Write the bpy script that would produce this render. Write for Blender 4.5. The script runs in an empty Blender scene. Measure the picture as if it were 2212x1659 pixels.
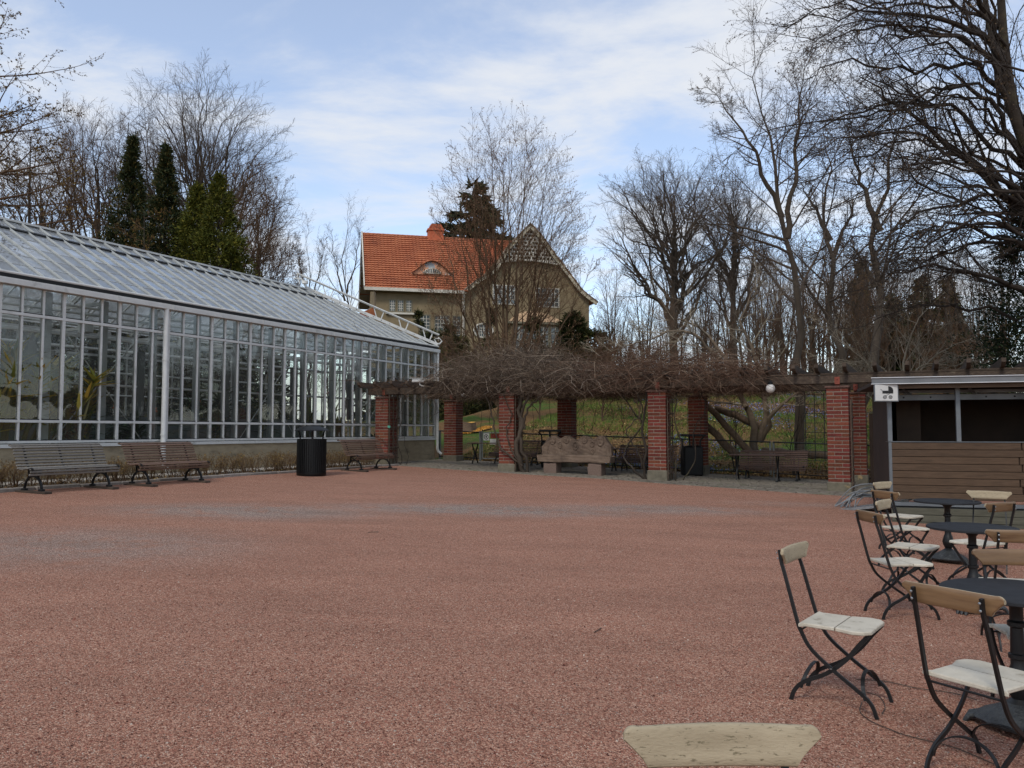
import bpy, bmesh, math, random
import numpy as np
from mathutils import Vector, Matrix

random.seed(7)
RNG = np.random.default_rng(11)
SC = bpy.context.scene
COL = SC.collection

# ------------------------------------------------------------------ camera
F_PX, PITCH, EYE = 1720.0, math.atan(100.5 / 1720.0), 1.5
cam_d = bpy.data.cameras.new('camera')
cam_d.sensor_width = 36.0
cam_d.lens = 36.0 * F_PX / 2212.0
cam_d.clip_start, cam_d.clip_end = 0.05, 3000.0
cam = bpy.data.objects.new('camera', cam_d)
COL.objects.link(cam)
cam.location = (0, 0, EYE)
cam.rotation_euler = (math.pi / 2 + PITCH, 0, 0)
SC.camera = cam

# ------------------------------------------------------------------ sky, sun, exposure
SUN_EL, SUN_AZ = math.radians(46), math.radians(205)      # azimuth clockwise from +Y
world = bpy.data.worlds.new('World')
SC.world = world
world.use_nodes = True
wn, wl = world.node_tree.nodes, world.node_tree.links
wn.clear()
w_out = wn.new('ShaderNodeOutputWorld')
w_bg = wn.new('ShaderNodeBackground')
w_bg.inputs['Strength'].default_value = 0.114
w_sky = wn.new('ShaderNodeTexSky')
w_sky.sky_type = 'NISHITA'
w_sky.sun_disc = False
w_sky.sun_elevation = SUN_EL
w_sky.sun_rotation = SUN_AZ
w_sky.air_density, w_sky.dust_density, w_sky.ozone_density = 1.0, 0.6, 2.0
w_tc = wn.new('ShaderNodeTexCoord')
# clouds on a plane overhead: direction / z, then stretched noise
w_sep = wn.new('ShaderNodeSeparateXYZ')
wl.new(w_tc.outputs['Generated'], w_sep.inputs[0])
w_z = wn.new('ShaderNodeMath'); w_z.operation = 'MAXIMUM'; w_z.inputs[1].default_value = 0.0
wl.new(w_sep.outputs['Z'], w_z.inputs[0])
w_za = wn.new('ShaderNodeMath'); w_za.operation = 'ADD'; w_za.inputs[1].default_value = 0.22
wl.new(w_z.outputs[0], w_za.inputs[0])
w_div = wn.new('ShaderNodeVectorMath'); w_div.operation = 'DIVIDE'
wl.new(w_tc.outputs['Generated'], w_div.inputs[0])
w_cz = wn.new('ShaderNodeCombineXYZ')
for k in range(3):
    wl.new(w_za.outputs[0], w_cz.inputs[k])
wl.new(w_cz.outputs[0], w_div.inputs[1])
w_map = wn.new('ShaderNodeMapping')
w_map.inputs['Location'].default_value = (2.2, 0.6, 0)
w_map.inputs['Rotation'].default_value = (0, 0, math.radians(24))
w_map.inputs['Scale'].default_value = (0.85, 1.35, 0.001)
wl.new(w_div.outputs[0], w_map.inputs['Vector'])
w_n1 = wn.new('ShaderNodeTexNoise')
w_n1.inputs['Scale'].default_value = 1.9
w_n1.inputs['Detail'].default_value = 7
w_n1.inputs['Roughness'].default_value = 0.6
w_n1.inputs['Distortion'].default_value = 0.35
wl.new(w_map.outputs[0], w_n1.inputs['Vector'])
w_r = wn.new('ShaderNodeMapRange'); w_r.interpolation_type = 'SMOOTHSTEP'
w_r.inputs['From Min'].default_value = 0.40
w_r.inputs['From Max'].default_value = 0.66
w_r.inputs['To Min'].default_value = 0.24
w_r.inputs['To Max'].default_value = 0.93
wl.new(w_n1.outputs['Fac'], w_r.inputs['Value'])
w_mix = wn.new('ShaderNodeMix'); w_mix.data_type = 'RGBA'
w_mix.inputs['B'].default_value = (6.65, 6.85, 7.2, 1)
w_gain = wn.new('ShaderNodeMix'); w_gain.data_type = 'RGBA'; w_gain.blend_type = 'MULTIPLY'
w_gain.inputs['Factor'].default_value = 1.0
w_gain.inputs['B'].default_value = (1.95, 1.86, 1.82, 1)
wl.new(w_sky.outputs[0], w_gain.inputs['A'])
wl.new(w_r.outputs[0], w_mix.inputs['Factor'])
wl.new(w_gain.outputs['Result'], w_mix.inputs['A'])
wl.new(w_mix.outputs['Result'], w_bg.inputs['Color'])
wl.new(w_bg.outputs[0], w_out.inputs['Surface'])

sun_d = bpy.data.lights.new('sun', 'SUN')
sun_d.energy = 1.5
sun_d.angle = math.radians(12)
sun_d.color = (1.0, 0.93, 0.82)
sun = bpy.data.objects.new('sun', sun_d)
COL.objects.link(sun)
sv = Vector((math.sin(SUN_AZ) * math.cos(SUN_EL), math.cos(SUN_AZ) * math.cos(SUN_EL), math.sin(SUN_EL)))
sun.rotation_euler = sv.to_track_quat('Z', 'Y').to_euler()
sun.location = sv * 60

SC.view_settings.view_transform = 'Standard'
SC.view_settings.look = 'None'
SC.view_settings.gamma = 1.0
SC.view_settings.use_curve_mapping = False
SC.view_settings.exposure = 0.13
SC.render.engine = 'CYCLES'
SC.cycles.max_bounces = 8
SC.cycles.transparent_max_bounces = 24
SC.cycles.diffuse_bounces = 3
SC.cycles.glossy_bounces = 3
SC.cycles.caustics_reflective = False
SC.cycles.caustics_refractive = False

# ------------------------------------------------------------------ frames of reference
GC = np.array([-2.9, 30.0])              # near right corner of the greenhouse
GN = np.array([0.8902, -0.4556])         # away from the greenhouse, along the pergola
GD = np.array([0.4556, 0.8902])          # along the greenhouse, away from the camera
G_ANG = math.atan2(GN[1], GN[0])         # rotation that turns local x into GN and local y into GD


def st(s, t):
    p = GC + s * GN + t * GD
    return float(p[0]), float(p[1])


def to_st(x, y):
    return ((x - GC[0]) * GN[0] + (y - GC[1]) * GN[1], (x - GC[0]) * GD[0] + (y - GC[1]) * GD[1])


def smooth(a, b, v):
    u = np.clip((np.asarray(v, float) - a) / (b - a), 0, 1)
    return u * u * (3 - 2 * u)


def ground(x, y):
    """height of the ground: a plaza falling gently away from the greenhouse, a hill behind the pergola"""
    s, t = to_st(np.asarray(x, float), np.asarray(y, float))
    base = 0.43 - 0.0285 * np.clip(s, -6, 40)
    dist = np.clip(t - 0.9, 0, 200)
    top = 7.4 - 3.0 * smooth(10, 26, s)
    h = 0.24 * dist
    h = top * (1 - np.exp(-h / top * 1.02))
    bump = 0.10 * np.sin(x * 0.7 + 1.1) * np.cos(y * 0.55) + 0.06 * np.sin(x * 1.9 + y * 1.3)
    m = smooth(-9.5, -3.0, s) + 0.35 * (1 - smooth(-9.5, -3.0, s))
    return base + h * m + bump * smooth(0.6, 4, t) * 0.8


def gz(x, y):
    return float(ground(x, y))


def at(px, py, Y):
    """point at depth Y seen at 2212 x 1659 pixel (px, py); used to work out real places"""
    dx, dy = (px - 1106) / F_PX, (829.5 - py) / F_PX
    wy = math.cos(PITCH) - dy * math.sin(PITCH)
    wz = math.sin(PITCH) + dy * math.cos(PITCH)
    k = Y / wy
    return Vector((dx * k, Y, EYE + wz * k))


# ------------------------------------------------------------------ materials
def lin(h):
    h = h.lstrip('#')
    out = []
    for i in (0, 2, 4):
        c = int(h[i:i + 2], 16) / 255.0
        out.append(c / 12.92 if c <= 0.04045 else ((c + 0.055) / 1.055) ** 2.4)
    return (*out, 1.0)


MATS = {}


def mat(name, c1, c2=None, scale=6.0, rough=0.75, metal=0.0, bump=0.0, bscale=60.0, spec=0.35, rand=0.0,
        stretch=(1, 1, 1), detail=5, c3=None, s3=1.0, t3=(0.5, 0.7), hue=0.0, coords='pos', rot=0.0):
    """principled material whose colour wanders between c1 and c2 with world-space noise; rand varies it per object"""
    m = bpy.data.materials.new(name)
    m.use_nodes = True
    N, L = m.node_tree.nodes, m.node_tree.links
    bs = N['Principled BSDF']
    bs.inputs['Roughness'].default_value = rough
    bs.inputs['Metallic'].default_value = metal
    bs.inputs['Specular IOR Level'].default_value = spec
    c1 = lin(c1) if isinstance(c1, str) else (*c1, 1)
    c2 = c1 if c2 is None else (lin(c2) if isinstance(c2, str) else (*c2, 1))
    if coords == 'pos':
        g = N.new('ShaderNodeNewGeometry'); src = g.outputs['Position']
    else:
        g = N.new('ShaderNodeTexCoord'); src = g.outputs['Object']
    mp = N.new('ShaderNodeMapping')
    mp.inputs['Scale'].default_value = stretch
    mp.inputs['Rotation'].default_value = (0, 0, rot)
    L.new(src, mp.inputs['Vector'])
    oi = N.new('ShaderNodeObjectInfo')
    va = N.new('ShaderNodeVectorMath'); va.operation = 'MULTIPLY_ADD'
    va.inputs[1].default_value = (37.0, 19.0, 53.0)
    cx = N.new('ShaderNodeCombineXYZ')
    for k in range(3):
        L.new(oi.outputs['Random'], cx.inputs[k])
    L.new(cx.outputs[0], va.inputs[0])
    L.new(mp.outputs[0], va.inputs[2])
    n1 = N.new('ShaderNodeTexNoise')
    n1.inputs['Scale'].default_value = scale
    n1.inputs['Detail'].default_value = detail
    n1.inputs['Roughness'].default_value = 0.6
    L.new(va.outputs[0], n1.inputs['Vector'])
    r1 = N.new('ShaderNodeMapRange')
    r1.inputs['From Min'].default_value, r1.inputs['From Max'].default_value = 0.32, 0.68
    L.new(n1.outputs['Fac'], r1.inputs['Value'])
    mx = N.new('ShaderNodeMix'); mx.data_type = 'RGBA'
    mx.inputs['A'].default_value, mx.inputs['B'].default_value = c1, c2
    L.new(r1.outputs[0], mx.inputs['Factor'])
    col = mx.outputs['Result']
    if c3 is not None:
        n3 = N.new('ShaderNodeTexNoise')
        n3.inputs['Scale'].default_value = s3
        n3.inputs['Detail'].default_value = 6
        n3.inputs['Roughness'].default_value = 0.65
        L.new(va.outputs[0], n3.inputs['Vector'])
        r3 = N.new('ShaderNodeMapRange'); r3.interpolation_type = 'SMOOTHSTEP'
        r3.inputs['From Min'].default_value, r3.inputs['From Max'].default_value = t3
        L.new(n3.outputs['Fac'], r3.inputs['Value'])
        m3 = N.new('ShaderNodeMix'); m3.data_type = 'RGBA'
        m3.inputs['B'].default_value = lin(c3) if isinstance(c3, str) else (*c3, 1)
        L.new(col, m3.inputs['A'])
        L.new(r3.outputs[0], m3.inputs['Factor'])
        col = m3.outputs['Result']
    if rand > 0 or hue > 0:
        hs = N.new('ShaderNodeHueSaturation')
        rr = N.new('ShaderNodeMapRange')
        rr.inputs['To Min'].default_value, rr.inputs['To Max'].default_value = 1 - rand, 1 + rand
        L.new(oi.outputs['Random'], rr.inputs['Value'])
        L.new(rr.outputs[0], hs.inputs['Value'])
        if hue > 0:
            wn_ = N.new('ShaderNodeTexWhiteNoise'); wn_.noise_dimensions = '1D'
            L.new(oi.outputs['Random'], wn_.inputs['W'])
            rh = N.new('ShaderNodeMapRange')
            rh.inputs['To Min'].default_value, rh.inputs['To Max'].default_value = 0.5 - hue, 0.5 + hue
            L.new(wn_.outputs['Value'], rh.inputs['Value'])
            L.new(rh.outputs[0], hs.inputs['Hue'])
        L.new(col, hs.inputs['Color'])
        col = hs.outputs['Color']
    L.new(col, bs.inputs['Base Color'])
    if bump > 0:
        nb = N.new('ShaderNodeTexNoise')
        nb.inputs['Scale'].default_value = bscale
        nb.inputs['Detail'].default_value = 4
        L.new(va.outputs[0], nb.inputs['Vector'])
        bp = N.new('ShaderNodeBump')
        bp.inputs['Strength'].default_value = bump
        bp.inputs['Distance'].default_value = 0.02
        L.new(nb.outputs['Fac'], bp.inputs['Height'])
        L.new(bp.outputs[0], bs.inputs['Normal'])
    MATS[name] = m
    return m


def glass_mat(name, tint=(0.82, 0.87, 0.85), dirt=0.06, dirt_col=(0.5, 0.52, 0.5), base=0.06, refl=1.6):
    """thin pane: transparent, reflecting more at grazing angles, with a film of dirt"""
    m = bpy.data.materials.new(name)
    m.use_nodes = True
    N, L = m.node_tree.nodes, m.node_tree.links
    N.clear()
    out = N.new('ShaderNodeOutputMaterial')
    tr = N.new('ShaderNodeBsdfTransparent'); tr.inputs[0].default_value = (*tint, 1)
    gl = N.new('ShaderNodeBsdfGlossy'); gl.inputs['Roughness'].default_value = 0.015
    gl.inputs['Color'].default_value = (0.92, 0.95, 0.95, 1)
    dd = N.new('ShaderNodeBsdfDiffuse'); dd.inputs['Color'].default_value = (*dirt_col, 1)
    dt = N.new('ShaderNodeBsdfTranslucent'); dt.inputs['Color'].default_value = (*(min(1, c * 1.5) for c in dirt_col), 1)
    df = N.new('ShaderNodeMixShader'); df.inputs[0].default_value = 0.55
    L.new(dd.outputs[0], df.inputs[1]); L.new(dt.outputs[0], df.inputs[2])
    fr = N.new('ShaderNodeFresnel'); fr.inputs['IOR'].default_value = 1.5
    fm = N.new('ShaderNodeMath'); fm.operation = 'MULTIPLY_ADD'
    fm.inputs[1].default_value, fm.inputs[2].default_value = refl, base
    fm.use_clamp = True
    L.new(fr.outputs[0], fm.inputs[0])
    m1 = N.new('ShaderNodeMixShader')
    L.new(fm.outputs[0], m1.inputs[0]); L.new(tr.outputs[0], m1.inputs[1]); L.new(gl.outputs[0], m1.inputs[2])
    g = N.new('ShaderNodeNewGeometry')
    oi = N.new('ShaderNodeObjectInfo')
    nz = N.new('ShaderNodeTexNoise'); nz.inputs['Scale'].default_value = 2.2; nz.inputs['Detail'].default_value = 8
    nz.inputs['Roughness'].default_value = 0.7
    L.new(g.outputs['Position'], nz.inputs['Vector'])
    mr = N.new('ShaderNodeMapRange')
    mr.inputs['From Min'].default_value, mr.inputs['From Max'].default_value = 0.3, 0.75
    mr.inputs['To Min'].default_value, mr.inputs['To Max'].default_value = dirt * 0.3, dirt * 1.7
    L.new(nz.outputs['Fac'], mr.inputs['Value'])
    ad = N.new('ShaderNodeMath'); ad.operation = 'MULTIPLY_ADD'; ad.use_clamp = True
    ad.inputs[1].default_value = dirt * 0.7
    L.new(oi.outputs['Random'], ad.inputs[0]); L.new(mr.outputs[0], ad.inputs[2])
    m2 = N.new('ShaderNodeMixShader')
    L.new(ad.outputs[0], m2.inputs[0]); L.new(m1.outputs[0], m2.inputs[1]); L.new(df.outputs[0], m2.inputs[2])
    # old float glass is never quite flat
    nb = N.new('ShaderNodeTexNoise'); nb.inputs['Scale'].default_value = 1.6; nb.inputs['Detail'].default_value = 1
    L.new(g.outputs['Position'], nb.inputs['Vector'])
    bp = N.new('ShaderNodeBump'); bp.inputs['Strength'].default_value = 0.06; bp.inputs['Distance'].default_value = 0.15
    L.new(nb.outputs['Fac'], bp.inputs['Height'])
    L.new(bp.outputs[0], gl.inputs['Normal'])
    L.new(m2.outputs[0], out.inputs['Surface'])
    MATS[name] = m
    return m


# ------------------------------------------------------------------ objects
def tag(o, label=None, cat=None, group=None, kind=None):
    if label:
        o['label'] = label
    if cat:
        o['category'] = cat
    if group:
        o['group'] = group
    if kind:
        o['kind'] = kind
    return o


def empty(name, loc=(0, 0, 0), rz=0.0):
    o = bpy.data.objects.new(name, None)
    COL.objects.link(o)
    o.location = loc
    o.rotation_euler = (0, 0, rz)
    o.empty_display_size = 0.1
    return o


def link_mesh(name, me, m=None, parent=None):
    o = bpy.data.objects.new(name, me)
    COL.objects.link(o)
    if m is not None and len(me.materials) == 0:
        me.materials.append(m)
    if parent is not None:
        o.parent = parent
    return o


def copy_tree(o, parent=None):
    c = o.copy()
    COL.objects.link(c)
    c.parent = parent
    for ch in o.children:
        copy_tree(ch, c)
    return c


def np_mesh(name, V, Q, smooth_shade=False):
    """mesh from numpy arrays; Q is a list of index arrays (n, k)"""
    me = bpy.data.meshes.new(name)
    V = np.asarray(V, np.float32).reshape(-1, 3)
    if not isinstance(Q, (list, tuple)):
        Q = [Q]
    Q = [np.asarray(q, np.int32) for q in Q if len(q)]
    nl = sum(q.size for q in Q)
    nf = sum(len(q) for q in Q)
    me.vertices.add(len(V))
    me.vertices.foreach_set('co', V.ravel())
    me.loops.add(nl)
    me.loops.foreach_set('vertex_index', np.concatenate([q.ravel() for q in Q]))
    me.polygons.add(nf)
    tot = np.concatenate([np.full(len(q), q.shape[1], np.int32) for q in Q])
    start = np.concatenate([[0], np.cumsum(tot)[:-1]]).astype(np.int32)
    me.polygons.foreach_set('loop_start', start)
    me.polygons.foreach_set('use_smooth', np.full(nf, smooth_shade, bool))
    me.update(calc_edges=True)
    return me


class MB:
    """collects shapes into one mesh"""

    def __init__(self):
        self.v, self.f = [], []

    def add(self, verts, faces):
        b = len(self.v)
        self.v.extend([tuple(p) for p in verts])
        self.f.extend([tuple(i + b for i in f) for f in faces])
        return self

    def box(self, x0, x1, y0, y1, z0, z1, M=None):
        vs = [Vector((x, y, z)) for z in (z0, z1) for x, y in ((x0, y0), (x1, y0), (x1, y1), (x0, y1))]
        if M is not None:
            vs = [M @ p for p in vs]
        return self.add(vs, [(3, 2, 1, 0), (4, 5, 6, 7), (0, 1, 5, 4), (1, 2, 6, 5), (2, 3, 7, 6), (3, 0, 4, 7)])

    def cbox(self, x0, x1, y0, y1, z0, z1, b=0.005, M=None):
        """box with chamfered edges"""
        c = Vector(((x0 + x1) / 2, (y0 + y1) / 2, (z0 + z1) / 2))
        h = ((x1 - x0) / 2, (y1 - y0) / 2, (z1 - z0) / 2)
        b = min(b, *(k * 0.45 for k in h))
        vs, idx = [], {}
        for sx in (-1, 1):
            for sy in (-1, 1):
                for sz in (-1, 1):
                    for a in range(3):
                        q = [sx * h[0], sy * h[1], sz * h[2]]
                        for k in range(3):
                            if k != a:
                                q[k] -= (sx, sy, sz)[k] * b
                        idx[(sx, sy, sz, a)] = len(vs)
                        p = c + Vector(q)
                        vs.append(M @ p if M is not None else p)
        fs = []
        for a in range(3):
            u, w = [(1, 2), (2, 0), (0, 1)][a]
            for sgn in (-1, 1):
                ring = []
                for su, sw in ((-1, -1), (1, -1), (1, 1), (-1, 1)):
                    k = [0, 0, 0]; k[a] = sgn; k[u] = su; k[w] = sw
                    ring.append(idx[(*k, a)])
                fs.append(tuple(ring) if sgn > 0 else tuple(ring[::-1]))
            for su in (-1, 1):
                for sw in (-1, 1):
                    k0 = [0, 0, 0]; k1 = [0, 0, 0]
                    k0[a], k1[a] = -1, 1
                    k0[u] = k1[u] = su; k0[w] = k1[w] = sw
                    q = (idx[(*k0, u)], idx[(*k1, u)], idx[(*k1, w)], idx[(*k0, w)])
                    fs.append(q if su * sw > 0 else q[::-1])
        for sx in (-1, 1):
            for sy in (-1, 1):
                for sz in (-1, 1):
                    q = tuple(idx[(sx, sy, sz, a)] for a in range(3))
                    fs.append(q if sx * sy * sz > 0 else q[::-1])
        return self.add(vs, fs)

    def bar(self, a, b, w, h, up=(0, 0, 1), bev=0.0):
        """rectangular bar from a to b"""
        a, b = Vector(a), Vector(b)
        t = (b - a)
        ln = t.length
        t.normalize()
        u = t.cross(Vector(up))
        if u.length < 1e-4:
            u = t.cross(Vector((1, 0, 0)))
        u.normalize()
        v = u.cross(t)
        M = Matrix((( t.x, u.x, v.x, a.x), (t.y, u.y, v.y, a.y), (t.z, u.z, v.z, a.z), (0, 0, 0, 1)))
        if M.to_3x3().determinant() < 0:
            M = Matrix((( t.x, -u.x, v.x, a.x), (t.y, -u.y, v.y, a.y), (t.z, -u.z, v.z, a.z), (0, 0, 0, 1)))
        if bev > 0:
            return self.cbox(0, ln, -w / 2, w / 2, -h / 2, h / 2, bev, M)
        return self.box(0, ln, -w / 2, w / 2, -h / 2, h / 2, M)

    def tube(self, pts, r, k=8, cap=True, flat=None, closed=False):
        """tube along pts; r a number or a list; flat=(w, t, up) gives a strap of that section instead"""
        pts = [Vector(p) for p in pts]
        n = len(pts)
        rs = [r] * n if not isinstance(r, (list, tuple)) else r
        rings = []
        ref = None
        for i in range(n):
            if closed:
                t = (pts[(i + 1) % n] - pts[i - 1]).normalized()
            else:
                t = (pts[min(i + 1, n - 1)] - pts[max(i - 1, 0)]).normalized()
            if flat:
                u = Vector(flat[2])
                u = (u - t * u.dot(t)).normalized()
            else:
                if ref is None:
                    ref = t.orthogonal()
                u = (ref - t * ref.dot(t)).normalized()
                ref = u
            v = t.cross(u)
            if flat:
                w, th = flat[0] / 2, flat[1] / 2
                rings.append([pts[i] + u * a * w + v * b * th for a, b in ((-1, -1), (1, -1), (1, 1), (-1, 1))])
            else:
                rings.append([pts[i] + (u * math.cos(2 * math.pi * j / k) + v * math.sin(2 * math.pi * j / k)) * rs[i] for j in range(k)])
        kk = len(rings[0])
        vs = [p for rg in rings for p in rg]
        fs = []
        for i in range(n if closed else n - 1):
            i2 = (i + 1) % n
            for j in range(kk):
                fs.append((i * kk + j, i * kk + (j + 1) % kk, i2 * kk + (j + 1) % kk, i2 * kk + j))
        if cap and not closed:
            fs.append(tuple(range(kk))[::-1])
            fs.append(tuple((n - 1) * kk + j for j in range(kk)))
        return self.add(vs, fs)

    def lathe(self, prof, k=20, cx=0.0, cy=0.0, cz=0.0):
        """profile [(r, z)...] turned about the z axis"""
        vs, fs = [], []
        for r, z in prof:
            for j in range(k):
                a = 2 * math.pi * j / k
                vs.append((cx + r * math.cos(a), cy + r * math.sin(a), cz + z))
        n = len(prof)
        for i in range(n - 1):
            for j in range(k):
                fs.append((i * k + j, i * k + (j + 1) % k, (i + 1) * k + (j + 1) % k, (i + 1) * k + j))
        if prof[0][0] > 1e-5:
            fs.append(tuple(range(k))[::-1])
        if prof[-1][0] > 1e-5:
            fs.append(tuple((n - 1) * k + j for j in range(k)))
        return self.add(vs, fs)

    def prism(self, outline, a0, a1, axis=1, M=None):
        """2-D outline [(p, q)...] extruded along axis from a0 to a1; axis 1: (p, a, q)  0: (a, p, q)  2: (p, q, a)"""
        n = len(outline)

        def mk(p, q, a):
            r = {0: (a, p, q), 1: (p, a, q), 2: (p, q, a)}[axis]
            return M @ Vector(r) if M is not None else Vector(r)
        vs = [mk(p, q, a0) for p, q in outline] + [mk(p, q, a1) for p, q in outline]
        fs = [tuple(range(n)), tuple(range(2 * n - 1, n - 1, -1))]
        for i in range(n):
            j = (i + 1) % n
            fs.append((i, i + n, j + n, j))
        return self.add(vs, fs)

    def mesh(self, name, smooth_shade=False):
        me = bpy.data.meshes.new(name)
        me.from_pydata([tuple(p) for p in self.v], [], self.f)
        bm = bmesh.new()
        bm.from_mesh(me)
        bmesh.ops.recalc_face_normals(bm, faces=bm.faces)
        bm.to_mesh(me)
        bm.free()
        if smooth_shade:
            for p in me.polygons:
                p.use_smooth = True
            try:
                me.set_sharp_from_angle(angle=math.radians(40))
            except Exception:
                pass
        return me

    def build(self, name, m, parent=None, smooth_shade=False):
        return link_mesh(name, self.mesh(name, smooth_shade), m, parent)


def arc(cx, cz, r, a0, a1, n):
    return [(cx + r * math.cos(math.radians(a0 + (a1 - a0) * i / (n - 1))), cz + r * math.sin(math.radians(a0 + (a1 - a0) * i / (n - 1)))) for i in range(n)]


def spline(pts, n=8):
    """Catmull-Rom through pts"""
    P = [Vector(p) for p in pts]
    P = [P[0] * 2 - P[1]] + P + [P[-1] * 2 - P[-2]]
    out = []
    for i in range(1, len(P) - 2):
        for k in range(n):
            t = k / n
            a, b, c, d = P[i - 1], P[i], P[i + 1], P[i + 2]
            out.append(0.5 * ((2 * b) + (c - a) * t + (2 * a - 5 * b + 4 * c - d) * t * t + (3 * b - a - 3 * c + d) * t ** 3))
    out.append(P[-2])
    return out
# ================================================================== ground, plaza, paving, hill
def ramp_node(N, stops, interp='LINEAR'):
    r = N.new('ShaderNodeValToRGB')
    r.color_ramp.interpolation = interp
    e = r.color_ramp.elements
    while len(e) > 1:
        e.remove(e[-1])
    e[0].position, e[0].color = stops[0][0], lin(stops[0][1])
    for p, c in stops[1:]:
        k = e.new(p); k.color = lin(c)
    return r


def gravel_material():
    m = bpy.data.materials.new('red_gravel')
    m.use_nodes = True
    N, L = m.node_tree.nodes, m.node_tree.links
    bs = N['Principled BSDF']
    bs.inputs['Roughness'].default_value = 0.9
    bs.inputs['Specular IOR Level'].default_value = 0.2
    g = N.new('ShaderNodeNewGeometry')
    v1 = N.new('ShaderNodeTexVoronoi'); v1.inputs['Scale'].default_value = 165
    v2 = N.new('ShaderNodeTexVoronoi'); v2.inputs['Scale'].default_value = 76
    for v in (v1, v2):
        L.new(g.outputs['Position'], v.inputs['Vector'])
    s1 = N.new('ShaderNodeSeparateColor'); L.new(v1.outputs['Color'], s1.inputs[0])
    s2 = N.new('ShaderNodeSeparateColor'); L.new(v2.outputs['Color'], s2.inputs[0])
    red = ramp_node(N, [(0, '#3f261d'), (0.2, '#764b3b'), (0.5, '#9d6d59'), (0.78, '#b78a74'), (0.95, '#c9a68e'), (1, '#e2d3c0')])
    grey = ramp_node(N, [(0, '#3a332e'), (0.3, '#6b6058'), (0.6, '#92867c'), (0.9, '#b2a59a'), (1, '#d6cdc4')])
    L.new(s1.outputs[0], red.inputs[0]); L.new(s1.outputs[0], grey.inputs[0])
    big = ramp_node(N, [(0, '#3c251c'), (0.4, '#875a48'), (0.8, '#a97b65'), (1, '#c19f88')])
    L.new(s2.outputs[1], big.inputs[0])
    mb_ = N.new('ShaderNodeMix'); mb_.data_type = 'RGBA'; mb_.inputs['Factor'].default_value = 0.35
    L.new(red.outputs[0], mb_.inputs['A']); L.new(big.outputs[0], mb_.inputs['B'])
    # worn grey tracks on the plaza: soft blobs along a curved path, broken up by noise
    mask = None
    for cx, cy, rx, ry, amp in ((-4.2, 12.6, 2.6, 1.25, 0.75), (-0.6, 13.6, 3.2, 1.05, 0.85), (2.6, 14.4, 2.6, 0.95, 0.7), (-4.9, 9.1, 2.3, 1.7, 0.6), (6.0, 16.0, 2.2, 0.7, 0.4)):
        mp = N.new('ShaderNodeMapping')
        mp.inputs['Location'].default_value = (-cx / rx, -cy / ry, 0)
        mp.inputs['Scale'].default_value = (1 / rx, 1 / ry, 0)
        L.new(g.outputs['Position'], mp.inputs['Vector'])
        ln = N.new('ShaderNodeVectorMath'); ln.operation = 'LENGTH'; L.new(mp.outputs[0], ln.inputs[0])
        mr = N.new('ShaderNodeMapRange'); mr.interpolation_type = 'SMOOTHSTEP'
        mr.inputs['From Min'].default_value, mr.inputs['From Max'].default_value = 1.25, 0.2
        mr.inputs['To Min'].default_value, mr.inputs['To Max'].default_value = 0, amp
        L.new(ln.outputs['Value'], mr.inputs['Value'])
        if mask is None:
            mask = mr.outputs[0]
        else:
            mx = N.new('ShaderNodeMath'); mx.operation = 'MAXIMUM'
            L.new(mask, mx.inputs[0]); L.new(mr.outputs[0], mx.inputs[1]); mask = mx.outputs[0]
    nz = N.new('ShaderNodeTexNoise'); nz.inputs['Scale'].default_value = 2.6; nz.inputs['Detail'].default_value = 8
    nz.inputs['Roughness'].default_value = 0.72
    L.new(g.outputs['Position'], nz.inputs['Vector'])
    nm = N.new('ShaderNodeMapRange')
    nm.inputs['From Min'].default_value, nm.inputs['From Max'].default_value = 0.34, 0.52
    L.new(nz.outputs['Fac'], nm.inputs['Value'])
    mu = N.new('ShaderNodeMath'); mu.operation = 'MULTIPLY'
    L.new(mask, mu.inputs[0]); L.new(nm.outputs[0], mu.inputs[1])
    mg = N.new('ShaderNodeMix'); mg.data_type = 'RGBA'
    L.new(mu.outputs[0], mg.inputs['Factor']); L.new(mb_.outputs['Result'], mg.inputs['A']); L.new(grey.outputs[0], mg.inputs['B'])
    # raked, trodden and damp patches
    n2 = N.new('ShaderNodeTexNoise'); n2.inputs['Scale'].default_value = 0.8; n2.inputs['Detail'].default_value = 7
    n2.inputs['Roughness'].default_value = 0.68
    mp2 = N.new('ShaderNodeMapping'); mp2.inputs['Rotation'].default_value = (0, 0, 0.5); mp2.inputs['Scale'].default_value = (0.6, 1.9, 1)
    L.new(g.outputs['Position'], mp2.inputs['Vector']); L.new(mp2.outputs[0], n2.inputs['Vector'])
    r2 = N.new('ShaderNodeMapRange')
    r2.inputs['From Min'].default_value, r2.inputs['From Max'].default_value = 0.3, 0.7
    r2.inputs['To Min'].default_value, r2.inputs['To Max'].default_value = 0.86, 1.13
    L.new(n2.outputs['Fac'], r2.inputs['Value'])
    hs = N.new('ShaderNodeHueSaturation')
    L.new(mg.outputs['Result'], hs.inputs['Color']); L.new(r2.outputs[0], hs.inputs['Value'])
    L.new(hs.outputs[0], bs.inputs['Base Color'])
    a1 = N.new('ShaderNodeMath'); a1.operation = 'ADD'
    L.new(v1.outputs['Distance'], a1.inputs[0]); L.new(v2.outputs['Distance'], a1.inputs[1])
    bp = N.new('ShaderNodeBump'); bp.inputs['Strength'].default_value = 0.9; bp.inputs['Distance'].default_value = 0.007
    bp.invert = True
    L.new(a1.outputs[0], bp.inputs['Height'])
    # scuffs, footprints and rake lines
    n4 = N.new('ShaderNodeTexNoise'); n4.inputs['Scale'].default_value = 7.0; n4.inputs['Detail'].default_value = 5
    mp4 = N.new('ShaderNodeMapping'); mp4.inputs['Rotation'].default_value = (0, 0, 0.35); mp4.inputs['Scale'].default_value = (0.55, 1.6, 1)
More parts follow.
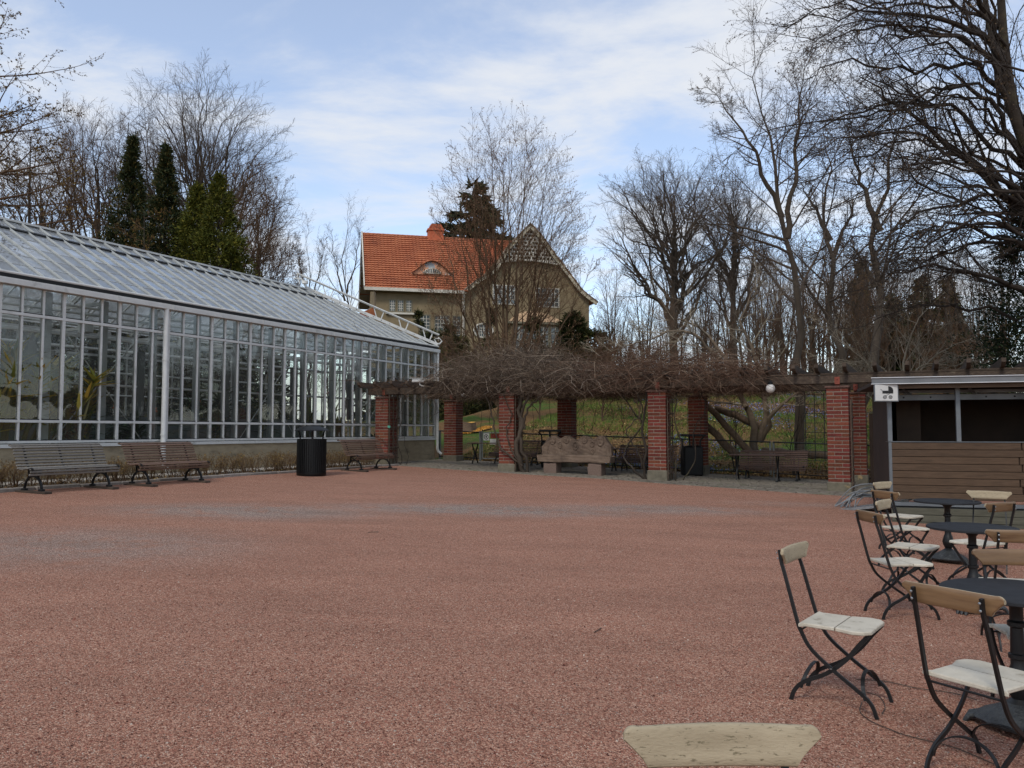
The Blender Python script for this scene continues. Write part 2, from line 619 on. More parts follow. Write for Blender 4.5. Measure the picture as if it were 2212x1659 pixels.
    L.new(g.outputs['Position'], mp4.inputs['Vector']); L.new(mp4.outputs[0], n4.inputs['Vector'])
    bq = N.new('ShaderNodeBump'); bq.inputs['Strength'].default_value = 0.4; bq.inputs['Distance'].default_value = 0.04
    L.new(n4.outputs['Fac'], bq.inputs['Height'])
    L.new(bq.outputs[0], bp.inputs['Normal'])
    L.new(bp.outputs[0], bs.inputs['Normal'])
    return m


def island_material(name, stops, rough=0.85, spec=0.2, trans=0.0):
    """one colour per loose piece"""
    m = bpy.data.materials.new(name)
    m.use_nodes = True
    N, L = m.node_tree.nodes, m.node_tree.links
    bs = N['Principled BSDF']
    bs.inputs['Roughness'].default_value = rough
    bs.inputs['Specular IOR Level'].default_value = spec
    g = N.new('ShaderNodeNewGeometry')
    r = ramp_node(N, stops)
    L.new(g.outputs['Random Per Island'], r.inputs[0])
    L.new(r.outputs[0], bs.inputs['Base Color'])
    return m


def hill_material():
    m = bpy.data.materials.new('hill_soil_and_grass')
    m.use_nodes = True
    N, L = m.node_tree.nodes, m.node_tree.links
    bs = N['Principled BSDF']
    bs.inputs['Roughness'].default_value = 0.95
    bs.inputs['Specular IOR Level'].default_value = 0.1
    g = N.new('ShaderNodeNewGeometry')
    def noise(s, d=6, r=0.65):
        n = N.new('ShaderNodeTexNoise'); n.inputs['Scale'].default_value = s; n.inputs['Detail'].default_value = d
        n.inputs['Roughness'].default_value = r; L.new(g.outputs['Position'], n.inputs['Vector']); return n
    a = noise(0.42); b = noise(14, 4); c = noise(11, 9, 0.82)
    gr = ramp_node(N, [(0.3, '#33461f'), (0.55, '#4c602d'), (0.75, '#697038')]); L.new(b.outputs['Fac'], gr.inputs[0])
    so = ramp_node(N, [(0.3, '#4a3826'), (0.5, '#6b543a'), (0.62, '#886b44'), (0.75, '#584631')]); L.new(c.outputs['Fac'], so.inputs[0])
    mr = N.new('ShaderNodeMapRange'); mr.inputs['From Min'].default_value = 0.40; mr.inputs['From Max'].default_value = 0.52
    L.new(a.outputs['Fac'], mr.inputs['Value'])
    mx = N.new('ShaderNodeMix'); mx.data_type = 'RGBA'
    L.new(mr.outputs[0], mx.inputs['Factor']); L.new(gr.outputs[0], mx.inputs['A']); L.new(so.outputs[0], mx.inputs['B'])
    L.new(mx.outputs['Result'], bs.inputs['Base Color'])
    bp = N.new('ShaderNodeBump'); bp.inputs['Strength'].default_value = 0.7; bp.inputs['Distance'].default_value = 0.05
    L.new(b.outputs['Fac'], bp.inputs['Height']); L.new(bp.outputs[0], bs.inputs['Normal'])
    return m


M_GRAVEL = gravel_material()
M_HILL = hill_material()
M_COBBLE = mat('cobble_stone', '#585249', '#766f63', 9, 0.85, bump=0.35, bscale=45, rand=0.22, hue=0.012, c3='#4c5138', s3=3, t3=(0.56, 0.7))
M_SOIL = mat('bed_soil', '#5f5648', '#7d7260', 16, 0.95, bump=0.6, bscale=40, c3='#3d3326', s3=6)
M_KERB = mat('kerb_granite', '#77706a', '#8e8880', 14, 0.85, bump=0.25, bscale=80, rand=0.15)
M_PAVE = mat('paving_sand', '#4c463d', '#625a4e', 20, 0.95, bump=0.5, bscale=70)


def grid_mesh(name, xs, ys, fz):
    X, Y = np.meshgrid(xs, ys)
    Z = fz(X, Y)
    V = np.stack([X, Y, Z], -1).reshape(-1, 3)
    nx, ny = len(xs), len(ys)
    i = np.arange(nx - 1)[None, :] + nx * np.arange(ny - 1)[:, None]
    Q = np.stack([i, i + 1, i + nx + 1, i + nx], -1).reshape(-1, 4)
    return np_mesh(name, V, Q, True)


def z_ground(X, Y):
    s, t = to_st(X, Y)
    return ground(X, Y) - 0.08 * (1 - smooth(0.35, 0.8, t)) * smooth(-0.6, 0.2, s) - 0.08 * (1 - smooth(-0.6, 0.2, s))


xs = np.concatenate([[-900, -500, -250, -120, -80], np.arange(-60, 70.1, 0.9), [80, 110, 180, 300, 500, 900]])
ys = np.concatenate([[-600, -250, -90, -50], np.arange(-30, 100.1, 0.9), [110, 140, 200, 320, 600, 1200]])
tag(link_mesh('ground', grid_mesh('ground', xs, ys, z_ground), M_HILL), kind='structure')


def border_t(s):
    """where the gravel ends and the cobbles begin"""
    return -4.62 - 0.105 * np.clip(np.asarray(s, float) - 4, 0, 12) + 0.10 * np.sin(np.asarray(s) * 0.9)


# red gravel sheet in (s, t)
ss = np.concatenate([np.arange(1.42, 26, 0.45), np.linspace(27, 60, 12)])
tt = np.concatenate([np.linspace(-70, -26, 12), np.linspace(-25.5, -6.6, 60)])
rows = []
for s_ in ss:
    tb = float(border_t(s_)) if s_ < 16.4 else -3.0
    tl = np.concatenate([tt, np.linspace(-6.6, tb, 6)[1:]])
    rows.append([(s_, t_) for t_ in tl])
A = np.array(rows)
X = GC[0] + A[..., 0] * GN[0] + A[..., 1] * GD[0]
Y = GC[1] + A[..., 0] * GN[1] + A[..., 1] * GD[1]
Z = ground(X, Y) + 0.010 * np.sin(X * 1.7 + 0.6 * Y) * np.cos(Y * 1.3)
n0, n1 = Z.shape
ii = (np.arange(n0 - 1)[:, None] * n1 + np.arange(n1 - 1)[None, :])
Q = np.stack([ii, ii + n1, ii + n1 + 1, ii + 1], -1).reshape(-1, 4)[:, ::-1]
tag(link_mesh('gravel_plaza', np_mesh('gravel_plaza', np.stack([X, Y, Z], -1), Q, True), M_GRAVEL), kind='structure')


def plaza_z(x, y):
    return gz(x, y) + 0.010 * math.sin(x * 1.7 + 0.6 * y) * math.cos(y * 1.3)


# loose stones lying on the gravel near the camera
def loose_stones(n):
    r = np.random.default_rng(5)
    yy = 1.9 + 8.5 * r.random(n) ** 1.7
    xx = (r.random(n) * 2 - 1) * (0.70 * yy + 0.3)
    zz = ground(xx, yy) + 0.010 * np.sin(xx * 1.7 + 0.6 * yy) * np.cos(yy * 1.3)
    size = 0.0025 + 0.0045 * r.random(n) ** 2
    big = r.random(n) < 0.012
    size[big] *= 1.8
    base = np.array([(1, 0, -0.3), (0, 1, -0.3), (-1, 0, -0.3), (0, -1, -0.3), (0.1, 0, 0.75)], float)
    f = np.array([(0, 1, 4), (1, 2, 4), (2, 3, 4), (3, 0, 4)])
    a = r.random(n) * 6.283
    V = np.repeat(base[None], n, 0) * (0.65 + 0.7 * r.random((n, 5, 1))) * size[:, None, None]
    V[..., 0] *= 1.25
    c, s_ = np.cos(a)[:, None], np.sin(a)[:, None]
    vx = V[..., 0] * c - V[..., 1] * s_
    vy = V[..., 0] * s_ + V[..., 1] * c
    V = np.stack([vx + xx[:, None], vy + yy[:, None], V[..., 2] + (zz + size * 0.25)[:, None]], -1)
    Fq = (f[None] + (np.arange(n) * 5)[:, None, None]).reshape(-1, 3)
    return np_mesh('loose_gravel', V, Fq)


M_STONES = island_material('gravel_stones', [(0, '#3f241e'), (0.3, '#72463a'), (0.6, '#8d5d4f'), (0.88, '#a37564'), (0.96, '#6f6761'), (1, '#c6b7a8')])
tag(link_mesh('loose_gravel', loose_stones(42000), M_STONES), 'loose red gravel chips scattered over the plaza', 'gravel', kind='stuff')

# ------------------------------------------------------------------ cobbled strip under the pergola
pav = MB()
for i in range(40):
    s0, s1 = 0.12 + i * 0.45, 0.12 + (i + 1) * 0.45
    if s0 > 17:
        break
    vs = []
    for s_, t_ in ((s0, float(border_t(s0)) - 0.12), (s1, float(border_t(s1)) - 0.12), (s1, 0.5), (s0, 0.5)):
        x, y = st(s_, t_)
        vs.append((x, y, gz(x, y) - 0.012))
    pav.add(vs, [(0, 1, 2, 3)])
pavement = tag(pav.build('pavement', M_PAVE), kind='structure')
rr = random.Random(3)
cob = []
row = 0
t_off = 0.0
while t_off < 4.9:
    wrow = rr.uniform(0.125, 0.19)
    s_ = 0.15 + rr.random() * 0.2
    while s_ < 16.6:
        ln = rr.uniform(0.15, 0.33)
        t0 = float(border_t(s_)) + t_off
        if t0 + wrow < 0.35:
            cob.append((s_, t0, ln, wrow))
        s_ += ln + 0.012
    t_off += wrow + 0.012
cobbles_xy = [(c, st(c[0] + c[2] / 2, c[1] + c[3] / 2)) for c in cob]
cobbles_xy.sort(key=lambda c: math.hypot(c[1][0], c[1][1]))
stone_variants = []
for k in range(6):
    q = [(-0.5, -0.5), (0.5, -0.5), (0.5, 0.5), (-0.5, 0.5)]
    q = [(a + rr.uniform(-0.05, 0.05), b + rr.uniform(-0.07, 0.07)) for a, b in q]
    top = [(a * 0.86, b * 0.82) for a, b in q]
    hz = [rr.uniform(0.8, 1.1) for _ in range(4)]
    b_ = MB()
    b_.add([(a, b, -0.4) for a, b in q] + [(a, b, 0.45) for a, b in q] + [(a, b, h) for (a, b), h in zip(top, hz)],
           [(0, 1, 5, 4), (1, 2, 6, 5), (2, 3, 7, 6), (3, 0, 4, 7), (4, 5, 9, 8), (5, 6, 10, 9), (6, 7, 11, 10), (7, 4, 8, 11), (8, 9, 10, 11)])
    me = b_.mesh('cobble')
    me.materials.append(M_COBBLE)
    stone_variants.append(me)
rest = MB()
for i, (c, (x, y)) in enumerate(cobbles_xy):
    me = stone_variants[rr.randrange(6)]
    M = Matrix.Translation((x, y, gz(x, y) - 0.004 + rr.uniform(-0.004, 0.004))) @ Matrix.Rotation(G_ANG + rr.uniform(-0.06, 0.06), 4, 'Z') @ Matrix.Diagonal((c[2], c[3], 0.02, 1))
    if i < 290:
        o = link_mesh('cobble', me, None, pavement)
        o.matrix_local = M
    else:
        rest.add([M @ v.co for v in me.vertices], [tuple(p.vertices) for p in me.polygons])
tag(rest.build('far_cobbles', M_COBBLE, pavement), kind='stuff')

# ------------------------------------------------------------------ planting bed and kerb by the greenhouse
bed = MB()
for i in range(52):
    t0, t1 = -27 + i * 0.45, -27 + (i + 1) * 0.45
    if t0 > -4.7:
        break
    vs = []
    for s_, t_ in ((0.02, t0), (1.46, t0), (1.46, t1), (0.02, t1)):
        x, y = st(s_, t_)
        vs.append((x, y, gz(x, y) + 0.012))
    bed.add(vs, [(0, 1, 2, 3)])
tag(bed.build('planting_bed', M_SOIL), kind='structure')
M_LIME = mat('pale_flagstone', '#9a948a', '#b5afa4', 7, 0.9, bump=0.3, bscale=50, rand=0.2)
strip = MB()
t_ = -26.5
while t_ < -4.9:
    ln = rr.uniform(0.3, 0.6)
    for s0 in (0.06, 0.36):
        x, y = st(s0 + 0.13, t_ + ln / 2)
        M = Matrix.Translation((x, y, gz(x, y) + 0.02)) @ Matrix.Rotation(G_ANG + rr.uniform(-0.05, 0.05), 4, 'Z')
        strip.cbox(-0.13, 0.13, -ln / 2 + 0.02, ln / 2 - 0.02, -0.02, 0.035, 0.012, M)
    t_ += ln
tag(strip.build('flagstone_path', M_LIME), kind='structure')
kerb = tag(empty('kerb', (*st(1.44, -15), 0.4)), kind='structure')
kerb_me = MB().cbox(-0.06, 0.06, -0.44, 0.44, -0.1, 0.06, 0.015).mesh('kerb_stone')
kerb_me.materials.append(M_KERB)
t_ = -26.0
while t_ < -5.2:
    x, y = st(1.44, t_ + 0.45)
    o = link_mesh('kerb_stone', kerb_me, None, kerb)
    o.matrix_local = Matrix.Translation((x - kerb.location.x, y - kerb.location.y, gz(x, y) + rr.uniform(-0.01, 0.012) - kerb.location.z)) @ Matrix.Rotation(G_ANG + rr.uniform(-0.012, 0.012), 4, 'Z')
    t_ += 0.9

# ------------------------------------------------------------------ grass, blue flowers and fallen leaves on the hill
def patch(x, y, k, ph):
    return np.sin(x * k + ph) * np.cos(y * k * 0.8 - ph * 1.7) + 0.6 * np.sin(x * k * 2.3 + y * k * 1.9 + ph * 3)


def scatter(n, smin, smax, tmin, tmax, power, seed, keep):
    r = np.random.default_rng(seed)
    s_ = smin + (smax - smin) * r.random(n * 3)
    t_ = tmin + (tmax - tmin) * r.random(n * 3) ** power
    x = GC[0] + s_ * GN[0] + t_ * GD[0]
    y = GC[1] + s_ * GN[1] + t_ * GD[1]
    k = keep(x, y, s_, t_, r)
    x, y = x[k][:n], y[k][:n]
    return r, x, y, ground(x, y)


def blades(name, n, m, label, seed, hmin, hmax, keep, tmax=17, w=0.006, parent=None, smin=0.4, smax=19):
    r, x, y, z = scatter(n, smin, smax, 0.55, tmax, 1.35, seed, keep)
    n = len(x)
    h = hmin + (hmax - hmin) * r.random(n)
    a = r.random(n) * 6.283
    lean = 0.5 * r.random(n) * h
    b = r.random(n) * 6.283
    dx, dy = np.cos(a) * w * 0.5, np.sin(a) * w * 0.5
    lx, ly = np.cos(b) * lean, np.sin(b) * lean
    V = np.stack([np.stack([x - dx, y - dy, z - 0.01], -1), np.stack([x + dx, y + dy, z - 0.01], -1),
                  np.stack([x + lx * 0.35 + dx * 0.8, y + ly * 0.35 + dy * 0.8, z + h * 0.6], -1), np.stack([x + lx * 0.35 - dx * 0.8, y + ly * 0.35 - dy * 0.8, z + h * 0.6], -1),
                  np.stack([x + lx, y + ly, z + h], -1)], 1)
    i = np.arange(n)[:, None] * 5
    me = np_mesh(name, V, [i + np.array([[0, 1, 2, 3]]), i + np.array([[3, 2, 4]])])
    return tag(link_mesh(name, me, m, parent), label, 'grass', kind='stuff')


M_BLADE = island_material('grass_blades', [(0, '#34501a'), (0.4, '#4d6b24'), (0.75, '#668033'), (1, '#8f8a48')], 0.7)
blades('grass', 36000, M_BLADE, 'short green spring grass on the slope behind the pergola', 21, 0.05, 0.16,
       lambda x, y, s, t, r: (patch(x, y, 0.42, 0.4) > 0.05 - 0.5 * r.random(len(x))) & ((patch(x, y, 0.9, 2.0) > -0.7) | (t > 6)) | ((t > 7.5) & (s < 5.5)), w=0.013)


def flakes(name, n, m, label, cat, seed, size, lift, keep, tmax=17, flat=0.5, smin=0.4, smax=19, tmin=0.5):
    r, x, y, z = scatter(n, smin, smax, tmin, tmax, 1.3, seed, keep)
    n = len(x)
    u = r.normal(size=(n, 3)); u[:, 2] *= flat; u /= np.linalg.norm(u, axis=1, keepdims=True)
    v = r.normal(size=(n, 3)); v[:, 2] *= flat
    v -= u * (u * v).sum(1, keepdims=True); v /= np.linalg.norm(v, axis=1, keepdims=True)
    sz = size * (0.6 + 0.8 * r.random(n))[:, None]
    c = np.stack([x, y, z + lift * r.random(n)], -1)
    V = np.stack([c - u * sz, c - v * sz * 0.6, c + u * sz, c + v * sz * 0.6], 1)
    me = np_mesh(name, V, np.arange(n * 4).reshape(n, 4))
    return tag(link_mesh(name, me, m), label, cat, kind='stuff')


M_SCILLA = island_material('blue_petals', [(0, '#4a63b0'), (0.5, '#6d86cc'), (1, '#a3b4e6')], 0.7)
flakes('blue_flowers', 13000, M_SCILLA, 'carpet of small blue spring flowers on the grassy slope', 'flowers', 31, 0.02, 0.15,
       lambda x, y, s, t, r: (patch(x, y, 0.55, 1.7) > 0.25 + 0.6 * r.random(len(x)) - 0.02 * (s - 5)) & (s > 3.2), flat=1)
M_LEAF = island_material('dead_leaves', [(0, '#3f3022'), (0.4, '#634c31'), (0.7, '#836742'), (0.92, '#a2875a'), (1, '#bda66c')], 0.85)
flakes('fallen_leaves', 44000, M_LEAF, 'dry brown and yellow leaves fallen along the fence and slope', 'leaves', 41, 0.038, 0.05,
       lambda x, y, s, t, r: (t < 1.3) | (patch(x, y, 0.42, 0.4) < 0.35 + 0.5 * r.random(len(x))), tmin=0.15, flat=0.35)
# ================================================================== greenhouse
M_WHITE = mat('white_aluminium', '#c2c3bf', '#cecfcb', 3, 0.45, 0.0, c3='#8f908a', s3=2.2, t3=(0.55, 0.8), spec=0.5)
M_GLASS = glass_mat('wall_glass', tint=(0.88, 0.91, 0.88), dirt=0.05, base=0.02, refl=1.15)
M_ROOFGLASS = glass_mat('roof_glass', tint=(0.8, 0.83, 0.84), dirt=0.45, dirt_col=(0.36, 0.375, 0.39), base=0.2)
M_DARKGAP = mat('rubber_and_gap_shade', '#1b1c1c', '#262727', 8, 0.8)  # near-black for gaskets and holes, and for shade painted into gaps
M_PLINTH = mat('plinth_concrete', '#8d8069', '#a3957b', 3.5, 0.9, bump=0.25, bscale=30, c3='#6b6150', s3=1.1, t3=(0.5, 0.72), stretch=(1, 1, 2.5))
M_INNER = mat('inner_steel', '#a3a7a6', '#b4b8b6', 4, 0.5, spec=0.4)
M_PIPE = mat('white_pipe', '#c6c8c5', '#d8d9d5', 4, 0.5)
M_FLOOR = mat('greenhouse_floor', '#3b362e', '#54493c', 2, 0.9)
M_PANELGREY = mat('inner_panel', '#555a58', '#6a6f6d', 1.5, 0.7)

PANE = 0.445
NCOL = 50
Y_END = -PANE * NCOL
Z_SILL, Z_LOW, Z_TRANSOM, Z_EAVE, Z_RIDGE, HALF = 1.235, 1.69, 3.87, 4.52, 6.58, 3.41
gh = empty('greenhouse', (GC[0], GC[1], 0.0), G_ANG)
tag(gh, 'long white-framed glass greenhouse on a beige concrete plinth', 'greenhouse')

# plinth: one pour with shallow board joints
b = MB()
b.box(-0.22, 0.0, Y_END, 0.0, -0.1, Z_SILL - 0.09)
b.box(-2 * HALF, -2 * HALF + 0.22, Y_END, 0.0, -0.1, Z_SILL - 0.09)
b.box(-2 * HALF + 0.221, -0.221, -0.22, -0.002, -0.1, Z_SILL - 0.09)
b.box(-2 * HALF + 0.221, -0.221, Y_END + 0.002, Y_END + 0.22, -0.1, Z_SILL - 0.09)
b.build('plinth', M_PLINTH, gh)
MB().box(-0.2, 0.045, Y_END, 0.03, Z_SILL - 0.085, Z_SILL - 0.012).build('sill', M_WHITE, gh)
b = MB()
for z0, z1 in ((0.62, 0.63), (0.88, 0.888)):
    b.box(0.0, 0.004, Y_END, 0.0, z0, z1)
b.build('board_mark', M_PLINTH, gh)
MB().box(-2 * HALF + 0.3, -0.3, Y_END + 0.3, -0.3, 0.35, 0.46).build('floor_slab', M_FLOOR, gh)

# horizontal rails of the front wall
for z, h, pr in ((Z_SILL + 0.03, 0.05, 0.02), (Z_LOW, 0.055, 0.028), (Z_TRANSOM, 0.06, 0.03)):
    r_ = MB().box(-0.05, pr, Y_END, 0.0, z - h / 2, z + h / 2).build('rail', M_WHITE, gh)
    MB().box(-0.02, 0.012, Y_END, 0.0, z + h / 2, z + h / 2 + 0.022).build('rail_gasket', M_DARKGAP, r_)
# mullions
for wide in (0, 1):
    w = 0.066 if wide else 0.044
    me = MB().cbox(-0.07, 0.022 if wide else 0.018, -w / 2, w / 2, Z_SILL + 0.06, Z_EAVE - 0.09, 0.004).mesh('mullion')
    me.materials.append(M_WHITE)
    for i in range(NCOL + 1):
        if (i % 3 == 0) == bool(wide):
            o = link_mesh('mullion', me, None, gh)
            o.location = (0.002 * wide, -PANE * i - (0.03 if i == 0 else 0), 0)
# wall panes
rowsz = ((Z_SILL + 0.055, Z_LOW - 0.028), (Z_LOW + 0.028, Z_TRANSOM - 0.03), (Z_TRANSOM + 0.03, Z_EAVE - 0.08))
for z0, z1 in rowsz:
    me = MB().add([(0, -PANE + 0.02, z0), (0, -0.02, z0), (0, -0.02, z1), (0, -PANE + 0.02, z1)], [(0, 1, 2, 3)]).mesh('wall_pane')
    me.materials.append(M_GLASS)
    for i in range(NCOL):
        o = link_mesh('wall_pane', me, None, gh)
        o.location = (-0.018 + random.uniform(-0.002, 0.002), -PANE * i, 0)
        o.rotation_euler = (0, 0, random.uniform(-0.006, 0.006))
# eave: gutter, dark strip painted as the shade in the gap, rounded roof edge
gut = MB().cbox(-0.06, 0.15, Y_END, 0.12, Z_EAVE - 0.09, Z_EAVE + 0.035, 0.008).build('gutter', M_WHITE, gh)
MB().box(-0.06, 0.10, Y_END, 0.02, Z_EAVE + 0.036, Z_EAVE + 0.125).build('gutter_gap_shade', M_DARKGAP, gut)
for i in range(1, 16):
    MB().cbox(0.149, 0.156, -i * 1.5 - 0.02, -i * 1.5 + 0.02, Z_EAVE - 0.09, Z_EAVE + 0.035, 0.002).build('gutter_joint', M_WHITE, gut)
MB().tube([(0.08, Y_END, Z_EAVE + 0.15), (0.08, 0.09, Z_EAVE + 0.15)], 0.032, 8).build('roof_edge_trim', M_WHITE, gh, True)

# roof: near slope in (y, u), u from eave to ridge
Z_R0 = Z_EAVE + 0.15
SLOPE_N = Vector((Z_RIDGE - Z_R0, 0, HALF)).normalized()


def roof_pt(y, u, lift=0.0):
    return Vector((-HALF * u, y, Z_R0 + (Z_RIDGE - Z_R0) * u)) + SLOPE_N * lift


def umax(y):
    return max(0.0, min(1.0, -y / HALF))


U_ROWS = [0.0, 0.17, 0.34, 0.51, 0.68, 0.845]
for i in range(NCOL):
    ya, yb = -PANE * (i + 1) + 0.012, -PANE * i - 0.012
    for k in range(len(U_ROWS)):
        u0 = U_ROWS[k]
        u1 = U_ROWS[k + 1] if k + 1 < len(U_ROWS) else 1.0
        lift = 0.012 if k + 1 == len(U_ROWS) else 0.0
        poly = [(ya, u0), (yb, u0), (yb, u1), (ya, u1)]
        clip = []
        for a in range(4):
            p, q = poly[a], poly[(a + 1) % 4]
            fp, fq = -p[0] / HALF - p[1], -q[0] / HALF - q[1]
            if fp >= 0:
                clip.append(p)
            if (fp >= 0) != (fq >= 0):
                w = fp / (fp - fq)
                clip.append((p[0] + (q[0] - p[0]) * w, p[1] + (q[1] - p[1]) * w))
        if len(clip) < 3:
            continue
        # each pane laps a little over the one below it
        tilt = 0.002
        vs = [roof_pt(y, u, lift + tilt * (1 - (u - u0) / (u1 - u0))) for y, u in clip]
        o = MB().add(vs, [tuple(range(len(vs)))]).build('roof_pane', M_ROOFGLASS, gh)
for i in range(1, NCOL + 1):
    y = -PANE * i
    um = umax(y)
    MB().bar(roof_pt(y, 0, 0.02), roof_pt(y, min(um, 0.835), 0.02), 0.017, 0.045, SLOPE_N).build('roof_bar', M_INNER, gh)
    if um > 0.87:
        MB().bar(roof_pt(y + PANE * 0.35, 0.84, 0.035), roof_pt(y + PANE * 0.35, um, 0.035), 0.02, 0.045, SLOPE_N).build('vent_bar', M_INNER, gh)
lap = MB()
for u in U_ROWS[1:-1]:
    lap.bar(roof_pt(-HALF * u, u, 0.008), roof_pt(Y_END, u, 0.008), 0.008, 0.006, SLOPE_N)
lap.build('lap_joints', M_PIPE, gh)
MB().bar(roof_pt(-HALF * 0.845, 0.836, 0.02), roof_pt(Y_END, 0.836, 0.02), 0.11, 0.03, SLOPE_N).build('vent_gap_shade', M_DARKGAP, gh)  # dark bar painted as the shaded gap below the vents
MB().bar(roof_pt(-HALF, 1.0, 0.045), roof_pt(Y_END, 1.0, 0.045), 0.12, 0.05, (0, 0, 1)).build('ridge_cap', M_WHITE, gh)
# hidden slope, end hip and the two walls we only see through the panes
b = MB(); bb = MB()
R0, R1 = Vector((-HALF, -HALF, Z_RIDGE)), Vector((-HALF, Y_END, Z_RIDGE))
F0, F1 = Vector((-2 * HALF, 0, Z_R0)), Vector((-2 * HALF, Y_END, Z_R0))
b.add([F1, F0, R0, R1], [(0, 1, 2, 3)])
b.add([Vector((0, 0, Z_R0)), R0, F0], [(0, 1, 2)])
for i in range(0, NCOL + 1, 2):
    y = -PANE * i
    um = umax(y)
    bb.bar((-2 * HALF, y, Z_R0), (-2 * HALF + HALF * um, y, Z_R0 + (Z_RIDGE - Z_R0) * um), 0.03, 0.05) if um > 0.02 else None
    bb.box(-2 * HALF - 0.02, -2 * HALF + 0.04, y - 0.02, y + 0.02, Z_SILL, Z_EAVE)
for i in range(1, 15):
    x = -2 * HALF * i / 15
    um = min(-x, 2 * HALF + x) / HALF
    bb.bar((x, 0, Z_R0), (x, -HALF * um, Z_R0 + (Z_RIDGE - Z_R0) * um), 0.03, 0.05)
    bb.box(x - 0.02, x + 0.02, -0.04, 0.02, Z_SILL, Z_EAVE)
for z in (Z_SILL, Z_LOW, Z_TRANSOM, Z_EAVE):
    bb.box(-2 * HALF - 0.03, -2 * HALF + 0.05, Y_END, 0.0, z - 0.035, z + 0.035)
    bb.box(-2 * HALF + 0.06, -0.08, -0.05, 0.03, z - 0.035, z + 0.035)
b.build('rear_roof_glass', M_ROOFGLASS, gh)
bb.build('rear_framing', M_WHITE, gh)
b = MB()
b.add([(-2 * HALF + 0.01, Y_END, Z_SILL), (-2 * HALF + 0.01, 0, Z_SILL), (-2 * HALF + 0.01, 0, Z_EAVE), (-2 * HALF + 0.01, Y_END, Z_EAVE)], [(0, 1, 2, 3)])
b.add([(-2 * HALF, -0.01, Z_SILL), (-0.05, -0.01, Z_SILL), (-0.05, -0.01, Z_EAVE), (-2 * HALF, -0.01, Z_EAVE)], [(0, 1, 2, 3)])
b.build('rear_wall_glass', M_GLASS, gh)
# corner post, downpipes
MB().cbox(-0.09, 0.03, -0.03, 0.05, Z_SILL - 0.01, Z_EAVE - 0.09, 0.006).build('corner_post', M_WHITE, gh)
dp = MB().tube([(0.1, 0.02, Z_EAVE - 0.09), (0.1, 0.02, 0.85), (0.12, 0.04, 0.72), (0.22, 0.12, 0.62)], 0.05, 12).build('downpipe', M_PIPE, gh, True)
dp = MB().tube([(0.09, -12.16, Z_EAVE - 0.09), (0.09, -12.16, 0.75), (0.14, -12.16, 0.62), (0.3, -12.16, 0.55)], 0.062, 12).build('downpipe', M_PIPE, gh, True)
for z in (1.4, 3.2):
    MB().lathe([(0.05, -0.02), (0.075, -0.02), (0.075, 0.02), (0.05, 0.02)], 12, 0.09, -12.16, z).build('pipe_clip', M_PIPE, dp)

# inner columns, roof trusses, pipes, bracing
col_me = MB().cbox(-0.05, 0.05, -0.085, 0.085, 0.45, Z_EAVE - 0.05, 0.006).mesh('inner_column'); col_me.materials.append(M_INNER)
for i in range(0, NCOL + 1, 3):
    o = link_mesh('inner_column', col_me, None, gh)
    o.location = (-0.42, -PANE * i - 0.1, 0)
    if i % 6 == 0:
        tr = MB()
        y = -PANE * i - 0.1
        um = umax(y)
        tr.bar((-0.42, y, Z_EAVE - 0.1), (-2 * HALF + 0.3, y, Z_EAVE - 0.1), 0.06, 0.08)
        if um > 0.9:
            tr.bar((-0.3, y, Z_EAVE + 0.05), (-HALF, y, Z_RIDGE - 0.15), 0.06, 0.08)
            tr.bar((-2 * HALF + 0.3, y, Z_EAVE + 0.05), (-HALF, y, Z_RIDGE - 0.15), 0.06, 0.08)
            tr.bar((-HALF, y, Z_EAVE - 0.1), (-HALF, y, Z_RIDGE - 0.15), 0.05, 0.05)
            tr.bar((-1.5, y, Z_EAVE - 0.1), (-HALF, y, Z_RIDGE - 0.3), 0.04, 0.04)
            tr.bar((-5.3, y, Z_EAVE - 0.1), (-HALF, y, Z_RIDGE - 0.3), 0.04, 0.04)
        tr.build('roof_truss', M_PIPE, gh)
    if i % 6 == 3:
        MB().cbox(-0.5, -0.36, -0.1, 0.1, 1.35 + 0.5, 3.4, 0.01).build('electric_trunking', M_PANELGREY, gh).location = (-0.12, -PANE * i - 0.35, 0)
for x, z, r in ((-0.52, 2.55, 0.028), (-0.5, 4.28, 0.03), (-0.7, 4.16, 0.03), (-1.0, 4.05, 0.03), (-1.6, 4.3, 0.03), (-2.2, 4.1, 0.03), (-2.8, 4.3, 0.03),
                (-0.55, 3.62, 0.025), (-1.3, 3.75, 0.028), (-3.6, 3.7, 0.03), (-5.2, 3.9, 0.03), (-6.3, 3.3, 0.03), (-6.3, 2.6, 0.03), (-6.3, 1.9, 0.03)):
    MB().tube([(x, Y_END + 0.4, z), (x, -0.5, z)], r, 8).build('heating_pipe', M_PIPE, gh, True)
for i in range(3, NCOL - 8, 12):
    y = -PANE * i - 0.1
    for a, c in (((-0.46, y, 1.0), (-0.46, y - 6 * PANE, 4.2)), ((-0.47, y - 6 * PANE, 1.0), (-0.47, y, 4.2))):
        MB().tube([a, c], 0.014, 6).build('brace_rod', M_PIPE, gh)
for i in range(2, NCOL, 4):
    MB().cbox(-0.16, 0.16, -0.1, 0.1, -0.16, 0.16, 0.02).build('fan_box', M_PIPE, gh).location = (-1.2 - (i % 3) * 0.9, -PANE * i, 3.95 - 0.2 * (i % 2))
# dark panels added lengthways to shade the interior
b = MB()
for i in range(0, 8):
    y0 = -1.0 - i * 2.7
    b.box(-4.2, -4.12, y0 - 2.55, y0, 0.46, 1.9)
b.build('shade_panels', M_PANELGREY, gh)
MB().box(-3.3, -0.75, Y_END + 0.6, -0.7, 0.465, 0.95).build('raised_bed', M_FLOOR, gh)
MB().box(-6.4, -4.6, Y_END + 0.6, -0.7, 0.465, 0.95).build('raised_bed', M_FLOOR, gh)

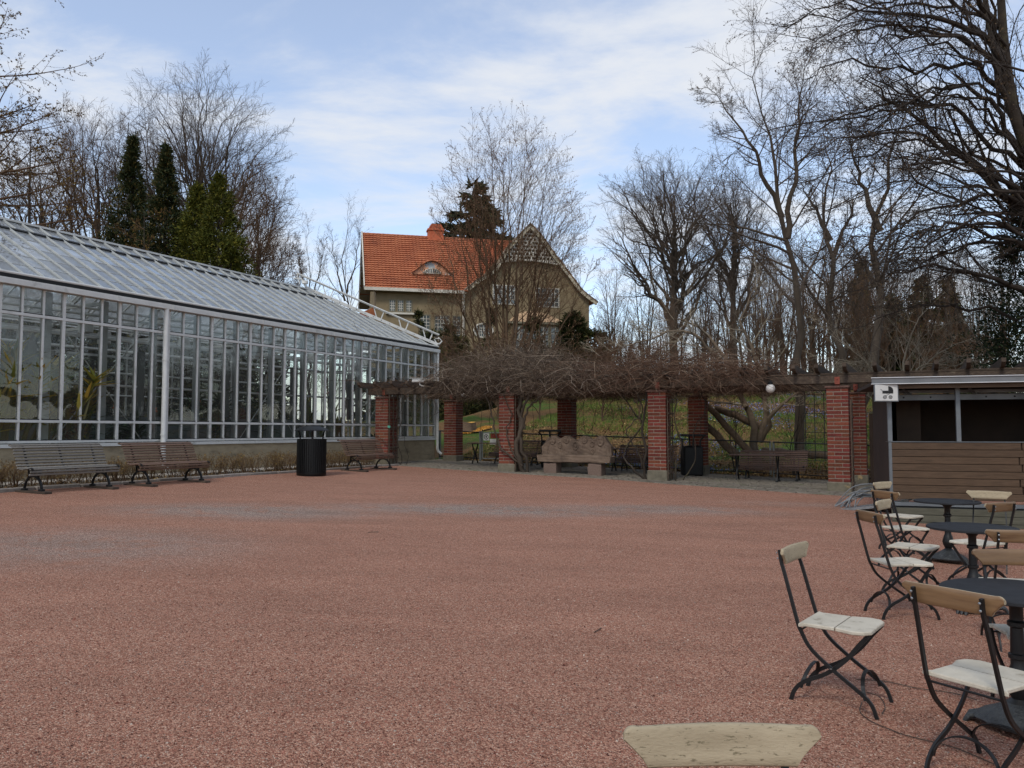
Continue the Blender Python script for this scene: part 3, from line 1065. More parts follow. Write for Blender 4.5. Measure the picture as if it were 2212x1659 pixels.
# ladder that runs down the hip
lad = MB()
H0, H1 = Vector((0.05, 0.05, Z_R0 + 0.02)), Vector((-HALF, -HALF, Z_RIDGE + 0.02))
hd = (H1 - H0).normalized()
side = hd.cross(Vector((0, 0, 1))).normalized()
upv = side.cross(hd).normalized()
if upv.z < 0:
    upv = -upv
lb = MB().bar(H0 + upv * 0.06, H1 + upv * 0.06, 0.05, 0.11, upv, 0.004).build('hip_beam', M_WHITE, gh)
ln_h = (H1 - H0).length
for k in range(1, 16):
    c = H0 + hd * (ln_h * k / 16) + upv * 0.06
    for sg in (-1, 1):
        MB().bar(c + side * sg * 0.024, c + side * sg * 0.032, 0.022, 0.022, upv).build('bolt_hole', M_DARKGAP, lb)
rails = empty('hip_ladder', (0, 0, 0)); rails.parent = gh
for off, lift in ((-0.07, 0.42), (0.07, 0.42)):
    MB().tube([H0 + hd * 0.1 + upv * lift + side * off, H1 + hd * 0.45 + upv * lift + side * off], 0.024, 8).build('rail_tube', M_PIPE, rails, True)
for k in range(6):
    c = H0 + hd * (0.35 + (ln_h - 0.3) * k / 5)
    MB().bar(c + upv * 0.1, c + upv * 0.42, 0.035, 0.05, side).build('strut', M_PIPE, rails)
    MB().bar(c + upv * 0.1 + hd * 0.18, c + upv * 0.42 + hd * 0.42, 0.03, 0.04, side).build('brace', M_PIPE, rails)
b = MB()
b.tube([H1 + upv * 0.1, H1 + upv * 0.3 + hd * 0.25, H1 + hd * 0.5 + upv * 0.2], 0.03, 8)
b.lathe([(0.0, -0.05), (0.11, -0.05), (0.11, 0.05), (0.0, 0.05)], 14, H1.x + 0.1, H1.y - 0.1, H1.z + 0.22)
b.build('winch', M_PIPE, rails, True)
b = MB()
b.tube([H0 + upv * 0.05, H0 + upv * 0.2 + hd * 0.2, H0 + upv * 0.32 + hd * 0.05, H0 + upv * 0.25 - hd * 0.1, H0 + upv * 0.05 - hd * 0.02], 0.022, 8)
b.tube([H0 + upv * 0.08 + side * 0.25, H0 + upv * 0.08 - side * 0.25], 0.022, 8)
b.build('end_stop', M_PIPE, rails, True)

# ------------------------------------------------------------------ plants inside
def leafy(name, label, cat, x, y, z, h, n, length, width, mats, seed, droop=0.6, stems=1, group=None, spread=0.4, up=0.7):
    """plant made of arching strap leaves on short stems"""
    r = np.random.default_rng(seed)
    wx, wy = GC + (x + 0.25) * GN + (y + 1.2) * GD
    root = empty(name, (float(wx), float(wy), z))
    tag(root, label, cat, group)
    st_ = MB(); V = []; Fq = []; nb = 0
    for k in range(stems):
        bx, by = (r.random(2) - 0.5) * spread
        tx, ty = bx + (r.random() - 0.5) * spread, by + (r.random() - 0.5) * spread
        hh = h * (0.55 + 0.45 * r.random())
        st_.tube([(bx, by, 0), ((bx + tx) / 2 + 0.04, (by + ty) / 2, hh * 0.5), (tx, ty, hh)], [0.05, 0.045, 0.03], 6)
        for j in range(n // stems):
            f = r.random() ** 0.6
            p = np.array([bx + (tx - bx) * f, by + (ty - by) * f, hh * (0.25 + 0.75 * f)])
            a = r.random() * 6.283
            el = up * (0.2 + r.random())
            d_ = np.array([math.cos(a) * math.cos(el), math.sin(a) * math.cos(el), math.sin(el)])
            L_ = length * (0.6 + 0.7 * r.random())
            sd = np.array([-math.sin(a), math.cos(a), 0])
            pts = []
            q = p.copy(); dd = d_.copy()
            for i in range(5):
                w_ = width * (1.0, 0.95, 0.8, 0.5, 0.06)[i]
                pts += [q - sd * w_ + np.array([0, 0, w_ * 0.35]), q - np.array([0, 0, w_ * 0.25]), q + sd * w_ + np.array([0, 0, w_ * 0.35])]
                q = q + dd * L_ / 4
                dd = dd + np.array([0, 0, -droop * 0.25]); dd /= np.linalg.norm(dd)
            V += pts
            for i in range(4):
                for c in (0, 1):
                    Fq.append((nb + i * 3 + c, nb + i * 3 + c + 1, nb + i * 3 + c + 4, nb + i * 3 + c + 3))
            nb += 15
    st_.build('stem', MATS['plant_stem'], root)
    link_mesh('foliage', np_mesh('foliage', np.array(V), np.array(Fq)), mats, root)
    return root


mat('plant_stem', '#5d5a36', '#6f6a45', 8, 0.8)
M_ALOE = island_material('aloe_leaves', [(0, '#5d6b30'), (0.35, '#8c8c3c'), (0.65, '#b89d45'), (0.85, '#7f944f'), (1, '#cfae5c')], 0.55)
M_DARKPALM = island_material('dark_palm_leaves', [(0, '#2a3e28'), (0.6, '#42593a'), (1, '#5c7547')], 0.5)
M_AGAVE = island_material('agave_leaves', [(0, '#44604c'), (0.6, '#5d7a5c'), (1, '#7f9676')], 0.55)
M_CACTUS = island_material('cactus_stems', [(0, '#6a7434'), (0.6, '#8a8c3c'), (1, '#a79b4a')], 0.6)
Z_BED = 0.94
for k, (y, h, n, L_, x) in enumerate(((-16.2, 2.3, 420, 0.55, -0.9), (-15.5, 1.9, 380, 0.5, -0.9), (-16.9, 2.5, 420, 0.55, -0.95))):
    leafy('tree_aloe', ['tall yellowish tree aloe behind the leftmost panes', 'shorter yellow-green aloe beside the first wide mullion', 'aloe at the very left edge of the greenhouse'][k], 'aloe', x, y, Z_BED, h, n, L_, 0.045, M_ALOE, 60 + k, 0.25, 7, 'aloes in the greenhouse', 1.0, 0.9)
leafy('clivia', 'dark strap-leaved plant with orange flowers left of the downpipe', 'plant', -1.2, -13.6, Z_BED, 0.7, 70, 0.95, 0.042, M_DARKPALM, 71, 0.7, 3, 'dark plants in the greenhouse', 0.8)
leafy('clivia', 'low dark strap-leaved plant beside the orange flowers', 'plant', -1.4, -14.6, Z_BED, 0.6, 60, 0.8, 0.035, M_AGAVE, 72, 0.6, 3, 'dark plants in the greenhouse', 0.8)
leafy('palm', 'dark fan palm behind the crossed braces', 'palm', -1.5, -10.6, Z_BED, 1.7, 130, 0.85, 0.034, M_DARKPALM, 73, 0.8, 2, 'dark plants in the greenhouse', 0.5)
leafy('palm', 'second dark palm right of the crossed braces', 'palm', -1.6, -8.7, Z_BED, 1.9, 110, 0.75, 0.036, M_DARKPALM, 74, 0.8, 2, 'dark plants in the greenhouse', 0.5)
leafy('euphorbia', 'yellow-green upright cactus-like plant above the litter bin', 'cactus', -1.0, -7.2, Z_BED, 1.5, 60, 0.35, 0.035, M_CACTUS, 75, 0.1, 7, 'dark plants in the greenhouse', 0.6, 1.6)
leafy('euphorbia', 'thin yellowish cactus-like plant right of the litter bin', 'cactus', -1.1, -5.4, Z_BED, 1.2, 50, 0.4, 0.042, M_CACTUS, 76, 0.15, 6, 'dark plants in the greenhouse', 0.7, 1.4)
leafy('agave', 'low grey-green agave behind the lowest panes by the pillar', 'plant', -1.2, -3.6, Z_BED, 0.35, 46, 0.6, 0.04, M_AGAVE, 77, 0.4, 1, 'dark plants in the greenhouse', 0.3)
leafy('climber', 'dark leafy climber hanging by the right greenhouse columns', 'plant', -1.9, -1.9, Z_BED, 2.6, 150, 0.4, 0.042, M_DARKPALM, 78, 0.9, 3, 'dark plants in the greenhouse', 0.8)
leafy('climber', 'dark shrubby plant deep inside behind the downpipe', 'plant', -5.4, -12.5, Z_BED, 2.4, 200, 0.5, 0.04, M_DARKPALM, 79, 0.9, 4, 'dark plants in the greenhouse', 1.6)
leafy('climber', 'dark shrubby plant deep inside behind the fan palm', 'plant', -5.4, -8.5, Z_BED, 2.2, 200, 0.5, 0.04, M_DARKPALM, 80, 0.9, 4, 'dark plants in the greenhouse', 1.6)
M_ORANGE = mat('orange_petals', '#b84a24', '#cf6b38', 20, 0.6)
M_RED = mat('red_petals', '#8f1f2a', '#b02f38', 20, 0.6)
for k, (x, y, z, m_) in enumerate(((-0.75, -13.25, 2.1, M_ORANGE), (-0.7, -12.9, 2.0, M_ORANGE), (-0.8, -13.9, 2.05, M_ORANGE), (-0.9, -9.2, 2.55, M_RED), (-0.85, -6.2, 2.7, M_RED), (-0.9, -11.4, 2.3, M_RED))):
    wx, wy = GC + x * GN + (y + 1.1) * GD
    root = empty('flower_head', (float(wx), float(wy), z))
    tag(root, ['orange flower head nearest the downpipe inside the greenhouse', 'orange flower head touching the downpipe column', 'leftmost orange flower head in the greenhouse',
               'dark red flower head above the second palm', 'bright red flower head behind the right panes', 'dark red flower head behind the crossed braces'][k], 'flower', 'flower heads in the greenhouse')
    bl = MB()
    for j in range(14):
        a, e = random.random() * 6.28, random.uniform(-0.6, 1.2)
        d_ = Vector((math.cos(a) * math.cos(e), math.sin(a) * math.cos(e), math.sin(e)))
        sd = d_.orthogonal().normalized() * 0.02
        bl.add([d_ * 0.01, d_ * 0.05 + sd, d_ * 0.09, d_ * 0.05 - sd], [(0, 1, 2, 3)])
    bl.build('petals', m_, root)
    MB().tube([(0, 0, Z_BED - z), (0.02, 0, (Z_BED - z) * 0.5), (0, 0, 0)], 0.008, 5).build('stalk', MATS['plant_stem'], root)
# ================================================================== pergola
M_BRICK = mat('red_brick', '#5e2d22', '#743c2e', 30, 0.9, bump=0.3, bscale=90, rand=0.28, hue=0.012, c3='#47261d', s3=5, t3=(0.52, 0.75))
M_MORTAR = mat('lime_mortar', '#70665b', '#887c70', 25, 0.95, bump=0.3, bscale=80)
M_BASE = mat('pillar_base_concrete', '#5d584b', '#736d5e', 7, 0.9, bump=0.4, bscale=30, c3='#a08b66', s3=2.0, t3=(0.62, 0.7))
M_CAP = mat('pillar_cap', '#4f3a33', '#6a5046', 12, 0.85, bump=0.3)
M_BEAM = mat('weathered_timber', '#3a3029', '#54483d', 5, 0.85, bump=0.35, bscale=30, rand=0.22, stretch=(1, 6, 6), rot=-G_ANG, c3='#6a6052', s3=2.0, t3=(0.55, 0.75))
M_RUST = mat('rust_red_steel', '#74382a', '#87483a', 14, 0.7)
M_BLACK = mat('black_iron', '#161718', '#222324', 10, 0.5, 0.3, spec=0.4)
M_GREYPOST = mat('galvanised_steel', '#6d716f', '#7e827f', 6, 0.5, 0.5)
M_WIRE = mat('fence_wire', '#55585a', '#6a6d6e', 6, 0.5, 0.4)
M_TRELLIS = mat('trellis_wood', '#463a30', '#5c4e42', 9, 0.9, rand=0.15)

PW, COURSE = 0.50, 0.092
BL, BW, BH = 0.333, 0.156, 0.075
Z_TOP = 2.60
brick_me = MB().cbox(-BL / 2, BL / 2, -BW / 2, BW / 2, -BH / 2, BH / 2, 0.006).mesh('brick')
brick_me.materials.append(M_BRICK)


def pillar(s, t, label):
    x, y = st(s, t)
    g0 = gz(x, y)
    root = empty('brick_pillar', (x, y, g0), G_ANG)
    tag(root, label, 'pillar', 'brick pillars of the pergola')
    top = Z_TOP - 0.06 - g0
    n = int((top - 0.2) / COURSE)
    z0 = top - n * COURSE
    MB().cbox(-PW / 2 - 0.03, PW / 2 + 0.03, -PW / 2 - 0.03, PW / 2 + 0.03, -0.15, z0, 0.02).build('base', M_BASE, root)
    MB().box(-PW / 2 + 0.006, PW / 2 - 0.006, -PW / 2 + 0.006, PW / 2 - 0.006, z0, top).build('mortar', M_MORTAR, root)
    MB().cbox(-PW / 2 - 0.035, PW / 2 + 0.035, -PW / 2 - 0.035, PW / 2 + 0.035, top, top + 0.055, 0.012).build('cap', M_CAP, root)
    h = PW / 2
    for c in range(n):
        z = z0 + (c + 0.5) * COURSE
        for q in range(4):
            o = link_mesh('brick', brick_me, None, root)
            sgn = 1 if c % 2 == 0 else -1
            # four stretchers chase one another round the course, the other way round in the next
            bx, by = sgn * (-h + BL / 2), -h + BW / 2
            a = q * math.pi / 2
            o.location = (bx * math.cos(a) - by * math.sin(a) + random.uniform(-0.003, 0.003), bx * math.sin(a) + by * math.cos(a) + random.uniform(-0.003, 0.003), z + random.uniform(-0.002, 0.002))
            o.rotation_euler = (random.uniform(-0.006, 0.006), random.uniform(-0.006, 0.006), a + random.uniform(-0.01, 0.01))
    return root


T_F, T_B = -4.15, -0.6
FRONT = [(0.78, 'brick pillar at the left end beside the greenhouse and third bench'), (5.32, 'brick pillar with thick twisted vine stem climbing it'),
         (9.91, 'front brick pillar right of the carved stone bench'), (14.46, 'front brick pillar nearest the wooden kiosk')]
BACK = [(1.18, 'rear brick pillar beside the gate and the greenhouse downpipe'), (5.65, 'rear brick pillar behind the carved stone bench'),
        (10.09, 'rear brick pillar behind the flat-lidded litter bin'), (14.64, 'rear brick pillar half hidden beside the dark panel by the kiosk')]
for s_, lb_ in FRONT:
    pillar(s_, T_F, lb_)
for s_, lb_ in BACK:
    pillar(s_, T_B, lb_)

pg = empty('pergola_roof', (GC[0], GC[1], 0.0), G_ANG)
tag(pg, 'weathered timber pergola beams and rafters on brick pillars', 'pergola')
ZB = Z_TOP + 0.06
for t0 in (T_F, T_B):
    for k, (a, b_) in enumerate(((0.15, 5.4), (5.4, 9.9), (9.9, 14.45), (14.45, 19.1), (19.1, 23.6))):
        for dy in (-0.11, 0.11):
            MB().cbox(a + 0.004, b_ - 0.004, t0 + dy - 0.045, t0 + dy + 0.045, ZB + 0.004 * (k % 2), ZB + 0.2 + 0.003 * (k % 2), 0.008).build('beam', M_BEAM, pg)
    MB().cbox(12.2, 23.6, t0 - 0.15, t0 - 0.06, ZB + 0.208, ZB + 0.26, 0.006).build('beam', M_BEAM, pg) if t0 == T_F else None
zr = ZB + 0.27
prof = [(T_F - 0.62, zr + 0.10), (T_F - 0.62, zr + 0.19), (0.25, zr + 0.19), (0.25, zr + 0.10), (0.06, zr + 0.0), (T_F - 0.34, zr + 0.0), (T_F - 0.5, zr + 0.03)]
raf = MB().prism(prof, -0.045, 0.045, axis=0).mesh('rafter')
raf.materials.append(M_BEAM)
k = 0
s_ = 0.1
while s_ < 23.5:
    o = link_mesh('rafter', raf, None, pg)
    o.location = (s_ + random.uniform(-0.03, 0.03), random.uniform(-0.05, 0.05), random.uniform(-0.012, 0.012) - (0.06 if s_ < 12 else 0.0))
    o.rotation_euler = (0, 0, random.uniform(-0.012, 0.012))
    s_ += 0.635
for t0, L_ in ((T_F, FRONT), (T_B, BACK)):
    for s_, _ in L_:
        br = MB().cbox(s_ - 0.06, s_ + 0.06, t0 - 0.166, t0 - 0.158, ZB - 0.02, ZB + 0.16, 0.002).build('bracket', M_RUST, pg)
        MB().lathe([(0.0, -0.006), (0.014, -0.006), (0.014, 0.006), (0, 0.006)], 8, s_, t0 - 0.168, ZB + 0.09).build('bolt', M_BLACK, br)
        MB().cbox(s_ - 0.05, s_ + 0.05, t0 - 0.05, t0 + 0.05, Z_TOP - 0.01, ZB + 0.02, 0.004).build('post_shoe', M_RUST, pg)

# globe lamps under the beams
M_GLOBE = mat('opal_globe', '#c9c8c4', '#dedcd7', 20, 0.25, spec=0.5, c3='#a9a6a0', s3=9, t3=(0.6, 0.7))
def globe(s, t, z, label):
    x, y = st(s, t)
    root = empty('globe_lamp', (x, y, z), G_ANG)
    tag(root, label, 'lamp', 'globe lamps on the pergola')
    MB().lathe([(0.115 * math.sin(math.radians(a)), -0.115 * math.cos(math.radians(a))) for a in range(0, 181, 15)], 20).build('globe', M_GLOBE, root, True)
    MB().lathe([(0.05, 0.09), (0.06, 0.1), (0.06, 0.16), (0.02, 0.18)], 14).build('fitting', M_BLACK, root, True)
    MB().tube([(0, 0, 0.17), (0, 0.1, 0.2)], 0.015, 6).build('arm', M_BLACK, root)


globe(1.87, T_B - 0.4, 2.78, 'white globe lamp beside the rear pillar by the gate')
globe(4.63, T_B - 0.4, 2.78, 'white globe lamp half hidden by vine twigs')
globe(12.91, T_F - 0.38, 2.56, 'white globe lamp right under the bare beam near the kiosk')

# security camera
cx, cy = st(2.4, T_F - 0.6)
root = empty('security_camera', (cx, cy, ZB + 0.33), math.radians(205))
tag(root, 'white box security camera on the left end of the pergola', 'camera')
MB().cbox(-0.24, 0.2, -0.055, 0.055, 0.0, 0.11, 0.02).build('housing', M_PIPE, root)
MB().cbox(-0.27, 0.26, -0.07, 0.07, 0.115, 0.13, 0.005).build('sun_shield', M_PIPE, root)
MB().lathe([(0.04, -0.005), (0.04, 0.005)], 12).build('lens', M_BLACK, root).matrix_local = Matrix.Translation((0.203, 0, 0.055)) @ Matrix.Rotation(math.pi / 2, 4, 'Y')
MB().tube([(-0.05, 0, 0.0), (-0.08, 0, -0.08), (-0.2, 0.02, -0.12)], 0.02, 8).build('bracket', M_PIPE, root, True)

# ------------------------------------------------------------------ fence behind the pergola
def fence_run(s0, s1, t0, label, n_posts):
    x0, y0 = st(s0, t0)
    root = empty('wire_fence', (x0, y0, 0.0), G_ANG)
    tag(root, label, 'fence', 'low wire fence behind the pergola')
    L_ = s1 - s0
    def gl(s):
        x, y = st(s0 + s, t0)
        return gz(x, y)
    za, zb = gl(0), gl(L_)
    MB().tube([(0, 0, za + 1.06), (L_, 0, zb + 1.06)], 0.022, 8).build('top_rail', M_BLACK, root)
    MB().tube([(0, 0, za + 0.1), (L_, 0, zb + 0.1)], 0.018, 6).build('bottom_rail', M_BLACK, root)
    for i in range(n_posts):
        s = L_ * i / (n_posts - 1)
        MB().cbox(s - 0.03, s + 0.03, 0.025, 0.085, gl(s) - 0.2, gl(s) + 1.08, 0.004).build('post', M_GREYPOST, root)
    w = MB()
    nv = int(L_ / 0.09)
    for i in range(1, nv):
        s = L_ * i / nv
        w.bar((s, 0, gl(s) + 0.1), (s, 0, gl(s) + 1.06), 0.003, 0.003)
    for j in range(1, 11):
        z = 0.1 + 0.96 * j / 11
        w.bar((0, 0.002, za + z), (L_, 0.002, zb + z), 0.003, 0.003)
    tag(w.build('wire_mesh', M_WIRE, root), kind='stuff')
    return root


T_FENCE = 0.22
fence_run(0.05, 1.80, T_FENCE, 'short wire fence panel between greenhouse corner and gate', 2)
fence_run(3.15, 8.6, T_FENCE, 'wire fence run behind the carved stone bench', 3)
fence_run(8.7, 12.1, T_FENCE, 'wire fence run behind the flat-lidded bin', 2)
fence_run(12.2, 16.8, T_FENCE, 'wire fence run behind the bench near the kiosk', 3)
gx, gy = st(1.86, T_FENCE)
gate = empty('garden_gate', (gx, gy, gz(gx, gy)), G_ANG)
tag(gate, 'low steel garden gate with a white pictogram sign', 'gate')
for s_ in (0.0, 1.22):
    MB().cbox(s_ - 0.05, s_ + 0.05, -0.05, 0.05, -0.2, 1.1, 0.006).build('gate_post', M_GREYPOST, gate)
f = MB()
for z in (0.1, 1.04):
    f.tube([(0.06, 0, z), (1.16, 0, z)], 0.02, 8)
for s_ in (0.07, 1.15):
    f.tube([(s_, 0, 0.1), (s_, 0, 1.04)], 0.02, 8)
f.build('gate_frame', M_GREYPOST, gate)
w = MB()
for i in range(1, 13):
    w.bar((0.07 + 1.08 * i / 13, 0, 0.1), (0.07 + 1.08 * i / 13, 0, 1.04), 0.003, 0.003)
for j in range(1, 10):
    w.bar((0.07, 0.002, 0.1 + 0.094 * j), (1.15, 0.002, 0.1 + 0.094 * j), 0.003, 0.003)
tag(w.build('wire_mesh', M_WIRE, gate), kind='stuff')
M_SIGN = mat('sign_white', '#b7b8b6', '#c3c4c1', 5, 0.5)
M_SIGNBLACK = mat('sign_black', '#141414', '#1c1c1c', 5, 0.5)
M_SIGNRED = mat('sign_red', '#6e2a1f', '#7d3529', 30, 0.6, c3='#9a8a70', s3=30, t3=(0.62, 0.7))
sg = MB().cbox(0.13, 0.37, -0.045, -0.03, 0.76, 1.02, 0.004).build('pictogram_sign', M_SIGN, gate)
ring = [(0.25 + 0.085 * math.cos(a), -0.047, 0.89 + 0.085 * math.sin(a)) for a in np.linspace(0, 2 * math.pi, 25)[:-1]]
MB().tube(ring, 0.0, closed=True, flat=(0.02, 0.004, (0.3, 0, 0.9))).build('ring', M_SIGNBLACK, sg) if False else None
rb = MB()
for i in range(28):
    a0, a1 = 2 * math.pi * i / 28, 2 * math.pi * (i + 1) / 28
    rb.add([(0.25 + r_ * math.cos(a), -0.0485, 0.89 + r_ * math.sin(a)) for r_, a in ((0.07, a0), (0.095, a0), (0.095, a1), (0.07, a1))], [(0, 1, 2, 3)])
rb.build('ring', M_SIGNBLACK, sg)
pd = MB()
pd.add([(0.25 + 0.03 * math.cos(a) * (1 + 0.2 * math.sin(2 * a)), -0.0485, 0.90 + 0.042 * math.sin(a)) for a in np.linspace(0, 2 * math.pi, 15)[:-1]], [tuple(range(14))])
pd.add([(0.236, -0.049, 0.86), (0.25, -0.049, 0.84), (0.268, -0.049, 0.845), (0.262, -0.049, 0.88)], [(0, 1, 2, 3)])
pd.build('pictogram', M_SIGNBLACK, sg)
MB().cbox(0.43, 0.78, -0.045, -0.032, 0.84, 1.01, 0.004).build('red_plate', M_SIGNRED, gate)
MB().cbox(0.40, 0.66, -0.05, -0.036, 0.62, 0.815, 0.004).build('paper_notice', M_SIGN, gate)

# metal grid by the rear right pillar
x, y = st(13.25, T_B + 0.02)
grid = empty('plant_grid', (x, y, 0.0), G_ANG)
tag(grid, 'rusty dark metal climbing grid left of the kiosk-side pillars', 'trellis')
for i in range(4):
    MB().bar((i * 0.26, 0, 0.62), (i * 0.26, 0, 2.6), 0.022, 0.022).build('upright', M_BLACK, grid)
for j in range(8):
    MB().bar((-0.02, -0.012, 0.62 + j * 0.275), (0.8, -0.012, 0.62 + j * 0.275), 0.014, 0.014).build('crossbar', M_BLACK, grid)

# wooden climbing ladders fixed to front pillars
for s_, lb_ in ((0.78, 'wooden climbing ladder on the right side of the leftmost pillar'), (9.91, 'dark board trellis on the right side of the middle front pillar'), (5.32, 'board trellis behind the thick vine stem'), (14.46, 'dark board trellis on the right side of the pillar nearest the kiosk')):
    x, y = st(s_ + 0.30, T_F)
    tr = empty('wooden_trellis', (x, y, gz(x, y)), G_ANG)
    tag(tr, lb_, 'trellis', 'wooden trellises on the pillars')
    for dy in (-0.24, -0.02, 0.2):
        MB().cbox(-0.012, 0.012, dy - 0.022, dy + 0.022, 0.05, 2.25, 0.004).build('upright', M_TRELLIS, tr)
    for j in range(7):
        MB().cbox(0.014, 0.03, -0.27, 0.27, 0.2 + j * 0.32, 0.24 + j * 0.32, 0.003).build('rung', M_TRELLIS, tr)
x, y = st(1.09, T_F - 0.27)
MBtag = MB().cbox(-0.05, 0.05, -0.012, 0.012, -0.035, 0.035, 0.004).build('plant_label', mat('mint_plastic', '#4f9a86', '#5aa892', 5, 0.5))
MBtag.location = (x, y, 1.62); MBtag.rotation_euler = (0, 0.15, G_ANG)
tag(MBtag, 'small mint-green plant label on the left pillar trellis', 'label')
# ================================================================== villa on the hill
M_RENDER = mat('rough_render', '#807259', '#918266', 1.2, 0.95, bump=0.4, bscale=40, c3='#74674e', s3=0.5, t3=(0.45, 0.75))
M_TILE = mat('clay_tile', '#a05d40', '#b3714f', 0.9, 0.9, c3='#7f4a38', s3=0.5, t3=(0.5, 0.75), bump=0.2, bscale=10)
M_TRIM = mat('white_trim', '#c3beb0', '#d6d2c6', 2, 0.7, c3='#a39c8a', s3=1.5, t3=(0.55, 0.8))
M_PEEL = mat('flaking_white_paint', '#bdb49d', '#cfc8b4', 3, 0.8, c3='#7e7258', s3=3.5, t3=(0.5, 0.58))
M_WINGLASS = mat('window_glass', '#3d4443', '#5c6361', 2.0, 0.15, spec=0.8)
M_WINFRAME = mat('window_frame', '#6f6a58', '#8b8570', 3, 0.7)
M_WINWHITE = mat('white_window_frame', '#b9b5a8', '#c9c5b8', 3, 0.7)
M_SOFFIT = mat('soffit_board', '#6a6456', '#7d7666', 2, 0.85)
M_CHIM = mat('chimney_brick', '#a8573b', '#bb6c4c', 4, 0.9, c3='#7e3f2c', s3=3)
M_BLUEPANEL = mat('weathered_peach_render', '#c58b6a', '#d19c7c', 1.5, 0.85, c3='#9aa0a2', s3=1.3, t3=(0.52, 0.6))

HZ0 = 6.2                                   # foot of the walls
HU = math.atan2(4.0, 17.0)
house = empty('villa', (-10.7, 60.0, 0.0), HU)
tag(house, 'old villa with orange tiled roof and white lattice gable', 'house')
EAVE, RIDGE, RD = 12.2, 17.55, 4.6           # heights; ridge 4.6 m behind the facade
S_P, S_A, S_E = 6.95, 12.4, 17.6             # junction, gable apex, right corner
b = MB()
b.box(0.35, S_E - 0.2, 0.0, 9.2, HZ0, EAVE - 0.05)
b.build('wall', M_RENDER, house)
# left end gable wall
MB().prism([(0.0, EAVE - 0.05), (9.2, EAVE - 0.05), (RD, RIDGE - 0.35)], 0.35, 0.6, axis=0).build('end_gable', M_RENDER, house)
MB().prism([(S_P + 0.3, EAVE - 0.05), (S_E - 0.25, EAVE - 0.05), (S_A + 2.6, 15.3), (S_A + 0.1, RIDGE - 0.2), (S_A - 2.4, 15.2)], 0.0, 0.3, axis=1).build('front_gable', M_RENDER, house)


def tiles(name, p0, ux, uv, nx_, nv_, parent, keep=None, th=0.05):
    """courses of pantiles: each tile a shallow S-wave lapping the course below"""
    V, Q = [], []
    ux, uv, p0 = np.array(ux, float), np.array(uv, float), np.array(p0, float)
    lx, lv = np.linalg.norm(ux), np.linalg.norm(uv)
    nrm = np.cross(ux / lx, uv / lv)
    if nrm[2] < 0:
        nrm = -nrm
    wave = [(0.0, 0.0), (0.25, 0.8), (0.5, 1.0), (0.75, 0.55), (1.0, 0.0)]
    for j in range(nv_):
        for i in range(nx_):
            c = ((i + 0.5) / nx_, (j + 0.5) / nv_)
            if keep and not keep(*c):
                continue
            base = len(V)
            jit = random.uniform(-0.006, 0.006)
            for v_, lift in ((j - 0.04, th), (j + 1, 0.008), (j - 0.04, -0.01)):
                for a, w in wave:
                    V.append(p0 + ux * ((i + a) / nx_) + uv * (v_ / nv_) + nrm * (lift + w * 0.035 * (1 if lift > -0.005 else 0) + jit))
            for a in range(4):
                Q.append((base + a, base + a + 1, base + 5 + a + 1, base + 5 + a))
                Q.append((base + 10 + a, base + 10 + a + 1, base + a + 1, base + a))
    me = np_mesh(name, np.array(V), np.array(Q))
    return tag(link_mesh(name, me, M_TILE, parent), kind='stuff')


# main roof: front slope; rises from the eave to the ridge
OV = 0.55                                    # overhang in front of the wall
slope_z = (RIDGE - EAVE) / (RD + OV)
roof = MB()
roof.add([(-0.5, -OV, EAVE), (S_P + 0.2, -OV, EAVE), (S_A + 0.1, RD, RIDGE), (-0.5, RD, RIDGE), (-0.5, 2 * RD + OV, EAVE), (S_A + 0.1, 2 * RD + OV, EAVE)],
         [(0, 1, 2, 3), (3, 2, 5, 4)])
roof_o = roof.build('roof', M_TILE, house)
tiles('roof_tiles', (-0.5, -OV, EAVE + 0.03), (S_A + 1.0, 0, 0), (0, RD + OV, RIDGE - EAVE), 46, 25, roof_o,
      keep=lambda a, v: (-0.5 + a * (S_A + 1.0)) < S_P + 0.2 + (S_A - S_P) * v, th=0.10)
rt = MB()
for i in range(32):
    x0 = -0.5 + i * 0.40
    rt.add([(x0 + (0.42 if e else 0), RD + 0.13 * math.cos(a), RIDGE + 0.02 + 0.12 * math.sin(a) + (0.012 if not e else 0)) for e in (0, 1) for a in np.linspace(0, math.pi, 6)],
           [(q, q + 1, q + 7, q + 6) for q in range(5)] + [tuple(range(6))])
tag(rt.build('ridge_tiles', M_TILE, roof_o), kind='stuff')
MB().bar((-0.55, -OV - 0.04, EAVE - 0.02), (S_P + 0.1, -OV - 0.04, EAVE - 0.02), 0.12, 0.24).build('eave_board', M_TRIM, roof_o)
MB().bar((-0.55, -OV - 0.02, EAVE + 0.05), (-0.55, RD, RIDGE + 0.1), 0.08, 0.34).build('bargeboard', M_TRIM, roof_o)
MB().bar((-0.55, 2 * RD + OV, EAVE), (-0.55, RD, RIDGE + 0.08), 0.08, 0.3).build('bargeboard', M_TRIM, roof_o)
sof = MB()
for k in range(9):
    v0, v1 = k / 9 + 0.01, (k + 1) / 9 - 0.01
    sof.bar((-0.08, -OV + (RD + OV) * v0, EAVE - 0.12 + (RIDGE - EAVE) * v0), (-0.08, -OV + (RD + OV) * v1, EAVE - 0.12 + (RIDGE - EAVE) * v1), 0.82, 0.06)
for k in range(9):
    v0, v1 = k / 9 + 0.01, (k + 1) / 9 - 0.01
    sof.bar((-0.08, 2 * RD + OV - (RD + OV) * v0, EAVE - 0.12 + (RIDGE - EAVE) * v0), (-0.08, 2 * RD + OV - (RD + OV) * v1, EAVE - 0.12 + (RIDGE - EAVE) * v1), 0.82, 0.06)
sof.build('soffit', M_SOFFIT, roof_o)
MB().box(-0.45, S_P, -OV, 0.0, EAVE - 0.16, EAVE - 0.1).build('soffit', M_SOFFIT, roof_o)
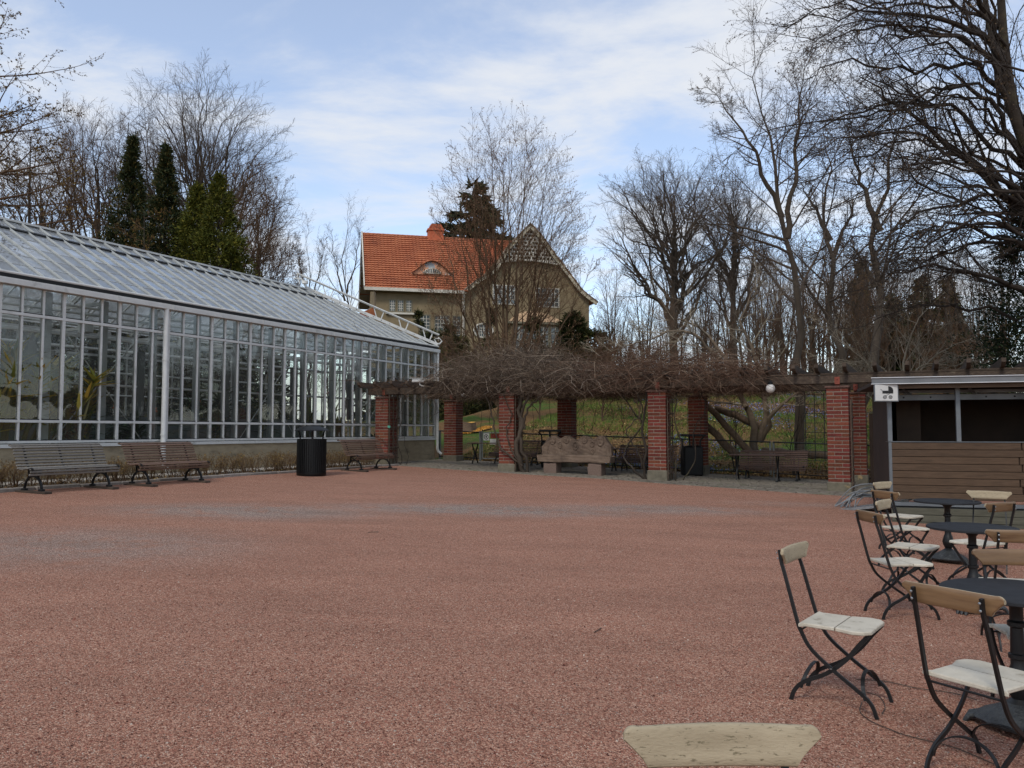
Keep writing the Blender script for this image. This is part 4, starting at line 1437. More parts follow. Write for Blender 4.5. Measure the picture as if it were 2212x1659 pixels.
# left porch eave seen under the roof end
MB().prism([(-1.5, 10.2), (0.9, 10.2), (0.9, 11.3)], 1.0, 3.4, axis=1).build('porch_roof', M_TILE, house)
MB().bar((0.2, 0.95, 10.1), (0.6, 0.95, 9.0), 0.1, 0.2).build('porch_barge', M_TRIM, house)

# cross gable: flared rakes (steep at the top, easing out towards the eaves)
LEFT_R = [(S_P - 0.15, EAVE - 0.1), (S_P + 1.1, EAVE + 0.95), (S_P + 2.6, 14.25), (S_A - 1.9, 15.85), (S_A - 0.9, 16.95), (S_A, RIDGE + 0.35)]
RIGHT_R = [(S_A, RIDGE + 0.35), (S_A + 1.0, 16.85), (S_A + 2.1, 15.4), (S_A + 3.3, 13.95), (S_A + 4.3, 12.75), (S_E + 0.35, EAVE - 0.35)]
for nm, R_ in (('left', LEFT_R), ('right', RIGHT_R)):
    sp = spline([(a, 0, c) for a, c in R_], 5)
    rk = MB(); cov = MB()
    rk.tube([(p.x, -0.42, p.z - 0.12) for p in sp], 0, flat=(0.14, 0.34, (0, 1, 0)))
    rk.build('rake_board', M_PEEL, roof_o)
    vs = [(p.x, y_, p.z + 0.06) for p in sp for y_ in (-0.55, RD)]
    vs2 = [(p.x, y_, p.z - 0.02) for p in sp for y_ in (-0.55, RD)]
    n = len(sp)
    cov.add(vs, [(2 * i, 2 * i + 2, 2 * i + 3, 2 * i + 1) for i in range(n - 1)])
    cov.add(vs2, [(2 * i, 2 * i + 1, 2 * i + 3, 2 * i + 2) for i in range(n - 1)])
    cov.build('gable_roof', M_TILE, roof_o)
# lattice in the gable top: white boards round square openings, dark attic boards behind
ZL = 15.05
def rake_x(z, R_):
    pts = sorted(R_, key=lambda q: q[1])
    return float(np.interp(z, [q[1] for q in pts], [q[0] for q in pts]))
back = MB(); lat = MB()
zs = np.linspace(ZL, RIDGE + 0.1, 12)
back.add([(rake_x(z, LEFT_R) + 0.1, -0.06, z) for z in zs] + [(rake_x(z, RIGHT_R) - 0.1, -0.06, z) for z in zs[::-1]], [tuple(range(24))])
lat_o = back.build('gable_lattice', mat('dark_attic_board', '#3c332a', '#4d4338', 3, 0.9), house)
for j in range(9):
    z = ZL + j * 0.3
    x0, x1 = rake_x(z, LEFT_R) + 0.12, rake_x(z, RIGHT_R) - 0.12
    if x1 - x0 > 0.3:
        MB().box(x0, x1, -0.19, -0.12, z - 0.05, z + 0.055).build('lattice_rail', M_TRIM, lat_o)
    z1 = min(z + 0.3, RIDGE)
    x0, x1 = rake_x(z1, LEFT_R) + 0.05, rake_x(z1, RIGHT_R) - 0.05
    i = 0
    x = S_A - 4.2 + (0.155 if j % 2 else 0)
    while x < S_A + 4.2:
        if x0 < x < x1:
            wv = 0.09 if (i * 7 + j * 3) % 5 else 0.19
            lat.box(x - wv / 2, x + wv / 2, -0.185, -0.115, z + 0.055, z + 0.25)
        x += 0.31; i += 1
lat.build('lattice_posts', M_TRIM, lat_o)
lb = MB()
arch = [(rake_x(ZL, LEFT_R) + (rake_x(ZL, RIGHT_R) - rake_x(ZL, LEFT_R)) * k / 14, ZL - 0.30 + 0.22 * math.sin(math.pi * k / 14)) for k in range(15)]
lb.tube([(a, -0.22, c + 0.02) for a, c in arch], 0, flat=(0.28, 0.12, (0, 1, 0)))
lb.build('lattice_sill', M_TRIM, lat_o)
# down pipe at the junction
MB().tube([(S_P + 0.1, -0.5, EAVE - 0.1), (S_P + 0.12, -0.14, EAVE - 0.7), (S_P + 0.12, -0.14, HZ0)], 0.1, 8).build('downpipe', M_TRIM, house)


def window(x0, x1, z0, z1, nx_, nz_, fm=M_WINFRAME, sill=False, y=0.0):
    w = MB().box(x0, x1, y - 0.012, y + 0.05, z0, z1).build('window', M_WINGLASS, house)
    fr = MB()
    e = 0.08
    fr.box(x0 - e, x0, y - 0.05, y + 0.05, z0 - e, z1 + e); fr.box(x1, x1 + e, y - 0.05, y + 0.05, z0 - e, z1 + e)
    fr.box(x0, x1, y - 0.05, y + 0.05, z0 - e, z0); fr.box(x0, x1, y - 0.05, y + 0.05, z1, z1 + e)
    fr.build('frame', fm, w)
    mu = MB()
    for i in range(1, nx_):
        x = x0 + (x1 - x0) * i / nx_
        mu.box(x - 0.022, x + 0.022, y - 0.035, y - 0.012, z0, z1)
    for j in range(1, nz_):
        z = z0 + (z1 - z0) * j / nz_
        mu.box(x0, x1, y - 0.032, y - 0.012, z - 0.022, z + 0.022)
    mu.build('glazing_bars', M_WINWHITE, w)
    if sill:
        MB().box(x0 - 0.25, x1 + 0.25, y - 0.16, y + 0.02, z0 - 0.24, z0 - 0.1).build('sill', M_TRIM, w)
    return w


for a in (1.42, 2.05, 2.68):
    window(a, a + 0.36, 10.62, 11.42, 3, 4)
MB().box(1.1, 3.4, -0.2, 0.02, 10.36, 10.5).build('window_ledge', M_TRIM, house)
window(3.75, 4.45, 9.3, 10.35, 3, 4); window(3.75, 4.45, 7.6, 9.1, 2, 3)
window(4.9, 5.95, 9.2, 10.35, 5, 4); window(4.9, 5.95, 7.4, 9.0, 4, 4)
window(6.3, 6.85, 8.6, 10.35, 2, 5)
window(2.0, 2.45, 8.4, 9.0, 2, 2)
window(S_A - 2.9, S_A - 1.2, 11.5, 12.9, 5, 4, M_WINWHITE); window(S_A + 0.6, S_A + 2.4, 11.4, 12.8, 6, 4, M_WINWHITE)
for k, xc in enumerate((S_P + 1.75, S_E - 1.9)):      # oval windows
    w = MB()
    w.add([(xc + 0.72 * math.cos(a), -0.03, 9.3 + 0.5 * math.sin(a)) for a in np.linspace(0, 2 * math.pi, 25)[:-1]], [tuple(range(24))])
    wo = w.build('window', M_WINGLASS, house)
    MB().tube([(xc + 0.77 * math.cos(a), -0.05, 9.3 + 0.55 * math.sin(a)) for a in np.linspace(0, 2 * math.pi, 25)[:-1]], 0.07, 6, closed=True).build('frame', M_WINFRAME if k else M_TRIM, wo)
    mu = MB()
    for i in range(-3, 4):
        q = 0.48 * math.sqrt(max(0.01, 1 - (i * 0.18 / 0.72) ** 2))
        mu.box(xc + i * 0.18 - 0.018, xc + i * 0.18 + 0.018, -0.07, -0.032, 9.3 - q, 9.3 + q)
    for j in (-1, 0, 1):
        q = 0.7 * math.sqrt(max(0.01, 1 - (j * 0.2 / 0.5) ** 2))
        mu.box(xc - q, xc + q, -0.066, -0.032, 9.3 + j * 0.2 - 0.018, 9.3 + j * 0.2 + 0.018)
    mu.build('glazing_bars', M_WINWHITE, wo)
# bay with a small curved roof below the gable windows
bay = MB()
bay.prism([(S_A - 1.7, HZ0), (S_A + 2.3, HZ0), (S_A + 2.3, 9.9), (S_A - 1.7, 9.9)], -1.1, -0.01, axis=1)
bay_o = bay.build('bay', M_RENDER, house)
br = MB()
xs_ = np.linspace(S_A - 2.0, S_A + 2.6, 9)
br.add([(x, -1.35, 9.95 + 0.03 * math.sin(i * 2.4)) for i, x in enumerate(xs_)] + [(S_A + 0.3 + (x - S_A - 0.3) * 0.55, -0.02, 10.75 + 0.25 * math.cos((x - S_A - 0.3) * 0.7)) for x in xs_], [(i, i + 1, i + 10, i + 9) for i in range(8)])
br.build('bay_roof', mat('copper_sheet', '#a98a6c', '#c2a684', 2, 0.6), bay_o)
MB().box(S_A - 2.0, S_A + 2.6, -1.34, -0.02, 9.78, 9.93).build('bay_cornice', M_WINFRAME, bay_o)
for k in range(4):
    window(S_A - 1.5 + k * 0.98, S_A - 0.72 + k * 0.98, 7.6, 9.55, 2, 4, M_WINFRAME, False, -1.13)
# eyebrow dormer on the main slope
def on_roof(x, v, lift):
    return Vector((x, -OV + (RD + OV) * v, EAVE + (RIDGE - EAVE) * v)) + Vector((0, -(RIDGE - EAVE), RD + OV)).normalized() * lift
dx0, dx1, vb = 3.1, 6.35, 0.27
face, hood = MB(), MB()
n = 15
fb = [on_roof(dx0 + (dx1 - dx0) * i / (n - 1), vb, 0.06) + Vector((0, -0.15, 0)) for i in range(n)]
ft = [p + Vector((0, 0.06, 0.08 + 1.0 * math.sin(math.pi * i / (n - 1)) ** 1.3)) for i, p in enumerate(fb)]
face.add(fb + ft, [(i, i + 1, n + i + 1, n + i) for i in range(n - 1)])
dorm = face.build('dormer', M_BLUEPANEL, house)
far_ = []
for i, p in enumerate(ft):
    v = min(0.62, vb + (p.z - fb[i].z) / (RIDGE - EAVE) + 0.012)
    far_.append(on_roof(p.x, v, 0.07))
hood.add([p + Vector((0, -0.22, 0.03)) for p in ft] + far_, [(i, i + 1, n + i + 1, n + i) for i in range(n - 1)])
hood.tube([p + Vector((0, -0.22, 0.02)) for p in ft], 0.05, 5)
hood.build('dormer_hood', M_TILE, dorm)
wl_ = MB()
wb = [fb[4] + (fb[10] - fb[4]) * (i / 8) + Vector((0, -0.03, 0.08)) for i in range(9)]
wt = [p + Vector((0, 0.02, 0.06 + 0.34 * math.sin(math.pi * i / 8) ** 0.8)) for i, p in enumerate(wb)]
wl_.add(wb + wt, [(i, i + 1, 10 + i, 9 + i) for i in range(8)])
dw = wl_.build('dormer_window', M_WINGLASS, dorm)
bars = MB()
for i in range(1, 8):
    bars.bar(wb[i] + Vector((0, -0.03, 0)), wt[i] + Vector((0, -0.03, 0)), 0.07, 0.05)
bars.tube([p + Vector((0, -0.03, 0)) for p in wt], 0.045, 5); bars.tube([p + Vector((0, -0.03, 0)) for p in wb], 0.03, 5)
bars.build('bars', M_WINWHITE, dw)
# chimneys
for x, w_, h_, y_ in ((5.5, 1.3, 18.55, RD), (S_A + 1.0, 1.2, 18.5, RD + 0.6)):
    ch = MB()
    ch.cbox(x - w_ / 2, x + w_ / 2, y_ - 0.4, y_ + 0.4, 16.2, h_ - 0.45, 0.03)
    ch.cbox(x - w_ / 2 - 0.07, x + w_ / 2 + 0.07, y_ - 0.48, y_ + 0.48, h_ - 0.45, h_ - 0.3, 0.02)
    co = ch.build('chimney', M_CHIM, roof_o)
    MB().prism([(x - w_ / 2, h_ - 0.3), (x + w_ / 2, h_ - 0.3), (x + w_ / 2 - 0.25, h_ + 0.1), (x - w_ / 2 + 0.25, h_ + 0.1)], y_ - 0.4, y_ + 0.4, axis=1).build('chimney_hood', M_CHIM, co)
    MB().box(x - 0.35, x + 0.35, y_ - 0.3, y_ + 0.3, h_ + 0.1, h_ + 0.17).build('chimney_plate', M_BLACK, co)
vt = MB().lathe([(0.2, 0), (0.2, 0.35), (0.42, 0.38), (0.3, 0.55), (0.1, 0.62), (0.0, 0.63)], 12, S_A - 2.2, RD + 0.3, RIDGE - 0.1)
vt.build('roof_vent', M_BLACK, roof_o)
# ================================================================== benches, bins, tables, chairs, kiosk
M_SLAT_GREY = mat('silvered_slat', '#5f5c57', '#77736c', 10, 0.7, rand=0.2, stretch=(6, 1, 6), bump=0.2, bscale=60)
M_SLAT_BROWN = mat('brown_slat', '#5a463b', '#715a4b', 10, 0.65, rand=0.22, stretch=(6, 1, 6), bump=0.2, bscale=60)
M_SLAT_DARK = mat('dark_brown_slat', '#503f37', '#685147', 10, 0.65, rand=0.2, stretch=(6, 1, 6), bump=0.2, bscale=60)
M_SLEEPER = mat('sleeper_wood', '#3c322b', '#51453b', 8, 0.9, rand=0.15)

SLATS = [(0.335, 0.335, 78), (0.352, 0.385, 95), (0.325, 0.43, 150), (0.268, 0.448, 178), (0.21, 0.444, 184), (0.152, 0.436, 186), (0.094, 0.428, 184), (0.036, 0.426, 172),
         (-0.018, 0.446, 140), (-0.056, 0.492, 122), (-0.084, 0.545, 115), (-0.108, 0.6, 112), (-0.13, 0.655, 111), (-0.152, 0.71, 112), (-0.176, 0.764, 116), (-0.208, 0.814, 128), (-0.256, 0.85, 158), (-0.312, 0.858, 186)]


def make_bench(m_slat, L_=1.78, support=0.67, sleepers=True):
    root = empty('park_bench')
    slat = MB().cbox(-L_ / 2, L_ / 2, -0.0185, 0.0185, -0.012, 0.012, 0.006).mesh('slat')
    slat.materials.append(m_slat)
    for y, z, a in SLATS:
        o = link_mesh('slat', slat, None, root)
        o.location = (random.uniform(-0.01, 0.01), y, z)
        o.rotation_euler = (math.radians(a), 0, 0)
    for x in (-support, support, 0.0):
        fr = MB()
        mid = abs(x) < 0.01
        pr = [(x, y - 0.022 * math.sin(math.radians(a)), z + 0.022 * math.cos(math.radians(a)) * (1 if a < 90 else 1) - (0.045 if a > 90 and y > -0.02 else 0.0)) for y, z, a in SLATS]
        pr = []
        for y, z, a in SLATS:
            ra = math.radians(a)
            ny, nz = math.sin(ra), -math.cos(ra)      # away from the sitter
            if nz > 0.3 and y > -0.02:
                ny, nz = -ny, -nz
            if y > -0.02 and a > 100:
                ny, nz = 0.0, -1.0
            elif y > 0.3:
                ny, nz = -1.0, 0.0
            else:
                ny, nz = -abs(math.sin(ra)), -0.2
            pr.append((x, y + ny * 0.026, z + nz * 0.026))
        fr.tube(pr, 0, flat=(0.03, 0.022, (1, 0, 0)))
        if not mid:
            arch = [(x, 0.1 + 0.25 * math.cos(math.radians(a)), 0.06 + 0.24 * math.sin(math.radians(a))) for a in range(-4, 185, 12)]
            fr.tube(arch, 0, flat=(0.035, 0.03, (1, 0, 0)))
            fr.tube([(x, 0.28, 0.41), (x, 0.24, 0.28), (x, 0.27, 0.23)], 0, flat=(0.03, 0.025, (1, 0, 0)))
            fr.tube([(x, -0.03, 0.41), (x, -0.02, 0.28), (x, -0.06, 0.22)], 0, flat=(0.03, 0.025, (1, 0, 0)))
            fr.tube([(x, 0.22, 0.41), (x, 0.1, 0.31), (x, -0.02, 0.41)], 0, flat=(0.025, 0.02, (1, 0, 0)))
            for y in (-0.15, 0.35):
                fr.cbox(x - 0.04, x + 0.04, y - 0.05, y + 0.05, 0.035, 0.075, 0.008)
        fr.build('iron_frame', M_BLACK, root)
        if not mid:
            # cast scrolls at the end of the seat and the top of the back
            sc_ = MB()
            for k in range(5):
                a = k * 40
                sc_.lathe([(0.0, -0.016), (0.02, -0.006), (0.02, 0.006), (0.0, 0.016)], 8, x * 1.27, 0.34 + 0.03 * math.cos(math.radians(a)) - 0.01 * k, 0.42 + 0.03 * math.sin(math.radians(a)))
                sc_.lathe([(0.0, -0.016), (0.018, -0.006), (0.018, 0.006), (0.0, 0.016)], 8, x * 1.27, -0.33 + 0.022 * math.cos(math.radians(a)), 0.845 + 0.022 * math.sin(math.radians(a)))
            sc_.build('scroll', M_BLACK, root)
        if not mid and sleepers:
            MB().cbox(x - 0.07, x + 0.07, -0.33, 0.55, -0.06, 0.036, 0.008).build('ground_beam', M_SLEEPER, root)
    return root


def face(root, x, y, fx, fy, dz=0.0):
    """put root on the ground with its local +y turned to (fx, fy)"""
    root.location = (x, y, gz(x, y) + dz)
    root.rotation_euler = (0, 0, math.atan2(fy, fx) - math.pi / 2)


BG = 'slatted benches on the plaza'
b1 = make_bench(M_SLAT_GREY); face(b1, *st(1.86, -15.78), *GN)
tag(b1, 'silver-grey slatted bench furthest left by the greenhouse', 'bench', BG)
b2 = make_bench(M_SLAT_BROWN); face(b2, *st(1.92, -13.6), *GN)
tag(b2, 'brown slatted bench second from the left by the greenhouse', 'bench', BG)
b3 = copy_tree(b2); face(b3, *st(2.1, -6.9), *GN)
tag(b3, 'brown slatted bench between the round litter bin and brick pillar', 'bench', BG)
b4 = make_bench(M_SLAT_DARK, 1.9, 0.7, False); face(b4, *st(3.85, -0.75), *(-GD), -0.03)
tag(b4, 'dark bench in the pergola behind the vine-covered pillar', 'bench', 'benches under the pergola')
b5 = copy_tree(b4); face(b5, *st(8.45, -0.75), *(-GD), -0.03)
tag(b5, 'dark bench in the pergola right of the stone bench', 'bench', 'benches under the pergola')
b6 = copy_tree(b4); face(b6, *st(12.42, -1.35), *(-GD), -0.03)
tag(b6, 'dark bench under the pergola near the kiosk', 'bench', 'benches under the pergola')


def make_table():
    root = empty('pergola_table')
    for k in range(3):
        MB().cbox(-0.75, 0.75, -0.21 + k * 0.142, -0.075 + k * 0.142, 0.715, 0.745, 0.006).build('plank', M_SLAT_DARK, root)
    for x in (-0.55, 0.55):
        fr = MB()
        for sg in (-1, 1):
            fr.tube(spline([(x, sg * 0.19, 0.71), (x, sg * 0.15, 0.6), (x, sg * 0.05, 0.42), (x, sg * 0.06, 0.28), (x, sg * 0.17, 0.1), (x, sg * 0.2, 0.0)], 5), 0, flat=(0.035, 0.03, (1, 0, 0)))
            fr.cbox(x - 0.035, x + 0.035, sg * 0.2 - 0.06, sg * 0.2 + 0.06, -0.02, 0.03, 0.008)
        fr.cbox(x - 0.02, x + 0.02, -0.2, 0.2, 0.69, 0.713, 0.003)
        fr.build('iron_leg', M_BLACK, root)
    return root


t1 = make_table(); face(t1, *st(3.15, -1.5), *(-GD))
tag(t1, 'narrow table in front of the bench behind the vine-covered pillar', 'table', 'narrow tables under the pergola')
t2 = copy_tree(t1); face(t2, *st(8.2, -1.55), *(-GD))
tag(t2, 'narrow table partly hidden behind the stone bench and middle pillar', 'table', 'narrow tables under the pergola')
t3 = copy_tree(t1); face(t3, *st(12.15, -2.25), *(-GD))
tag(t3, 'narrow table before the bench near the kiosk', 'table', 'narrow tables under the pergola')

# ------------------------------------------------------------------ litter bins
M_BIN = mat('black_bin_paint', '#0a0b0c', '#101112', 5, 0.42, 0.0, spec=0.3)
x, y = st(2.44, -9.6)
bn = empty('litter_bin', (x, y, gz(x, y)), 0.3)
tag(bn, 'tall round black litter bin with domed lid', 'litter bin')
MB().lathe([(0.0, 0.0), (0.36, 0.0), (0.37, 0.02), (0.37, 0.07), (0.345, 0.075), (0.345, 0.93), (0.3, 0.93), (0.3, 0.88), (0.0, 0.86)], 32).build('drum', M_BIN, bn, True)
rib = MB().cbox(-0.012, 0.012, -0.016, 0.016, 0.075, 0.925, 0.004).mesh('rib'); rib.materials.append(M_BIN)
for i in range(40):
    a = 2 * math.pi * i / 40
    o = link_mesh('rib', rib, None, bn)
    o.location = (0.357 * math.cos(a), 0.357 * math.sin(a), 0); o.rotation_euler = (0, 0, a)
for a in (0.5, 2.6, 4.7):
    MB().tube([(0.32 * math.cos(a), 0.32 * math.sin(a), 0.86), (0.33 * math.cos(a), 0.33 * math.sin(a), 1.0), (0.37 * math.cos(a), 0.37 * math.sin(a), 1.14)], 0, flat=(0.05, 0.012, (-math.sin(a), math.cos(a), 0))).build('lid_post', M_BIN, bn)
MB().lathe([(0.43, 1.13), (0.435, 1.14), (0.36, 1.19), (0.25, 1.235), (0.17, 1.255), (0.165, 1.27), (0.0, 1.285)], 32).build('lid', M_BIN, bn, True)


def square_bin(s, t, label):
    x, y = st(s, t)
    r = empty('litter_bin', (x, y, gz(x, y)), G_ANG + 0.45)
    tag(r, label, 'litter bin', 'flat-lidded bins under the pergola')
    MB().cbox(-0.29, 0.29, -0.29, 0.29, 0.0, 0.9, 0.05).build('body', M_BIN, r)
    for a in (0, 1, 2, 3):
        c, s_ = math.cos(a * math.pi / 2), math.sin(a * math.pi / 2)
        MB().tube([(0.26 * c, 0.26 * s_, 0.86), (0.27 * c, 0.27 * s_, 1.05), (0.37 * c, 0.37 * s_, 1.18)], 0.026, 6).build('lid_post', M_BIN, r)
    MB().cbox(-0.36, 0.36, -0.36, 0.36, 1.18, 1.25, 0.015).build('lid', M_BIN, r)


square_bin(10.1, -1.5, 'square black bin with flat lid before the rear middle pillar')
square_bin(5.35, -1.35, 'square black bin mostly hidden behind the stone bench')

# ------------------------------------------------------------------ carved stone bench
M_SANDSTONE = mat('brown_sandstone', '#66564a', '#7c6b5c', 6, 0.95, bump=0.7, bscale=38, c3='#574a40', s3=1.6, t3=(0.48, 0.72))
M_GRANITE = mat('red_granite', '#65554c', '#7d6a5f', 45, 0.9, bump=0.6, bscale=70, detail=3)
sbx = empty('stone_bench')
face(sbx, *st(7.25, -3.72), *(-GD))
tag(sbx, 'carved brown stone bench with wavy back of four figures', 'bench')
L2 = 1.1
HEADS = [(-0.73, 0.43, 0.1), (-0.29, 0.47, 0.105), (0.28, 0.46, 0.1), (0.78, 0.42, 0.12)]     # seen from the front, mirrored below


def back_top(x):
    v = 0.34 + 0.06 * math.exp(-((x + 0.95) / 0.3) ** 2)
    for hx, hz, hr in HEADS:
        v = max(v, 0.40 + 0.17 * math.exp(-((x - hx) / 0.24) ** 2))
    v -= 0.16 * smooth(0.86, 1.12, abs(x)) 
    return float(v)


def relief(x, z):
    d_ = 0.0
    for i, (hx, hz, hr) in enumerate(HEADS):
        e = math.hypot((x - hx) / (hr * 0.9), (z - hz) / (hr * 1.25))
        d_ += 0.055 * float(smooth(1.1, 0.82, e))
        for ex in (-0.038, 0.038):
            d_ -= 0.03 * math.exp(-(((x - hx - ex) / 0.02) ** 2 + ((z - hz - 0.03) / 0.014) ** 2))
        d_ -= 0.028 * math.exp(-(((x - hx) / 0.035) ** 2 + ((z - hz + 0.07) / 0.012) ** 2))
        d_ += 0.016 * math.exp(-(((x - hx) / 0.012) ** 2 + ((z - hz - 0.0) / 0.04) ** 2))
        b_ = math.hypot((x - hx) / 0.17, (z - 0.1) / 0.24)
        d_ += 0.035 * float(smooth(1.15, 0.8, b_))
        for k in range(3):
            d_ -= 0.022 * math.exp(-((x - hx - 0.24 - k * 0.035) / 0.009) ** 2) * float(smooth(0.05, 0.09, z) - smooth(0.22, 0.27, z)) * (1 if i in (0, 3) else 0.4)
    for hx, hz, a, b2 in ((-0.5, 0.3, 0.05, 0.09), (0.0, 0.28, 0.075, 0.11), (0.52, 0.33, 0.06, 0.07), (0.53, 0.12, 0.055, 0.06)):
        e = math.hypot((x - hx) / a, (z - hz) / b2)
        d_ += 0.035 * math.exp(-((e - 1.0) / 0.22) ** 2) + (0.02 if e < 0.45 else 0.0)
    for hx in (-0.02, 0.53):
        for k in range(3):
            d_ += 0.018 * math.exp(-((z - 0.44 - k * 0.05 - 0.1 * abs(x - hx)) / 0.012) ** 2) * math.exp(-((x - hx) / 0.13) ** 4)
    return d_ + 0.006 * math.sin(x * 31 + z * 17) * math.sin(z * 43 - x * 9)


nx_, nz_ = 170, 54
V = []
for side_ in (0, 1):
    for j in range(nz_):
        for i in range(nx_):
            x = -L2 + 2 * L2 * i / (nx_ - 1)
            z = back_top(x) * j / (nz_ - 1)
            V.append((-x, (-0.02 + 0.75 * relief(x, z)) if side_ == 0 else -0.2, 0.55 + z))
Q = []
for j in range(nz_ - 1):
    for i in range(nx_ - 1):
        a = j * nx_ + i
        Q.append((a, a + 1, a + nx_ + 1, a + nx_))
        o_ = nx_ * nz_
        Q.append((o_ + a, o_ + a + nx_, o_ + a + nx_ + 1, o_ + a + 1))
for i in range(nx_ - 1):
    a, o_ = (nz_ - 1) * nx_ + i, nx_ * nz_
    Q.append((a, a + 1, a + 1 + o_, a + o_))
for j in range(nz_ - 1):
    for i in (0, nx_ - 1):
        a, o_ = j * nx_ + i, nx_ * nz_
        Q.append((a, a + nx_, a + nx_ + o_, a + o_))
link_mesh('carved_back', np_mesh('carved_back', np.array(V), np.array(Q), False), M_SANDSTONE, sbx)


def rough_block(name, x0, x1, y0, y1, z0, z1, m, parent, amp, seed, n=(14, 6, 5)):
    bm = bmesh.new()
    r = random.Random(seed)
    bmesh.ops.create_cube(bm, size=1)
    bmesh.ops.subdivide_edges(bm, edges=bm.edges[:], cuts=6, use_grid_fill=True)
    for v in bm.verts:
        p = v.co
        q = Vector((x0 + (p.x + 0.5) * (x1 - x0), y0 + (p.y + 0.5) * (y1 - y0), z0 + (p.z + 0.5) * (z1 - z0)))
        edge = sum(1 for c in p if abs(abs(c) - 0.5) < 1e-4)
        nv = Vector((math.sin(q.x * 13 + seed) * math.cos(q.z * 17), math.sin(q.y * 15 + seed * 2), math.cos(q.x * 11 + q.y * 9 + seed))) * amp + Vector((r.uniform(-1, 1), r.uniform(-1, 1), r.uniform(-1, 1))) * amp * 0.5
        if edge >= 2:
            cc = Vector(((x0 + x1) / 2, (y0 + y1) / 2, (z0 + z1) / 2))
            q -= Vector((math.copysign(amp * 1.2, (q - cc).x) if abs(abs(p.x) - .5) < 1e-4 else 0, math.copysign(amp * 1.2, (q - cc).y) if abs(abs(p.y) - .5) < 1e-4 else 0, math.copysign(amp * 1.2, (q - cc).z) if abs(abs(p.z) - .5) < 1e-4 else 0))
        v.co = q + nv
    me = bpy.data.meshes.new(name)
    bm.to_mesh(me); bm.free()
    return link_mesh(name, me, m, parent)


rough_block('seat_slab', -1.16, 1.14, -0.22, 0.28, 0.34, 0.565, M_SANDSTONE, sbx, 0.014, 3)
rough_block('leg', -0.88, -0.46, -0.18, 0.22, -0.1, 0.335, M_GRANITE, sbx, 0.008, 5)
rough_block('leg', 0.52, 0.94, -0.18, 0.22, -0.06, 0.335, M_GRANITE, sbx, 0.008, 6)

# ------------------------------------------------------------------ folding bistro chairs
M_SEAT = mat('weathered_pale_seat', '#b0a999', '#c2bbab', 5, 0.75, stretch=(1.4, 1.4, 1.4), bump=0.25, bscale=70, c3='#857d6c', s3=7, t3=(0.55, 0.75), coords='obj', rand=0.08)
M_BACKPALE = mat('weathered_grain_wood', '#94876f', '#a89b82', 9, 0.75, stretch=(0.6, 1, 2.0), bump=0.16, bscale=110, c3='#6f6650', s3=75, t3=(0.57, 0.66), coords='obj', rand=0.1, detail=8)
M_BACKTAN = mat('varnished_back', '#6c543c', '#806547', 9, 0.45, stretch=(0.5, 1, 5), c3='#5a4029', s3=6, t3=(0.5, 0.8), coords='obj', rand=0.18, spec=0.5)
M_CHAIRIRON = mat('black_chair_iron', '#131415', '#1d1e1f', 12, 0.45, 0.2, spec=0.45)
M_BOLT = mat('steel_bolt', '#8f9294', '#a5a8aa', 10, 0.3, 0.8)


